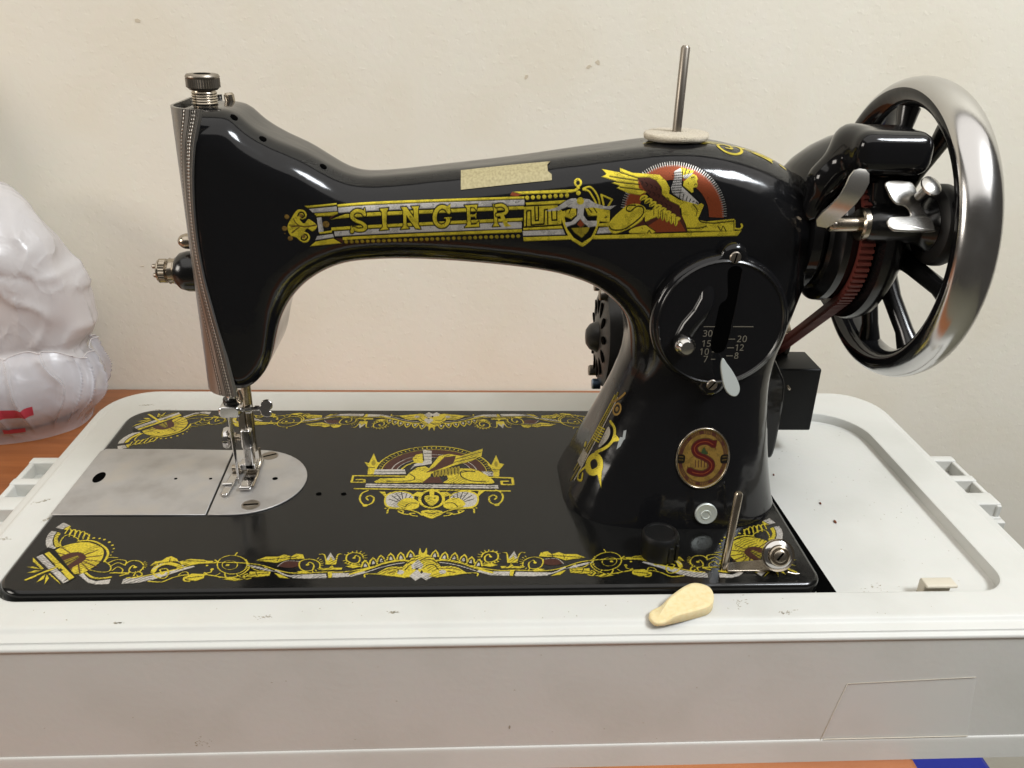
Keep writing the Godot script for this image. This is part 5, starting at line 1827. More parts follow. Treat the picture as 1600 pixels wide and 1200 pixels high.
func paint_sphinx(c: Canvas) -> void:
	c.P("r", [319.79, 154.46, 319.57, 156.28, 319.2, 158.08, 318.68, 159.85, 318.04, 161.59, 317.28, 163.26, 316.42, 164.85, 315.46, 166.36, 314.4, 167.78, 313.24, 169.11, 312.0, 170.34, 310.66, 171.47, 309.25, 172.48, 307.76, 173.38, 306.2, 174.16, 304.6, 174.81, 302.94, 175.34, 301.23, 175.75, 299.49, 176.03, 297.73, 176.17, 295.96, 176.19, 294.19, 176.08, 292.43, 175.83, 290.69, 175.46, 288.97, 174.98, 287.31, 174.36, 285.71, 173.63, 284.17, 172.79, 282.72, 171.83, 281.36, 170.76, 280.11, 169.59, 278.98, 168.32, 277.98, 166.95, 277.12, 165.48, 276.4, 163.93, 275.84, 162.29, 275.44, 160.58, 275.18, 158.83, 275.06, 157.05, 275.08, 155.25, 275.26, 153.44, 281.75, 153.95, 281.62, 155.23, 281.59, 156.5, 281.67, 157.76, 281.84, 159.0, 282.12, 160.21, 282.5, 161.39, 282.97, 162.52, 283.53, 163.6, 284.2, 164.61, 284.95, 165.56, 285.79, 166.42, 286.7, 167.22, 287.69, 167.93, 288.74, 168.55, 289.84, 169.1, 290.99, 169.55, 292.17, 169.91, 293.38, 170.18, 294.62, 170.36, 295.87, 170.44, 297.12, 170.42, 298.37, 170.31, 299.62, 170.1, 300.84, 169.8, 302.04, 169.4, 303.21, 168.91, 304.34, 168.34, 305.43, 167.67, 306.47, 166.92, 307.45, 166.09, 308.38, 165.19, 309.24, 164.21, 310.04, 163.17, 310.76, 162.06, 311.4, 160.91, 311.94, 159.71, 312.39, 158.48, 312.74, 157.23, 312.99, 155.96, 313.14, 154.68])
	c.L("s", 0.42, [319.15, 155.24, 321.02, 155.25])
	c.L("s", 0.42, [319.01, 156.25, 320.87, 156.34])
	c.L("s", 0.42, [318.82, 157.25, 320.66, 157.43])
	c.L("s", 0.42, [318.59, 158.25, 320.4, 158.5])
	c.L("s", 0.42, [318.31, 159.23, 320.1, 159.57])
	c.L("s", 0.42, [317.99, 160.21, 319.75, 160.63])
	c.L("s", 0.42, [317.63, 161.17, 319.36, 161.67])
	c.L("s", 0.42, [317.22, 162.11, 318.93, 162.68])
	c.L("s", 0.42, [316.79, 163.04, 318.47, 163.67])
	c.L("s", 0.42, [316.32, 163.93, 317.98, 164.64])
	c.L("s", 0.42, [315.82, 164.8, 317.45, 165.57])
	c.L("s", 0.42, [315.29, 165.65, 316.88, 166.48])
	c.L("s", 0.42, [314.73, 166.47, 316.28, 167.36])
	c.L("s", 0.42, [314.14, 167.26, 315.65, 168.21])
	c.L("s", 0.42, [313.51, 168.02, 314.99, 169.03])
	c.L("s", 0.42, [312.86, 168.75, 314.29, 169.81])
	c.L("s", 0.42, [312.18, 169.45, 313.56, 170.56])
	c.L("s", 0.42, [311.46, 170.11, 312.8, 171.27])
	c.L("s", 0.42, [310.73, 170.75, 312.01, 171.95])
	c.L("s", 0.42, [309.96, 171.35, 311.19, 172.6])
	c.L("s", 0.42, [309.17, 171.91, 310.34, 173.2])
	c.L("s", 0.42, [308.36, 172.44, 309.48, 173.76])
	c.L("s", 0.42, [307.53, 172.93, 308.59, 174.28])
	c.L("s", 0.42, [306.67, 173.38, 307.67, 174.77])
	c.L("s", 0.42, [305.79, 173.79, 306.73, 175.21])
	c.L("s", 0.42, [304.9, 174.17, 305.77, 175.61])
	c.L("s", 0.42, [303.99, 174.5, 304.78, 175.97])
	c.L("s", 0.42, [303.08, 174.79, 303.79, 176.29])
	c.L("s", 0.42, [302.14, 175.05, 302.78, 176.56])
	c.L("s", 0.41, [301.18, 175.27, 301.75, 176.79])
	c.L("s", 0.41, [300.22, 175.44, 300.71, 176.98])
	c.L("s", 0.41, [299.25, 175.57, 299.66, 177.12])
	c.L("s", 0.41, [298.28, 175.67, 298.6, 177.22])
	c.L("s", 0.41, [297.3, 175.72, 297.54, 177.27])
	c.L("s", 0.41, [296.31, 175.73, 296.47, 177.28])
	c.L("s", 0.41, [295.33, 175.7, 295.41, 177.24])
	c.L("s", 0.41, [294.35, 175.62, 294.34, 177.17])
	c.L("s", 0.41, [293.37, 175.51, 293.27, 177.04])
	c.L("s", 0.41, [292.38, 175.36, 292.21, 176.88])
	c.L("s", 0.40, [291.42, 175.17, 291.16, 176.67])
	c.L("s", 0.40, [290.46, 174.93, 290.11, 176.42])
	c.L("s", 0.40, [289.52, 174.66, 289.08, 176.12])
	c.L("s", 0.40, [288.58, 174.35, 288.06, 175.79])
	c.L("s", 0.40, [287.67, 174.0, 287.06, 175.42])
	c.L("s", 0.40, [286.77, 173.61, 286.07, 175.01])
	c.L("s", 0.40, [285.89, 173.19, 285.1, 174.56])
	c.L("s", 0.40, [285.03, 172.73, 284.16, 174.07])
	c.L("s", 0.40, [284.2, 172.23, 283.25, 173.54])
	c.L("s", 0.40, [283.39, 171.7, 282.36, 172.97])
	c.L("s", 0.40, [282.62, 171.14, 281.51, 172.36])
	c.L("s", 0.40, [281.87, 170.54, 280.69, 171.72])
	c.L("s", 0.40, [281.16, 169.9, 279.91, 171.04])
	c.L("s", 0.41, [280.48, 169.24, 279.16, 170.33])
	c.L("s", 0.41, [279.85, 168.54, 278.46, 169.58])
	c.L("s", 0.41, [279.25, 167.81, 277.8, 168.8])
	c.L("s", 0.41, [278.69, 167.05, 277.19, 167.99])
	c.L("s", 0.41, [278.18, 166.26, 276.62, 167.14])
	c.L("s", 0.41, [277.71, 165.44, 276.1, 166.26])
	c.L("s", 0.41, [277.28, 164.59, 275.63, 165.35])
	c.L("s", 0.41, [276.91, 163.71, 275.21, 164.41])
	c.L("s", 0.41, [276.58, 162.81, 274.85, 163.44])
	c.L("s", 0.41, [276.31, 161.88, 274.54, 162.44])
	c.L("s", 0.41, [276.08, 160.93, 274.29, 161.42])
	c.L("s", 0.41, [275.89, 159.97, 274.08, 160.38])
	c.L("s", 0.41, [275.75, 159.0, 273.93, 159.32])
	c.L("s", 0.41, [275.66, 158.01, 273.83, 158.25])
	c.P("d", [279.66, 148.75, 285.6, 154.5, 296.47, 156.62, 301.29, 154.88, 304.19, 147.92, 288.22, 146.61])
	c.P("r", [286.05, 149.85, 292.1, 154.2, 299.54, 153.91, 303.46, 148.14, 290.01, 147.36])
	c.P("g", [263.22, 145.25, 325.25, 148.56, 328.74, 148.95, 327.21, 146.36, 261.86, 143.45])
	c.L("k", 0.32, [263.2, 145.58, 325.23, 148.7])
	c.B("g", [269.02, 148.47, 269.46, 151.76, 272.61, 155.56, 276.89, 159.26, 281.43, 159.7, 284.74, 157.72, 284.31, 153.54, 280.92, 150.19, 276.05, 147.48, 271.52, 146.08])
	c.P("g", [284.42, 157.25, 289.93, 157.39, 289.8, 154.14, 284.95, 151.69])
	c.B("g", [278.77, 148.25, 282.35, 149.76, 286.01, 150.22, 289.97, 147.83, 288.22, 146.61, 282.64, 146.56, 278.45, 146.6])
	c.S("k", 0.41, [280.12, 158.98, 276.92, 158.9, 276.16, 157.04, 278.06, 156.35, 280.62, 158.53, 283.41, 158.15, 283.49, 154.91, 279.91, 151.1, 275.53, 148.17, 270.92, 147.81, 269.18, 149.41])
	c.S("k", 0.32, [283.85, 153.53, 286.01, 150.32, 289.97, 147.83])
	c.L("k", 0.28, [286.37, 146.56, 287.16, 148.0, 288.22, 146.61])
	c.P("g", [299.56, 161.98, 303.23, 162.07, 307.23, 160.19, 308.81, 155.98, 308.44, 153.36, 312.25, 152.69, 324.45, 154.18, 325.25, 153.5, 325.79, 149.75, 325.48, 148.56, 304.42, 147.93, 303.11, 151.19, 301.06, 154.88])
	c.L("k", 0.33, [324.55, 153.48, 325.21, 148.8])
	c.S("k", 0.33, [308.92, 153.19, 310.43, 152.28, 315.62, 151.92, 320.23, 152.47, 324.38, 153.01])
	c.S("k", 0.33, [303.79, 149.33, 309.37, 149.54, 312.53, 150.45])
	c.S("k", 0.28, [317.68, 150.55, 319.33, 148.7, 320.02, 150.59, 321.75, 148.27])
	c.S("k", 0.28, [305.31, 160.05, 307.43, 157.8, 307.31, 155.01])
	c.S("g", 0.94, [325.8, 149.66, 327.8, 149.55, 328.66, 150.74, 328.15, 151.67])
	c.P("g", [307.27, 159.87, 308.91, 160.82, 310.32, 159.93, 309.4, 156.91, 308.57, 154.2])
	c.P("s", [296.07, 173.74, 298.84, 175.17, 299.94, 173.5, 299.78, 168.05, 308.04, 161.12, 307.61, 160.1, 300.49, 161.87, 295.58, 164.76, 294.92, 167.06, 296.16, 171.36])
	c.L("k", 0.27, [295.7, 173.0, 299.34, 173.33])
	c.L("k", 0.27, [295.61, 172.01, 299.34, 172.35])
	c.L("k", 0.27, [295.53, 171.01, 299.35, 171.35])
	c.L("k", 0.27, [295.47, 170.0, 299.38, 170.35])
	c.L("k", 0.27, [295.43, 168.98, 299.43, 169.33])
	c.L("k", 0.27, [295.4, 167.94, 299.48, 168.3])
	c.L("k", 0.27, [295.39, 166.9, 299.56, 167.26])
	c.L("k", 0.27, [295.48, 165.83, 299.65, 166.2])
	c.L("k", 0.27, [295.58, 164.76, 299.76, 165.13])
	c.L("k", 0.32, [299.13, 161.75, 299.1, 165.29])
	c.L("k", 0.32, [300.61, 161.6, 300.76, 164.34])
	c.L("k", 0.32, [302.1, 161.45, 302.43, 163.37])
	c.L("k", 0.32, [303.6, 161.3, 304.11, 162.41])
	c.L("k", 0.32, [305.09, 161.15, 305.79, 161.44])
	c.L("k", 0.32, [306.58, 161.0, 307.48, 160.47])
	c.P("g", [299.1, 175.4, 304.87, 174.07, 302.56, 171.42, 299.63, 171.19])
	c.L("k", 0.27, [299.97, 174.71, 299.72, 171.45])
	c.L("k", 0.28, [301.57, 174.74, 300.39, 171.87])
	c.L("k", 0.28, [303.17, 174.17, 301.54, 171.69])
	c.P("s", [299.93, 172.28, 302.46, 172.94, 304.54, 173.38, 302.47, 171.29, 300.42, 170.83])
	c.P("g", [302.24, 171.41, 304.3, 172.97, 305.78, 172.37, 306.73, 170.72, 306.1, 170.09, 306.64, 168.6, 306.35, 167.39, 304.61, 167.19, 305.05, 165.42, 304.27, 164.96, 300.1, 167.97, 300.32, 169.86])
	c.L("k", 0.28, [303.62, 171.31, 305.0, 171.62])
	c.L("k", 0.23, [305.11, 168.58, 306.26, 168.77])
	c.L("k", 0.37, [299.71, 173.5, 299.64, 168.04, 308.04, 161.12])
	c.P("g", [264.75, 173.44, 272.73, 172.48, 272.74, 174.19, 278.09, 172.58, 284.36, 172.42, 289.74, 172.2, 292.58, 169.92, 294.37, 167.05, 294.32, 164.59, 299.58, 161.76, 300.51, 158.47, 299.46, 157.99, 291.26, 162.38, 288.11, 166.87, 284.36, 170.16, 280.31, 170.64, 280.87, 166.66, 284.62, 164.92, 281.54, 163.49, 276.48, 164.25, 271.17, 166.26, 272.72, 167.16, 268.86, 168.28, 271.33, 168.87, 264.52, 170.44, 266.88, 171.53])
	c.P("d", [280.31, 170.77, 285.25, 171.02, 288.42, 169.8, 290.83, 166.95, 291.16, 164.2, 294.55, 161.54, 299.49, 159.37, 300.47, 154.77, 298.11, 154.25, 291.68, 158.26, 286.64, 162.72, 282.69, 166.63])
	c.L("k", 0.31, [272.73, 172.48, 280.76, 170.45])
	c.L("k", 0.31, [268.2, 170.71, 280.32, 169.53])
	c.L("k", 0.32, [270.88, 168.65, 281.27, 167.96])
	c.L("k", 0.32, [272.73, 166.61, 282.73, 165.84])
	c.B("g", [282.03, 163.14, 283.79, 163.87, 285.24, 163.0, 283.78, 161.59, 281.75, 161.22])
	c.S("k", 0.23, [282.17, 161.69, 283.89, 162.83])
	c.B("g", [284.21, 161.83, 285.97, 162.56, 287.43, 161.69, 285.97, 160.28, 283.94, 159.91])
	c.S("k", 0.23, [284.35, 160.37, 286.07, 161.52])
	c.B("g", [286.4, 160.52, 288.16, 161.25, 289.63, 160.37, 288.16, 158.96, 286.13, 158.58])
	c.S("k", 0.23, [286.54, 159.05, 288.27, 160.2])
	c.B("g", [288.6, 159.2, 290.36, 159.93, 291.83, 159.05, 290.37, 157.63, 288.33, 157.26])
	c.S("k", 0.23, [288.74, 157.73, 290.47, 158.88])
	c.B("g", [290.8, 157.87, 292.57, 158.61, 294.04, 157.72, 292.58, 156.3, 290.54, 155.93])
	c.S("k", 0.23, [290.95, 156.4, 292.68, 157.55])
	c.B("g", [293.01, 156.54, 294.78, 157.28, 296.26, 156.39, 294.8, 154.96, 292.76, 154.59])
	c.S("k", 0.23, [293.17, 155.06, 294.89, 156.22])
	c.B("g", [295.23, 155.2, 297.0, 155.94, 298.49, 155.05, 297.03, 153.62, 294.98, 153.25])
	c.S("k", 0.23, [295.39, 153.72, 297.12, 154.88])
	c.B("g", [297.46, 153.86, 299.23, 154.6, 300.73, 153.71, 299.26, 152.27, 297.21, 151.9])
	c.S("k", 0.23, [297.63, 152.38, 299.35, 153.53])
	c.B("g", [288.0, 158.26, 289.24, 157.83, 289.33, 155.06, 288.5, 154.11, 287.58, 155.94])
	c.L("k", 0.23, [288.28, 157.81, 288.53, 154.81])
	c.B("g", [290.01, 157.48, 291.25, 157.05, 291.35, 154.28, 290.53, 153.33, 289.6, 155.16])
	c.L("k", 0.23, [290.29, 157.03, 290.55, 154.02])
	c.B("g", [292.03, 156.7, 293.27, 156.27, 293.38, 153.49, 292.55, 152.54, 291.62, 154.38])
	c.L("k", 0.23, [292.31, 156.25, 292.57, 153.24])
	c.B("g", [294.05, 155.92, 295.3, 155.48, 295.41, 152.7, 294.58, 151.74, 293.65, 153.59])
	c.L("k", 0.23, [294.33, 155.46, 294.6, 152.44])
	c.B("g", [296.07, 155.13, 297.32, 154.7, 297.44, 151.9, 296.62, 150.95, 295.68, 152.8])
	c.L("k", 0.23, [296.35, 154.67, 296.64, 151.65])
	c.B("g", [298.1, 154.34, 299.36, 153.91, 299.48, 151.11, 298.66, 150.15, 297.71, 152.0])
	c.L("k", 0.23, [298.39, 153.89, 298.68, 150.86])
	c.S("k", 0.23, [281.67, 169.57, 282.68, 168.85, 282.07, 168.07])
	c.S("k", 0.23, [283.72, 168.89, 284.74, 168.15, 284.14, 167.36])
	c.S("k", 0.23, [285.77, 168.19, 286.81, 167.44, 286.22, 166.64])
	c.S("k", 0.23, [287.85, 167.47, 288.89, 166.72, 288.32, 165.91])
	c.S("k", 0.23, [289.94, 166.75, 290.99, 165.99, 290.43, 165.17])
	c.S("k", 0.23, [285.0, 165.82, 286.06, 165.05, 285.49, 164.23])
	c.S("k", 0.23, [287.11, 165.08, 288.18, 164.3, 287.62, 163.47])
	c.S("k", 0.23, [289.23, 164.33, 290.31, 163.54, 289.76, 162.7])
	c.S("k", 0.23, [291.36, 163.56, 292.45, 162.77, 291.9, 161.94])
	c.S("k", 0.23, [293.5, 162.8, 294.6, 162.0, 294.04, 161.17])
	c.S("k", 0.23, [288.56, 161.85, 289.65, 161.06, 289.09, 160.22])
	c.S("k", 0.23, [290.7, 161.08, 291.79, 160.29, 291.24, 159.45])
	c.S("k", 0.23, [292.85, 160.31, 293.94, 159.51, 293.39, 158.67])
	c.S("k", 0.23, [295.0, 159.54, 296.1, 158.74, 295.54, 157.9])


func paint_corner(c: Canvas) -> void:
	c.P("s", [9.1, 53.9, 13.3, 51.3, 11.0, 47.8, 7.2, 49.2])
	c.P("g", [13.4, 51.2, 14.2, 50.3, 13.5, 47.1, 11.3, 47.7])
	c.P("s", [6.5, 46.8, 6.1, 43.9, 6.8, 39.6, 8.7, 35.3, 10.6, 32.5, 13.2, 31.1, 14.6, 32.6, 12.0, 35.3, 10.3, 38.8, 9.3, 43.0, 9.4, 45.9])
	c.P("g", [9.8, 45.7, 9.8, 42.4, 11.1, 38.1, 14.0, 33.1, 16.3, 33.9, 13.9, 37.0, 12.0, 40.2, 11.7, 44.7])
	c.S("g", 0.68, [16.3, 33.8, 14.4, 37.7, 14.5, 42.3, 16.6, 43.2, 20.5, 40.8, 23.1, 37.9])
	c.S("g", 0.67, [13.8, 44.2, 13.7, 47.5, 14.5, 48.4, 15.8, 46.3, 16.7, 41.9])
	c.S("g", 0.90, [16.2, 43.4, 16.1, 46.7, 17.0, 47.6, 18.2, 45.6, 19.2, 41.2])
	c.S("g", 0.68, [18.7, 42.6, 18.6, 45.9, 19.4, 46.9, 20.7, 44.8, 21.6, 40.4])
	c.S("g", 0.67, [21.1, 41.9, 21.0, 45.2, 21.9, 46.1, 23.1, 44.0, 24.0, 39.7])
	c.S("g", 0.90, [23.5, 41.1, 23.5, 44.4, 25.1, 43.3, 25.6, 43.3, 26.4, 39.0])
	c.S("g", 1.14, [22.4, 37.9, 26.7, 38.5, 31.8, 36.8, 37.5, 32.1, 40.0, 28.0, 40.5, 24.6, 40.5, 21.9])
	c.C("g", 26.60, 40.20, 0.45)
	c.C("g", 28.80, 40.40, 0.72)
	c.C("g", 31.60, 40.10, 0.64)
	c.C("g", 34.20, 39.10, 0.71)
	c.C("g", 37.20, 37.00, 0.75)
	c.C("g", 39.60, 34.50, 0.67)
	c.C("g", 41.20, 31.80, 0.56)
	c.C("g", 41.60, 29.20, 0.49)
	c.C("g", 41.70, 26.80, 0.45)
	c.B("g", [14.2, 28.9, 15.3, 31.7, 18.0, 34.8, 22.1, 36.7, 27.2, 37.2, 32.6, 34.8, 36.5, 31.5, 38.6, 26.0, 38.7, 21.2, 37.0, 17.1, 34.5, 13.6, 31.0, 12.7, 28.3, 13.7, 25.8, 16.9, 19.6, 23.6])
	c.B("d", [19.3, 24.2, 21.0, 27.6, 25.1, 29.2, 28.7, 28.1, 31.3, 24.7, 30.6, 21.4, 28.4, 18.2, 27.2, 16.3, 24.2, 18.9])
	c.L("d", 0.45, [29.6, 26.7, 34.3, 30.8])
	c.L("d", 0.45, [30.8, 25.2, 37.7, 26.4])
	c.L("d", 0.34, [31.5, 23.5, 39.4, 21.8])
	c.L("d", 0.45, [31.4, 22.0, 39.0, 17.8])
	c.L("d", 0.34, [30.8, 20.9, 36.7, 14.9])
	c.L("d", 0.45, [29.5, 20.5, 32.9, 13.7])
	c.L("d", 0.34, [28.0, 20.7, 28.2, 14.3])
	c.L("d", 0.34, [26.4, 21.6, 23.4, 16.6])
	c.L("d", 0.34, [25.0, 22.9, 19.3, 20.3])
	c.L("d", 0.45, [24.0, 24.6, 16.5, 24.8])
	c.L("d", 0.34, [23.7, 26.2, 15.6, 29.3])
	c.L("d", 0.34, [24.1, 27.5, 16.8, 33.1])
	c.P("m", [20.9, 22.2, 26.7, 26.8, 28.2, 25.4, 24.9, 18.2])
	c.L("k", 0.30, [23.7, 20.2, 27.6, 25.1])
	c.P("k", [8.4, 28.4, 10.7, 33.2, 14.1, 31.8, 32.7, 10.5, 29.9, 6.2])
	c.P("s", [8.5, 25.7, 10.4, 28.0, 30.4, 8.3, 28.8, 6.1])
	c.P("g", [11.0, 28.4, 12.7, 29.9, 32.0, 10.5, 30.4, 8.5])
	c.C("k", 18.70, 21.00, 0.95)
	c.C("k", 23.80, 16.30, 0.98)
	c.P("g", [17.6, 23.6, 25.4, 16.9, 24.8, 15.7, 17.0, 22.3])
	c.P("g", [7.0, 25.9, 15.9, 17.1, 15.4, 16.1, 8.5, 22.4])
	c.P("g", [7.6, 18.5, 10.3, 18.8, 15.6, 16.5, 11.1, 17.2])
	c.P("g", [9.7, 14.1, 12.0, 15.9, 15.7, 16.1, 12.9, 14.0])
	c.P("g", [16.8, 7.0, 17.4, 11.4, 18.2, 13.2, 19.0, 9.5])
	c.P("g", [21.0, 5.4, 19.3, 10.7, 18.7, 13.2, 21.1, 10.1])
	c.P("g", [28.6, 4.9, 19.3, 13.2, 19.8, 13.8, 26.0, 8.1])
	c.L("g", 1.53, [20.7, 18.0, 11.6, 9.1])
	c.S("g", 0.63, [40.5, 22.3, 43.9, 19.3, 45.6, 16.0, 44.3, 14.1, 40.3, 14.5, 36.2, 16.0])
	c.S("g", 0.63, [40.7, 23.9, 42.2, 25.1, 45.5, 24.7])
	c.S("g", 0.63, [42.9, 21.1, 45.7, 23.2, 50.1, 22.3, 50.9, 18.8])
	c.S("g", 0.63, [44.7, 18.3, 46.9, 20.9, 50.5, 19.2])
	c.S("g", 0.63, [46.5, 15.0, 48.0, 17.8, 50.9, 15.9, 51.4, 13.7])
	c.S("g", 0.99, [46.5, 13.4, 50.0, 13.4, 54.3, 13.3])
	c.S("g", 0.99, [51.5, 11.4, 54.5, 12.7])
	c.P("s", [33.0, 12.1, 34.5, 13.6, 38.5, 9.3, 42.3, 7.7, 48.2, 9.1, 48.7, 5.5, 43.5, 5.1, 39.2, 6.5])
	c.S("g", 1.20, [35.6, 13.6, 39.5, 10.5, 43.7, 9.6, 47.6, 10.4])
	c.S("g", 0.72, [55.8, 17.8, 54.5, 18.8, 53.8, 16.8, 54.3, 14.4, 56.6, 13.4, 58.9, 14.4, 59.5, 17.7, 57.5, 21.0, 54.7, 22.4, 52.0, 22.0, 50.8, 19.8])
	c.C("g", 55.90, 17.40, 0.90)
	c.rays("g", 56.10, 18.10, 4.69, 50, -75, 9, 0.52)


func paint_vine(c: Canvas) -> void:
	c.P("s", [55.3, 9.8, 59.8, 10.0, 65.2, 11.5, 72.9, 15.1, 81.7, 18.3, 82.8, 17.4, 75.0, 13.1, 67.0, 8.2, 61.1, 6.1, 54.1, 5.4, 53.6, 9.0])
	c.S("g", 0.84, [54.7, 9.8, 59.6, 10.4, 65.6, 12.4, 73.6, 15.3, 82.2, 19.5, 91.0, 20.3, 98.6, 20.3, 106.4, 19.5, 112.9, 17.9, 119.6, 14.6, 126.1, 12.3, 133.7, 11.9, 142.7, 12.6, 150.3, 12.5, 159.2, 14.6, 166.6, 17.6, 174.1, 20.3])
	c.S("g", 0.84, [65.1, 7.2, 71.1, 6.7, 75.3, 9.8, 79.3, 11.3, 84.5, 11.2, 89.6, 11.4, 98.3, 9.3, 104.0, 10.6, 107.2, 16.0, 104.3, 22.4])
	c.S("s", 1.05, [119.7, 14.0, 126.5, 9.8, 135.7, 8.8, 143.2, 9.1])
	c.P("s", [126.4, 10.6, 135.3, 11.1, 142.8, 11.5, 143.3, 8.1, 134.4, 7.8, 128.3, 8.3])
	c.P("s", [145.4, 11.7, 153.4, 11.8, 159.3, 13.3, 161.0, 12.1, 154.5, 8.9, 145.9, 8.3])
	c.C("g", 69.50, 12.90, 1.05)
	c.S("g", 0.74, [69.6, 12.7, 67.6, 15.4, 70.4, 16.0, 72.3, 12.3, 71.4, 9.3, 67.8, 10.3, 65.2, 13.6, 65.0, 17.9])
	c.S("g", 2.31, [65.0, 14.2, 65.4, 17.7, 69.1, 20.1, 74.6, 18.4, 76.3, 16.5])
	c.S("s", 0.63, [64.4, 16.1, 68.8, 21.4, 74.1, 21.3, 77.4, 17.7])
	c.P("g", [61.9, 18.0, 63.4, 21.7, 66.2, 22.2, 67.7, 24.8, 69.6, 25.7, 72.8, 23.5, 74.0, 21.6, 69.0, 20.6, 64.3, 18.9])
	c.P("g", [74.1, 21.3, 78.8, 23.4, 85.1, 22.7, 88.7, 21.1, 83.7, 19.5, 76.3, 18.7])
	c.P("g", [79.9, 9.1, 82.6, 12.5, 88.3, 12.0, 89.0, 8.8, 85.7, 6.9, 82.5, 7.7])
	c.S("g", 0.95, [83.1, 6.9, 80.8, 7.3, 80.1, 9.7, 81.9, 10.1])
	c.C("g", 90.80, 15.30, 0.90)
	c.S("g", 0.73, [90.9, 15.0, 90.6, 13.2, 87.9, 12.4])
	c.L("g", 0.67, [105.9, 18.5, 106.0, 16.1, 105.3, 14.1, 103.9, 12.6, 101.9, 11.8, 99.5, 11.8, 97.1, 12.7, 94.9, 14.2, 93.2, 16.3, 92.2, 18.8, 92.0, 21.2, 92.6, 23.3, 94.1, 24.9, 96.1, 25.7, 98.5, 25.7, 101.0, 24.8, 103.2, 23.2, 104.9, 21.0, 105.9, 18.5])
	c.L("g", 0.45, [101.5, 18.4, 101.5, 17.2, 101.2, 16.2, 100.4, 15.5, 99.4, 15.1, 98.2, 15.1, 96.9, 15.5, 95.8, 16.3, 95.0, 17.3, 94.5, 18.5, 94.4, 19.6, 94.7, 20.7, 95.5, 21.4, 96.5, 21.8, 97.7, 21.8, 99.0, 21.4, 100.1, 20.6, 101.0, 19.5, 101.5, 18.4])
	c.C("g", 97.00, 18.40, 0.90)
	c.L("g", 0.73, [98.7, 26.3, 99.1, 27.9])
	c.L("g", 0.86, [91.5, 21.3, 90.4, 22.3])
	c.L("g", 0.74, [105.6, 16.7, 106.8, 16.3])
	c.L("g", 0.74, [97.3, 11.9, 98.2, 10.0])
	c.P("g", [106.5, 9.3, 109.3, 13.5, 117.6, 13.4, 117.6, 10.2, 111.7, 9.3])
	c.S("g", 0.96, [109.6, 8.7, 107.5, 8.1, 106.1, 10.5, 107.4, 11.7])
	c.P("g", [108.9, 21.7, 113.0, 24.6, 118.6, 24.5, 121.2, 26.3, 124.8, 24.7, 126.7, 27.0, 129.9, 26.1, 131.3, 22.6, 123.9, 22.3, 118.8, 19.6])
	c.B("d", [119.8, 17.7, 123.0, 20.8, 128.4, 20.5, 129.7, 17.6, 125.4, 16.0])
	c.S("s", 0.52, [119.9, 17.1, 122.9, 21.1, 129.2, 20.7])
	c.C("g", 133.30, 18.10, 0.90)
	c.S("g", 0.73, [133.3, 17.9, 133.9, 20.0, 136.1, 18.1, 136.2, 14.3, 133.5, 13.4, 130.5, 15.4, 129.4, 20.1, 132.0, 22.2, 135.5, 21.9, 138.6, 19.3, 139.2, 15.5])
	c.rays("g", 134.60, 18.10, 6.00, 60, -70, 9, 0.60)
	c.P("s", [141.2, 21.6, 142.5, 27.5, 145.7, 21.5, 145.4, 19.2, 142.5, 19.3])
	c.P("g", [140.9, 22.1, 142.6, 21.2, 142.9, 24.4, 144.7, 21.1, 146.1, 22.4, 146.5, 17.9, 141.5, 18.0])
	c.S("g", 0.73, [141.5, 20.5, 139.8, 25.7, 137.6, 26.0])
	c.S("g", 0.73, [146.0, 20.5, 146.2, 25.6, 147.9, 26.1])
	c.P("g", [139.2, 15.3, 143.4, 15.7, 144.6, 18.0, 145.7, 15.7, 149.7, 15.9, 149.3, 14.1, 140.2, 13.8])
	c.P("g", [143.3, 12.4, 145.4, 12.3, 145.7, 8.1, 144.2, 8.1])
	c.C("g", 154.00, 22.90, 0.75)
	c.S("g", 0.86, [154.0, 22.7, 154.9, 24.9, 156.7, 22.9, 156.3, 19.3, 153.3, 19.1, 150.6, 21.7, 150.9, 25.8, 153.9, 27.1, 157.2, 25.8, 158.4, 22.9])
	c.rays("g", 154.40, 22.70, 5.85, 150, -60, 11, 0.60)
	c.rays("g", 154.40, 22.70, 5.40, 200, 260, 4, 0.60)
	c.S("g", 0.75, [57.3, 11.0, 57.7, 13.6, 59.6, 13.7, 60.9, 11.6, 59.7, 10.7, 58.6, 11.7])
	c.P("g", [83.2, 19.9, 86.8, 21.9, 90.7, 21.6, 88.2, 19.6])
	c.S("g", 0.61, [88.1, 13.1, 90.4, 11.1, 93.5, 10.8, 95.1, 12.5])
	c.P("g", [97.2, 8.1, 101.3, 9.5, 106.8, 8.0, 103.4, 6.6])
	c.P("g", [118.9, 12.6, 122.1, 11.4, 127.3, 7.9, 122.3, 8.7])
	c.S("g", 0.73, [108.2, 16.6, 110.6, 14.5, 113.7, 13.9, 115.7, 15.1, 114.3, 16.4])
	c.P("s", [105.1, 18.6, 109.9, 17.7, 115.6, 15.6, 119.9, 13.1, 115.2, 13.9, 109.4, 16.2])
	c.S("g", 0.64, [77.0, 11.4, 78.0, 13.3, 80.1, 13.5, 81.1, 11.8, 79.9, 11.3])
	c.P("g", [128.9, 13.2, 131.9, 13.7, 135.1, 12.4, 132.3, 11.4])
	c.S("g", 0.63, [150.2, 19.1, 153.4, 17.8, 156.5, 18.0])
	c.P("g", [150.5, 16.6, 154.2, 17.8, 159.0, 16.5, 154.5, 15.0])
	c.C("g", 87.80, 18.20, 0.60)
	c.C("g", 108.70, 12.90, 0.67)
	c.C("g", 95.70, 9.50, 0.60)
	c.S("g", 0.63, [102.6, 11.8, 104.6, 9.7, 107.2, 9.7])
	c.S("k", 0.30, [63.3, 19.4, 66.8, 20.4, 72.4, 21.8])
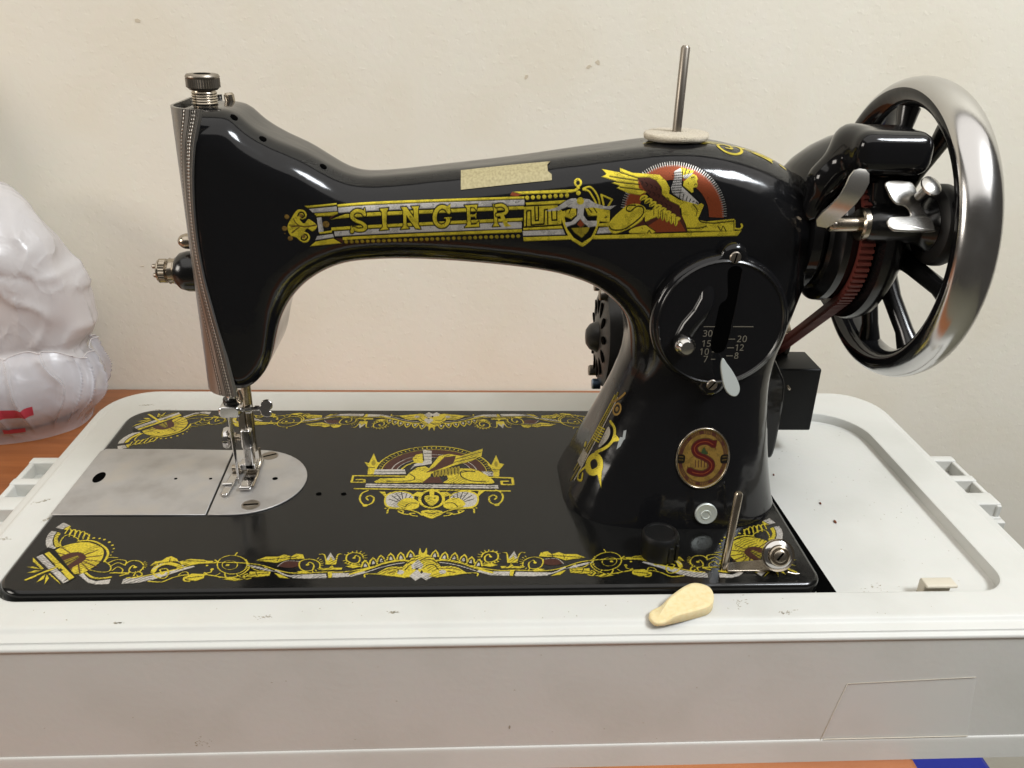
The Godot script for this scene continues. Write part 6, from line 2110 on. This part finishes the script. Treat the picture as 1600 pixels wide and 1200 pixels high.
	c.S("k", 0.30, [76.2, 21.8, 81.5, 21.7, 86.2, 21.2])
	c.S("k", 0.30, [81.4, 9.1, 84.9, 9.8, 87.7, 10.2])
	c.S("k", 0.30, [108.4, 10.8, 112.7, 11.8, 116.7, 12.2])
	c.S("k", 0.30, [110.5, 21.8, 118.0, 22.7, 127.1, 23.8])
	c.L("k", 0.30, [65.9, 20.9, 65.7, 19.2])
	c.L("k", 0.30, [69.6, 23.7, 70.1, 20.9])
	c.L("k", 0.30, [119.3, 24.0, 119.0, 21.4])
	c.L("k", 0.35, [124.6, 24.4, 124.5, 21.6])
	c.L("k", 0.30, [111.0, 12.8, 112.2, 10.3])


func paint_crest(c: Canvas) -> void:
	c.P("g", [157.7, 15.7, 158.0, 19.2, 159.2, 21.6, 160.9, 19.5, 162.4, 15.6])
	c.P("k", [158.6, 15.5, 158.8, 18.4, 159.4, 20.0, 160.5, 18.6, 161.4, 15.9])
	c.P("s", [159.2, 15.7, 159.2, 17.7, 159.6, 18.9, 160.4, 17.7, 160.8, 16.1])
	c.P("g", [161.2, 17.7, 161.5, 21.3, 162.8, 23.8, 164.5, 21.6, 166.0, 17.7])
	c.P("k", [162.1, 17.6, 162.3, 20.5, 162.9, 22.1, 164.0, 20.7, 164.9, 18.0])
	c.P("s", [162.7, 17.7, 162.8, 19.8, 163.1, 21.0, 163.9, 19.7, 164.3, 18.2])
	c.P("g", [164.6, 19.5, 165.0, 23.1, 166.2, 25.6, 168.0, 23.4, 169.4, 19.4])
	c.P("k", [165.5, 19.3, 165.7, 22.3, 166.4, 23.9, 167.5, 22.5, 168.4, 19.8])
	c.P("s", [166.1, 19.5, 166.2, 21.5, 166.6, 22.8, 167.4, 21.5, 167.8, 19.9])
	c.P("g", [169.0, 20.9, 169.4, 24.5, 170.7, 27.0, 172.4, 24.8, 173.8, 20.8])
	c.P("k", [169.9, 20.7, 170.1, 23.6, 170.8, 25.3, 171.9, 23.9, 172.8, 21.1])
	c.P("s", [170.5, 20.8, 170.6, 22.9, 171.0, 24.2, 171.7, 22.9, 172.2, 21.3])
	c.P("g", [173.6, 21.5, 174.1, 25.1, 175.4, 27.6, 177.1, 25.5, 178.4, 21.4])
	c.P("k", [174.5, 21.3, 174.8, 24.3, 175.5, 26.0, 176.5, 24.5, 177.4, 21.8])
	c.P("s", [175.1, 21.5, 175.2, 23.6, 175.6, 24.9, 176.4, 23.6, 176.8, 21.9])
	c.P("g", [178.1, 22.9, 178.6, 26.5, 180.0, 29.1, 181.6, 26.9, 183.0, 22.8])
	c.P("k", [179.0, 22.7, 179.4, 25.7, 180.0, 27.4, 181.1, 25.9, 181.9, 23.1])
	c.P("s", [179.6, 22.9, 179.8, 25.0, 180.2, 26.3, 181.0, 24.9, 181.3, 23.3])
	c.S("g", 1.38, [153.6, 11.1, 158.1, 13.0, 162.6, 15.2, 169.0, 19.0, 175.6, 20.7, 179.5, 20.3])
	c.S("s", 0.81, [154.7, 9.6, 160.1, 11.8, 166.4, 15.2, 172.4, 17.7, 177.6, 18.9])
	c.P("g", [165.4, 11.0, 169.3, 15.1, 172.5, 16.3, 177.8, 15.8, 180.9, 11.8, 182.5, 8.6, 178.3, 7.6, 171.6, 9.3])
	c.S("g", 0.78, [160.5, 8.5, 160.3, 10.5, 162.6, 10.9, 166.8, 10.5, 172.6, 9.2])
	c.S("d", 0.30, [168.1, 12.8, 172.7, 14.3, 177.0, 14.2])
	c.S("d", 0.40, [170.5, 11.2, 174.2, 12.3])
	c.C("s", 176.40, 11.90, 1.60)
	c.B("g", [187.7, 30.3, 186.5, 26.8, 183.8, 25.2, 181.2, 23.2, 179.5, 19.7, 177.3, 15.8, 178.5, 11.9, 181.9, 10.7, 185.6, 12.5, 186.7, 15.6, 188.2, 18.0])
	c.S("k", 0.40, [179.1, 18.1, 181.4, 20.8, 185.3, 20.8])
	c.S("k", 0.40, [181.3, 22.8, 184.2, 22.8, 187.2, 19.9])
	c.S("k", 0.40, [178.4, 13.4, 180.6, 17.3, 184.0, 16.8])
	c.S("g", 0.81, [183.9, 14.1, 185.0, 14.9, 185.6, 13.3, 184.5, 11.8, 183.0, 13.0, 183.6, 15.3])
	c.P("s", [188.0, 21.5, 191.1, 17.0, 190.3, 14.0, 188.3, 14.8, 186.3, 14.1, 185.3, 17.0])
	c.P("k", [187.5, 14.1, 188.3, 15.0, 189.2, 14.0, 188.3, 13.3])
	c.P("s", [184.9, 9.1, 188.2, 14.0, 191.5, 9.0, 188.5, 5.4])


func paint_medallion(c: Canvas) -> void:
	c.P("d", [218.3, 98.8, 218.2, 101.7, 217.7, 104.6, 216.9, 107.5, 215.7, 110.2, 214.1, 112.9, 212.1, 115.4, 209.9, 117.7, 207.4, 119.8, 204.6, 121.6, 201.6, 123.2, 198.4, 124.4, 195.0, 125.3, 191.6, 125.8, 188.2, 126.0, 184.7, 125.8, 181.4, 125.3, 178.1, 124.4, 175.0, 123.2, 172.1, 121.7, 169.5, 119.9, 167.1, 117.9, 165.0, 115.6, 163.2, 113.1, 161.8, 110.5, 160.8, 107.7, 160.1, 104.9, 159.8, 102.0, 159.9, 99.1, 167.9, 99.1, 167.9, 101.1, 168.2, 103.0, 168.7, 105.0, 169.5, 106.9, 170.5, 108.7, 171.8, 110.4, 173.3, 111.9, 175.1, 113.3, 177.0, 114.5, 179.1, 115.5, 181.3, 116.3, 183.6, 116.9, 186.0, 117.3, 188.4, 117.4, 190.9, 117.2, 193.3, 116.9, 195.7, 116.3, 198.0, 115.4, 200.1, 114.4, 202.1, 113.2, 204.0, 111.8, 205.6, 110.2, 207.0, 108.5, 208.1, 106.7, 209.0, 104.8, 209.7, 102.8, 210.1, 100.8, 210.2, 98.8])
	c.L("g", 0.97, [221.6, 101.9, 221.1, 105.0, 220.3, 108.1, 219.2, 111.1, 217.6, 114.0, 215.8, 116.7, 213.6, 119.3, 211.1, 121.7, 208.3, 123.8, 205.3, 125.7, 202.1, 127.3, 198.8, 128.5, 195.2, 129.4, 191.7, 129.9, 188.1, 130.1, 184.5, 130.0, 180.9, 129.4, 177.5, 128.5, 174.2, 127.3, 171.1, 125.8, 168.2, 123.9, 165.6, 121.8, 163.3, 119.5, 161.3, 116.9, 159.6, 114.2, 158.3, 111.3, 157.3, 108.3, 156.7, 105.3, 156.5, 102.2])
	c.L("g", 0.60, [218.3, 100.6, 218.0, 103.4, 217.3, 106.2, 216.3, 108.9, 215.0, 111.6, 213.3, 114.1, 211.4, 116.4, 209.1, 118.6, 206.7, 120.6, 203.9, 122.3, 201.0, 123.7, 197.9, 124.8, 194.7, 125.6, 191.5, 126.1, 188.2, 126.3, 184.9, 126.2, 181.7, 125.7, 178.5, 124.9, 175.5, 123.8, 172.7, 122.3, 170.1, 120.7, 167.8, 118.8, 165.7, 116.6, 163.9, 114.3, 162.4, 111.8, 161.2, 109.2, 160.4, 106.5, 159.9, 103.7, 159.8, 100.9])
	c.L("s", 0.67, [213.0, 98.8, 212.9, 101.1, 212.5, 103.4, 211.8, 105.7, 210.7, 107.9, 209.4, 110.0, 207.8, 112.0, 206.0, 113.8, 203.9, 115.4, 201.7, 116.9, 199.2, 118.1, 196.6, 119.0, 193.9, 119.7, 191.2, 120.2, 188.4, 120.3, 185.6, 120.2, 182.8, 119.8, 180.2, 119.1, 177.7, 118.2, 175.3, 117.0, 173.1, 115.6, 171.2, 113.9, 169.5, 112.1, 168.0, 110.2, 166.8, 108.1, 166.0, 105.9, 165.4, 103.7, 165.1, 101.4, 165.1, 99.1])
	c.L("s", 0.53, [210.2, 98.8, 210.1, 100.8, 209.7, 102.8, 209.0, 104.7, 208.1, 106.6, 207.0, 108.4, 205.6, 110.0, 204.0, 111.6, 202.1, 113.0, 200.1, 114.2, 198.0, 115.2, 195.7, 116.0, 193.3, 116.6, 190.9, 116.9, 188.5, 117.1, 186.0, 117.0, 183.6, 116.6, 181.3, 116.0, 179.1, 115.3, 177.0, 114.3, 175.1, 113.1, 173.3, 111.7, 171.8, 110.2, 170.5, 108.5, 169.5, 106.8, 168.7, 104.9, 168.2, 103.0, 167.9, 101.0, 167.9, 99.1])
	c.L("g", 1.20, [185.2, 114.2, 184.3, 114.1, 183.4, 113.9, 182.5, 113.7, 181.7, 113.4, 180.8, 113.1, 180.0, 112.8, 179.2, 112.4, 178.4, 112.0, 177.6, 111.6, 176.9, 111.2, 176.2, 110.7, 175.6, 110.2, 175.0, 109.6, 174.4, 109.1, 173.8, 108.5, 173.3, 107.9, 172.8, 107.3, 172.4, 106.6, 172.0, 106.0, 171.6, 105.3, 171.3, 104.6, 171.0, 103.9, 170.8, 103.2, 170.6, 102.5, 170.5, 101.8, 170.4, 101.0, 170.4, 100.3, 170.4, 99.6])
	c.L("g", 0.68, [219.2, 102.6, 220.5, 102.8])
	c.L("g", 0.67, [218.8, 104.8, 220.1, 105.1])
	c.L("g", 0.68, [218.2, 107.0, 219.5, 107.4])
	c.L("g", 0.67, [217.4, 109.2, 218.6, 109.7])
	c.L("g", 0.67, [216.4, 111.3, 217.6, 112.0])
	c.L("g", 0.68, [215.2, 113.4, 216.3, 114.1])
	c.L("g", 0.67, [213.8, 115.3, 214.9, 116.2])
	c.L("g", 0.56, [212.3, 117.2, 213.3, 118.2])
	c.L("g", 0.67, [210.5, 118.9, 211.4, 120.0])
	c.L("g", 0.67, [208.6, 120.6, 209.5, 121.7])
	c.L("g", 0.56, [206.6, 122.0, 207.3, 123.3])
	c.L("g", 0.67, [204.4, 123.4, 205.0, 124.7])
	c.L("g", 0.67, [202.1, 124.5, 202.6, 125.9])
	c.L("g", 0.68, [199.7, 125.5, 200.1, 126.9])
	c.L("g", 0.68, [197.2, 126.3, 197.5, 127.7])
	c.L("g", 0.67, [194.6, 126.9, 194.9, 128.4])
	c.L("g", 0.56, [192.1, 127.3, 192.2, 128.8])
	c.L("g", 0.67, [189.4, 127.5, 189.5, 129.0])
	c.L("g", 0.67, [186.8, 127.5, 186.7, 129.0])
	c.L("g", 0.68, [184.2, 127.3, 184.0, 128.8])
	c.L("g", 0.68, [181.7, 126.9, 181.3, 128.4])
	c.L("g", 0.68, [179.2, 126.3, 178.7, 127.8])
	c.L("g", 0.56, [176.8, 125.5, 176.2, 127.0])
	c.L("g", 0.67, [174.4, 124.6, 173.8, 125.9])
	c.L("g", 0.68, [172.2, 123.4, 171.5, 124.7])
	c.L("g", 0.67, [170.1, 122.1, 169.3, 123.4])
	c.L("g", 0.68, [168.2, 120.7, 167.3, 121.8])
	c.L("g", 0.67, [166.4, 119.1, 165.4, 120.1])
	c.L("g", 0.67, [164.8, 117.4, 163.7, 118.3])
	c.L("g", 0.67, [163.3, 115.5, 162.2, 116.4])
	c.L("g", 0.67, [162.1, 113.6, 160.9, 114.3])
	c.L("g", 0.67, [161.0, 111.5, 159.8, 112.2])
	c.L("g", 0.57, [160.2, 109.5, 158.9, 110.0])
	c.L("g", 0.67, [159.5, 107.3, 158.2, 107.7])
	c.L("g", 0.67, [159.0, 105.1, 157.8, 105.4])
	c.L("g", 0.67, [158.8, 102.9, 157.5, 103.1])
	c.P("s", [155.6, 104.0, 172.7, 103.9, 173.7, 98.8, 155.3, 98.3])
	c.P("s", [215.2, 101.8, 223.0, 100.8, 223.7, 96.6, 217.9, 96.6])
	c.L("k", 0.37, [155.8, 101.3, 172.7, 101.2])
	c.P("g", [149.4, 112.4, 152.2, 110.9, 153.9, 122.2, 156.7, 112.3, 158.6, 111.1, 156.2, 104.4, 156.0, 98.3, 152.6, 98.3, 152.3, 106.1])
	c.P("g", [218.3, 109.7, 221.1, 108.6, 224.1, 119.9, 225.7, 110.5, 228.5, 109.4, 225.4, 102.9, 225.0, 95.7, 221.8, 95.8, 221.7, 102.9])
	c.L("k", 0.45, [152.0, 106.1, 155.8, 105.8])
	c.L("k", 0.45, [221.8, 103.2, 225.4, 102.9])
	c.B("m", [153.5, 111.0, 154.6, 114.6, 156.1, 110.3, 154.8, 108.2])
	c.B("m", [222.7, 109.3, 223.8, 112.9, 224.7, 108.8, 223.6, 106.4])
	c.L("g", 1.25, [147.3, 93.1, 151.6, 93.1, 151.9, 90.3, 144.9, 90.4, 145.0, 97.2, 173.3, 96.6])
	c.L("g", 1.50, [229.5, 90.9, 226.0, 90.9, 226.2, 87.5, 232.3, 87.4, 232.1, 94.3, 218.2, 95.2])
	c.P("s", [152.9, 89.0, 223.9, 86.9, 224.2, 83.3, 152.7, 85.1])
	c.L("k", 0.31, [153.1, 87.2, 223.8, 85.1])
	c.L("g", 1.27, [147.3, 83.9, 230.1, 80.9])
	c.P("d", [182.4, 89.3, 185.6, 94.9, 191.9, 96.2, 194.5, 89.3])
	c.P("g", [156.8, 90.8, 160.1, 94.4, 173.1, 95.0, 175.6, 100.4, 179.5, 105.9, 183.7, 107.3, 187.1, 104.2, 187.1, 96.2, 183.1, 89.9, 158.3, 89.5])
	c.B("g", [195.3, 103.1, 203.8, 104.7, 211.0, 104.1, 217.9, 97.7, 221.6, 91.7, 220.8, 88.5, 209.4, 88.6, 194.8, 89.3, 196.8, 93.5])
	c.S("k", 0.60, [204.5, 100.2, 208.1, 101.6, 211.6, 100.9, 204.5, 101.9, 204.2, 96.1, 209.4, 91.4, 217.1, 90.7])
	c.S("k", 0.45, [175.6, 99.0, 178.7, 94.9, 176.1, 91.6, 163.7, 91.3])
	c.P("s", [181.5, 126.3, 186.9, 124.8, 187.4, 109.9, 183.8, 108.4, 178.2, 107.1, 175.4, 102.9, 177.9, 109.9, 182.9, 113.0])
	c.P("g", [176.2, 115.7, 178.1, 120.3, 181.8, 121.8, 182.5, 110.9, 177.9, 110.7])
	c.L("k", 0.45, [181.6, 124.8, 182.9, 113.0])
	c.L("k", 0.37, [182.8, 121.8, 186.8, 121.8])
	c.L("k", 0.37, [182.9, 118.1, 187.0, 118.1])
	c.L("k", 0.37, [183.1, 114.5, 187.1, 114.5])
	c.L("k", 0.37, [177.6, 115.9, 178.7, 116.2])
	c.P("g", [186.4, 105.9, 191.3, 118.8, 196.6, 121.3, 203.8, 118.8, 216.6, 127.3, 215.7, 118.7, 209.6, 112.6, 200.9, 108.4, 193.1, 102.8, 186.9, 98.7])
	c.P("d", [194.4, 117.3, 201.0, 118.8, 199.6, 110.1, 192.5, 104.5, 184.7, 100.1, 189.6, 107.3])
	c.L("k", 0.45, [200.9, 115.1, 215.6, 123.2])
	c.L("k", 0.45, [200.2, 111.5, 212.6, 117.3])
	c.B("m", [188.9, 102.4, 190.3, 102.8, 190.3, 96.5, 189.2, 95.4, 188.4, 99.0])
	c.L("k", 0.31, [189.3, 101.7, 189.5, 96.8])
	c.B("m", [190.7, 102.9, 192.1, 103.3, 192.2, 96.9, 191.1, 95.8, 190.3, 99.4])
	c.L("k", 0.37, [191.1, 102.2, 191.3, 97.2])
	c.B("m", [192.6, 103.5, 194.0, 103.9, 194.0, 97.3, 192.9, 96.2, 192.1, 99.8])
	c.L("k", 0.37, [192.9, 102.8, 193.1, 97.6])
	c.B("m", [194.4, 104.0, 195.8, 104.4, 195.8, 97.7, 194.7, 96.6, 193.9, 100.2])
	c.L("k", 0.31, [194.8, 103.3, 194.9, 98.0])
	c.B("m", [196.2, 104.6, 197.7, 105.0, 197.6, 98.1, 196.5, 97.0, 195.7, 100.6])
	c.L("k", 0.37, [196.6, 103.9, 196.8, 98.4])
	c.B("m", [198.1, 105.1, 199.5, 105.5, 199.4, 98.5, 198.3, 97.4, 197.6, 101.0])
	c.L("k", 0.31, [198.5, 104.4, 198.6, 98.8])
	c.B("m", [199.9, 105.7, 201.4, 106.1, 201.3, 98.9, 200.2, 97.8, 199.4, 101.4])
	c.L("k", 0.37, [200.3, 105.0, 200.4, 99.2])
	c.B("m", [201.8, 106.2, 203.2, 106.7, 203.1, 99.3, 202.0, 98.2, 201.3, 101.8])
	c.L("k", 0.31, [202.2, 105.5, 202.3, 99.6])
	for side in 2:
		c.mir = Vector2(188.60, 0)
		c.flip = Vector2(1 - 2 * side, 1)
		c.B("g", [163.8, 73.2, 165.6, 79.4, 171.9, 81.6, 178.0, 78.7, 179.2, 73.1, 173.0, 64.4, 165.7, 65.9])
		c.B("s", [164.6, 73.2, 166.2, 78.2, 172.0, 80.4, 177.5, 77.8, 178.6, 73.1, 172.9, 65.9, 166.2, 67.4])
		c.L("k", 0.31, [175.8, 70.5, 179.6, 73.8])
		c.L("k", 0.32, [175.3, 71.6, 177.9, 77.1])
		c.L("k", 0.31, [174.6, 72.3, 175.4, 79.3])
		c.L("k", 0.38, [173.7, 72.5, 172.4, 80.0])
		c.L("k", 0.31, [173.0, 72.2, 169.6, 79.1])
		c.L("k", 0.37, [172.3, 71.4, 167.5, 76.7])
		c.L("k", 0.37, [172.0, 70.3, 166.4, 73.3])
		c.B("g", [171.1, 67.7, 171.9, 71.3, 174.4, 74.1, 178.4, 74.3, 181.8, 70.6, 182.2, 65.8, 179.0, 63.4, 175.0, 64.0])
		c.S("k", 0.44, [174.9, 65.8, 177.3, 69.4, 181.3, 69.4])
		c.P("g", [177.6, 76.8, 180.7, 80.6, 184.8, 79.9, 182.3, 75.5])
		c.P("g", [160.4, 81.0, 163.8, 80.7, 164.8, 76.9, 163.5, 76.9])
		c.S("g", 0.62, [161.2, 80.5, 164.2, 75.7, 164.6, 70.8, 166.4, 65.9])
		c.S("g", 1.02, [166.5, 60.3, 167.1, 64.5, 172.4, 64.1, 177.0, 63.4, 181.7, 61.0, 184.4, 58.1])
		c.S("g", 0.98, [177.2, 59.0, 174.5, 59.7, 171.8, 62.3, 174.4, 62.5, 174.2, 60.5])
		c.S("g", 0.90, [181.8, 57.5, 179.2, 58.1, 177.8, 59.9, 180.4, 60.1])
		c.S("g", 1.06, [154.6, 82.0, 151.6, 78.9, 151.4, 72.7, 154.4, 67.8, 157.8, 69.8, 158.4, 74.5, 156.1, 77.0, 154.4, 75.1, 155.5, 72.7])
		c.C("g", 154.60, 67.50, 1.38)
		c.C("g", 165.30, 64.70, 0.62)
	c.flip = Vector2.ONE
	c.L("g", 1.65, [194.9, 73.2, 194.6, 70.3, 193.6, 67.9, 191.9, 66.0, 189.9, 65.1, 187.8, 65.1, 185.7, 66.1, 183.9, 67.9, 182.7, 70.4, 182.2, 73.3, 182.5, 76.2, 183.5, 78.7, 185.1, 80.6, 187.2, 81.7, 189.4, 81.6, 191.6, 80.6, 193.3, 78.7, 194.5, 76.1, 194.9, 73.2])
	c.L("k", 1.00, [193.4, 73.2, 193.2, 71.0, 192.4, 69.1, 191.1, 67.7, 189.6, 67.0, 188.0, 67.0, 186.4, 67.8, 185.1, 69.2, 184.1, 71.1, 183.8, 73.3, 184.0, 75.5, 184.7, 77.4, 186.0, 78.9, 187.5, 79.6, 189.2, 79.6, 190.8, 78.8, 192.2, 77.4, 193.1, 75.4, 193.4, 73.2])
	c.B("g", [188.8, 66.7, 185.2, 71.8, 184.9, 76.1, 187.0, 77.0, 188.5, 75.2, 190.0, 77.0, 192.1, 76.1, 192.2, 71.7])
	c.L("g", 2.55, [188.5, 82.4, 188.6, 76.7])
	c.C("k", 187.10, 74.20, 0.50)
	c.C("k", 190.10, 74.20, 0.50)
	c.B("g", [183.6, 62.0, 188.8, 63.3, 194.4, 61.8, 192.8, 57.7, 189.2, 55.2, 185.1, 57.7])
	c.S("k", 0.44, [185.6, 61.0, 188.9, 59.6, 192.8, 60.9])
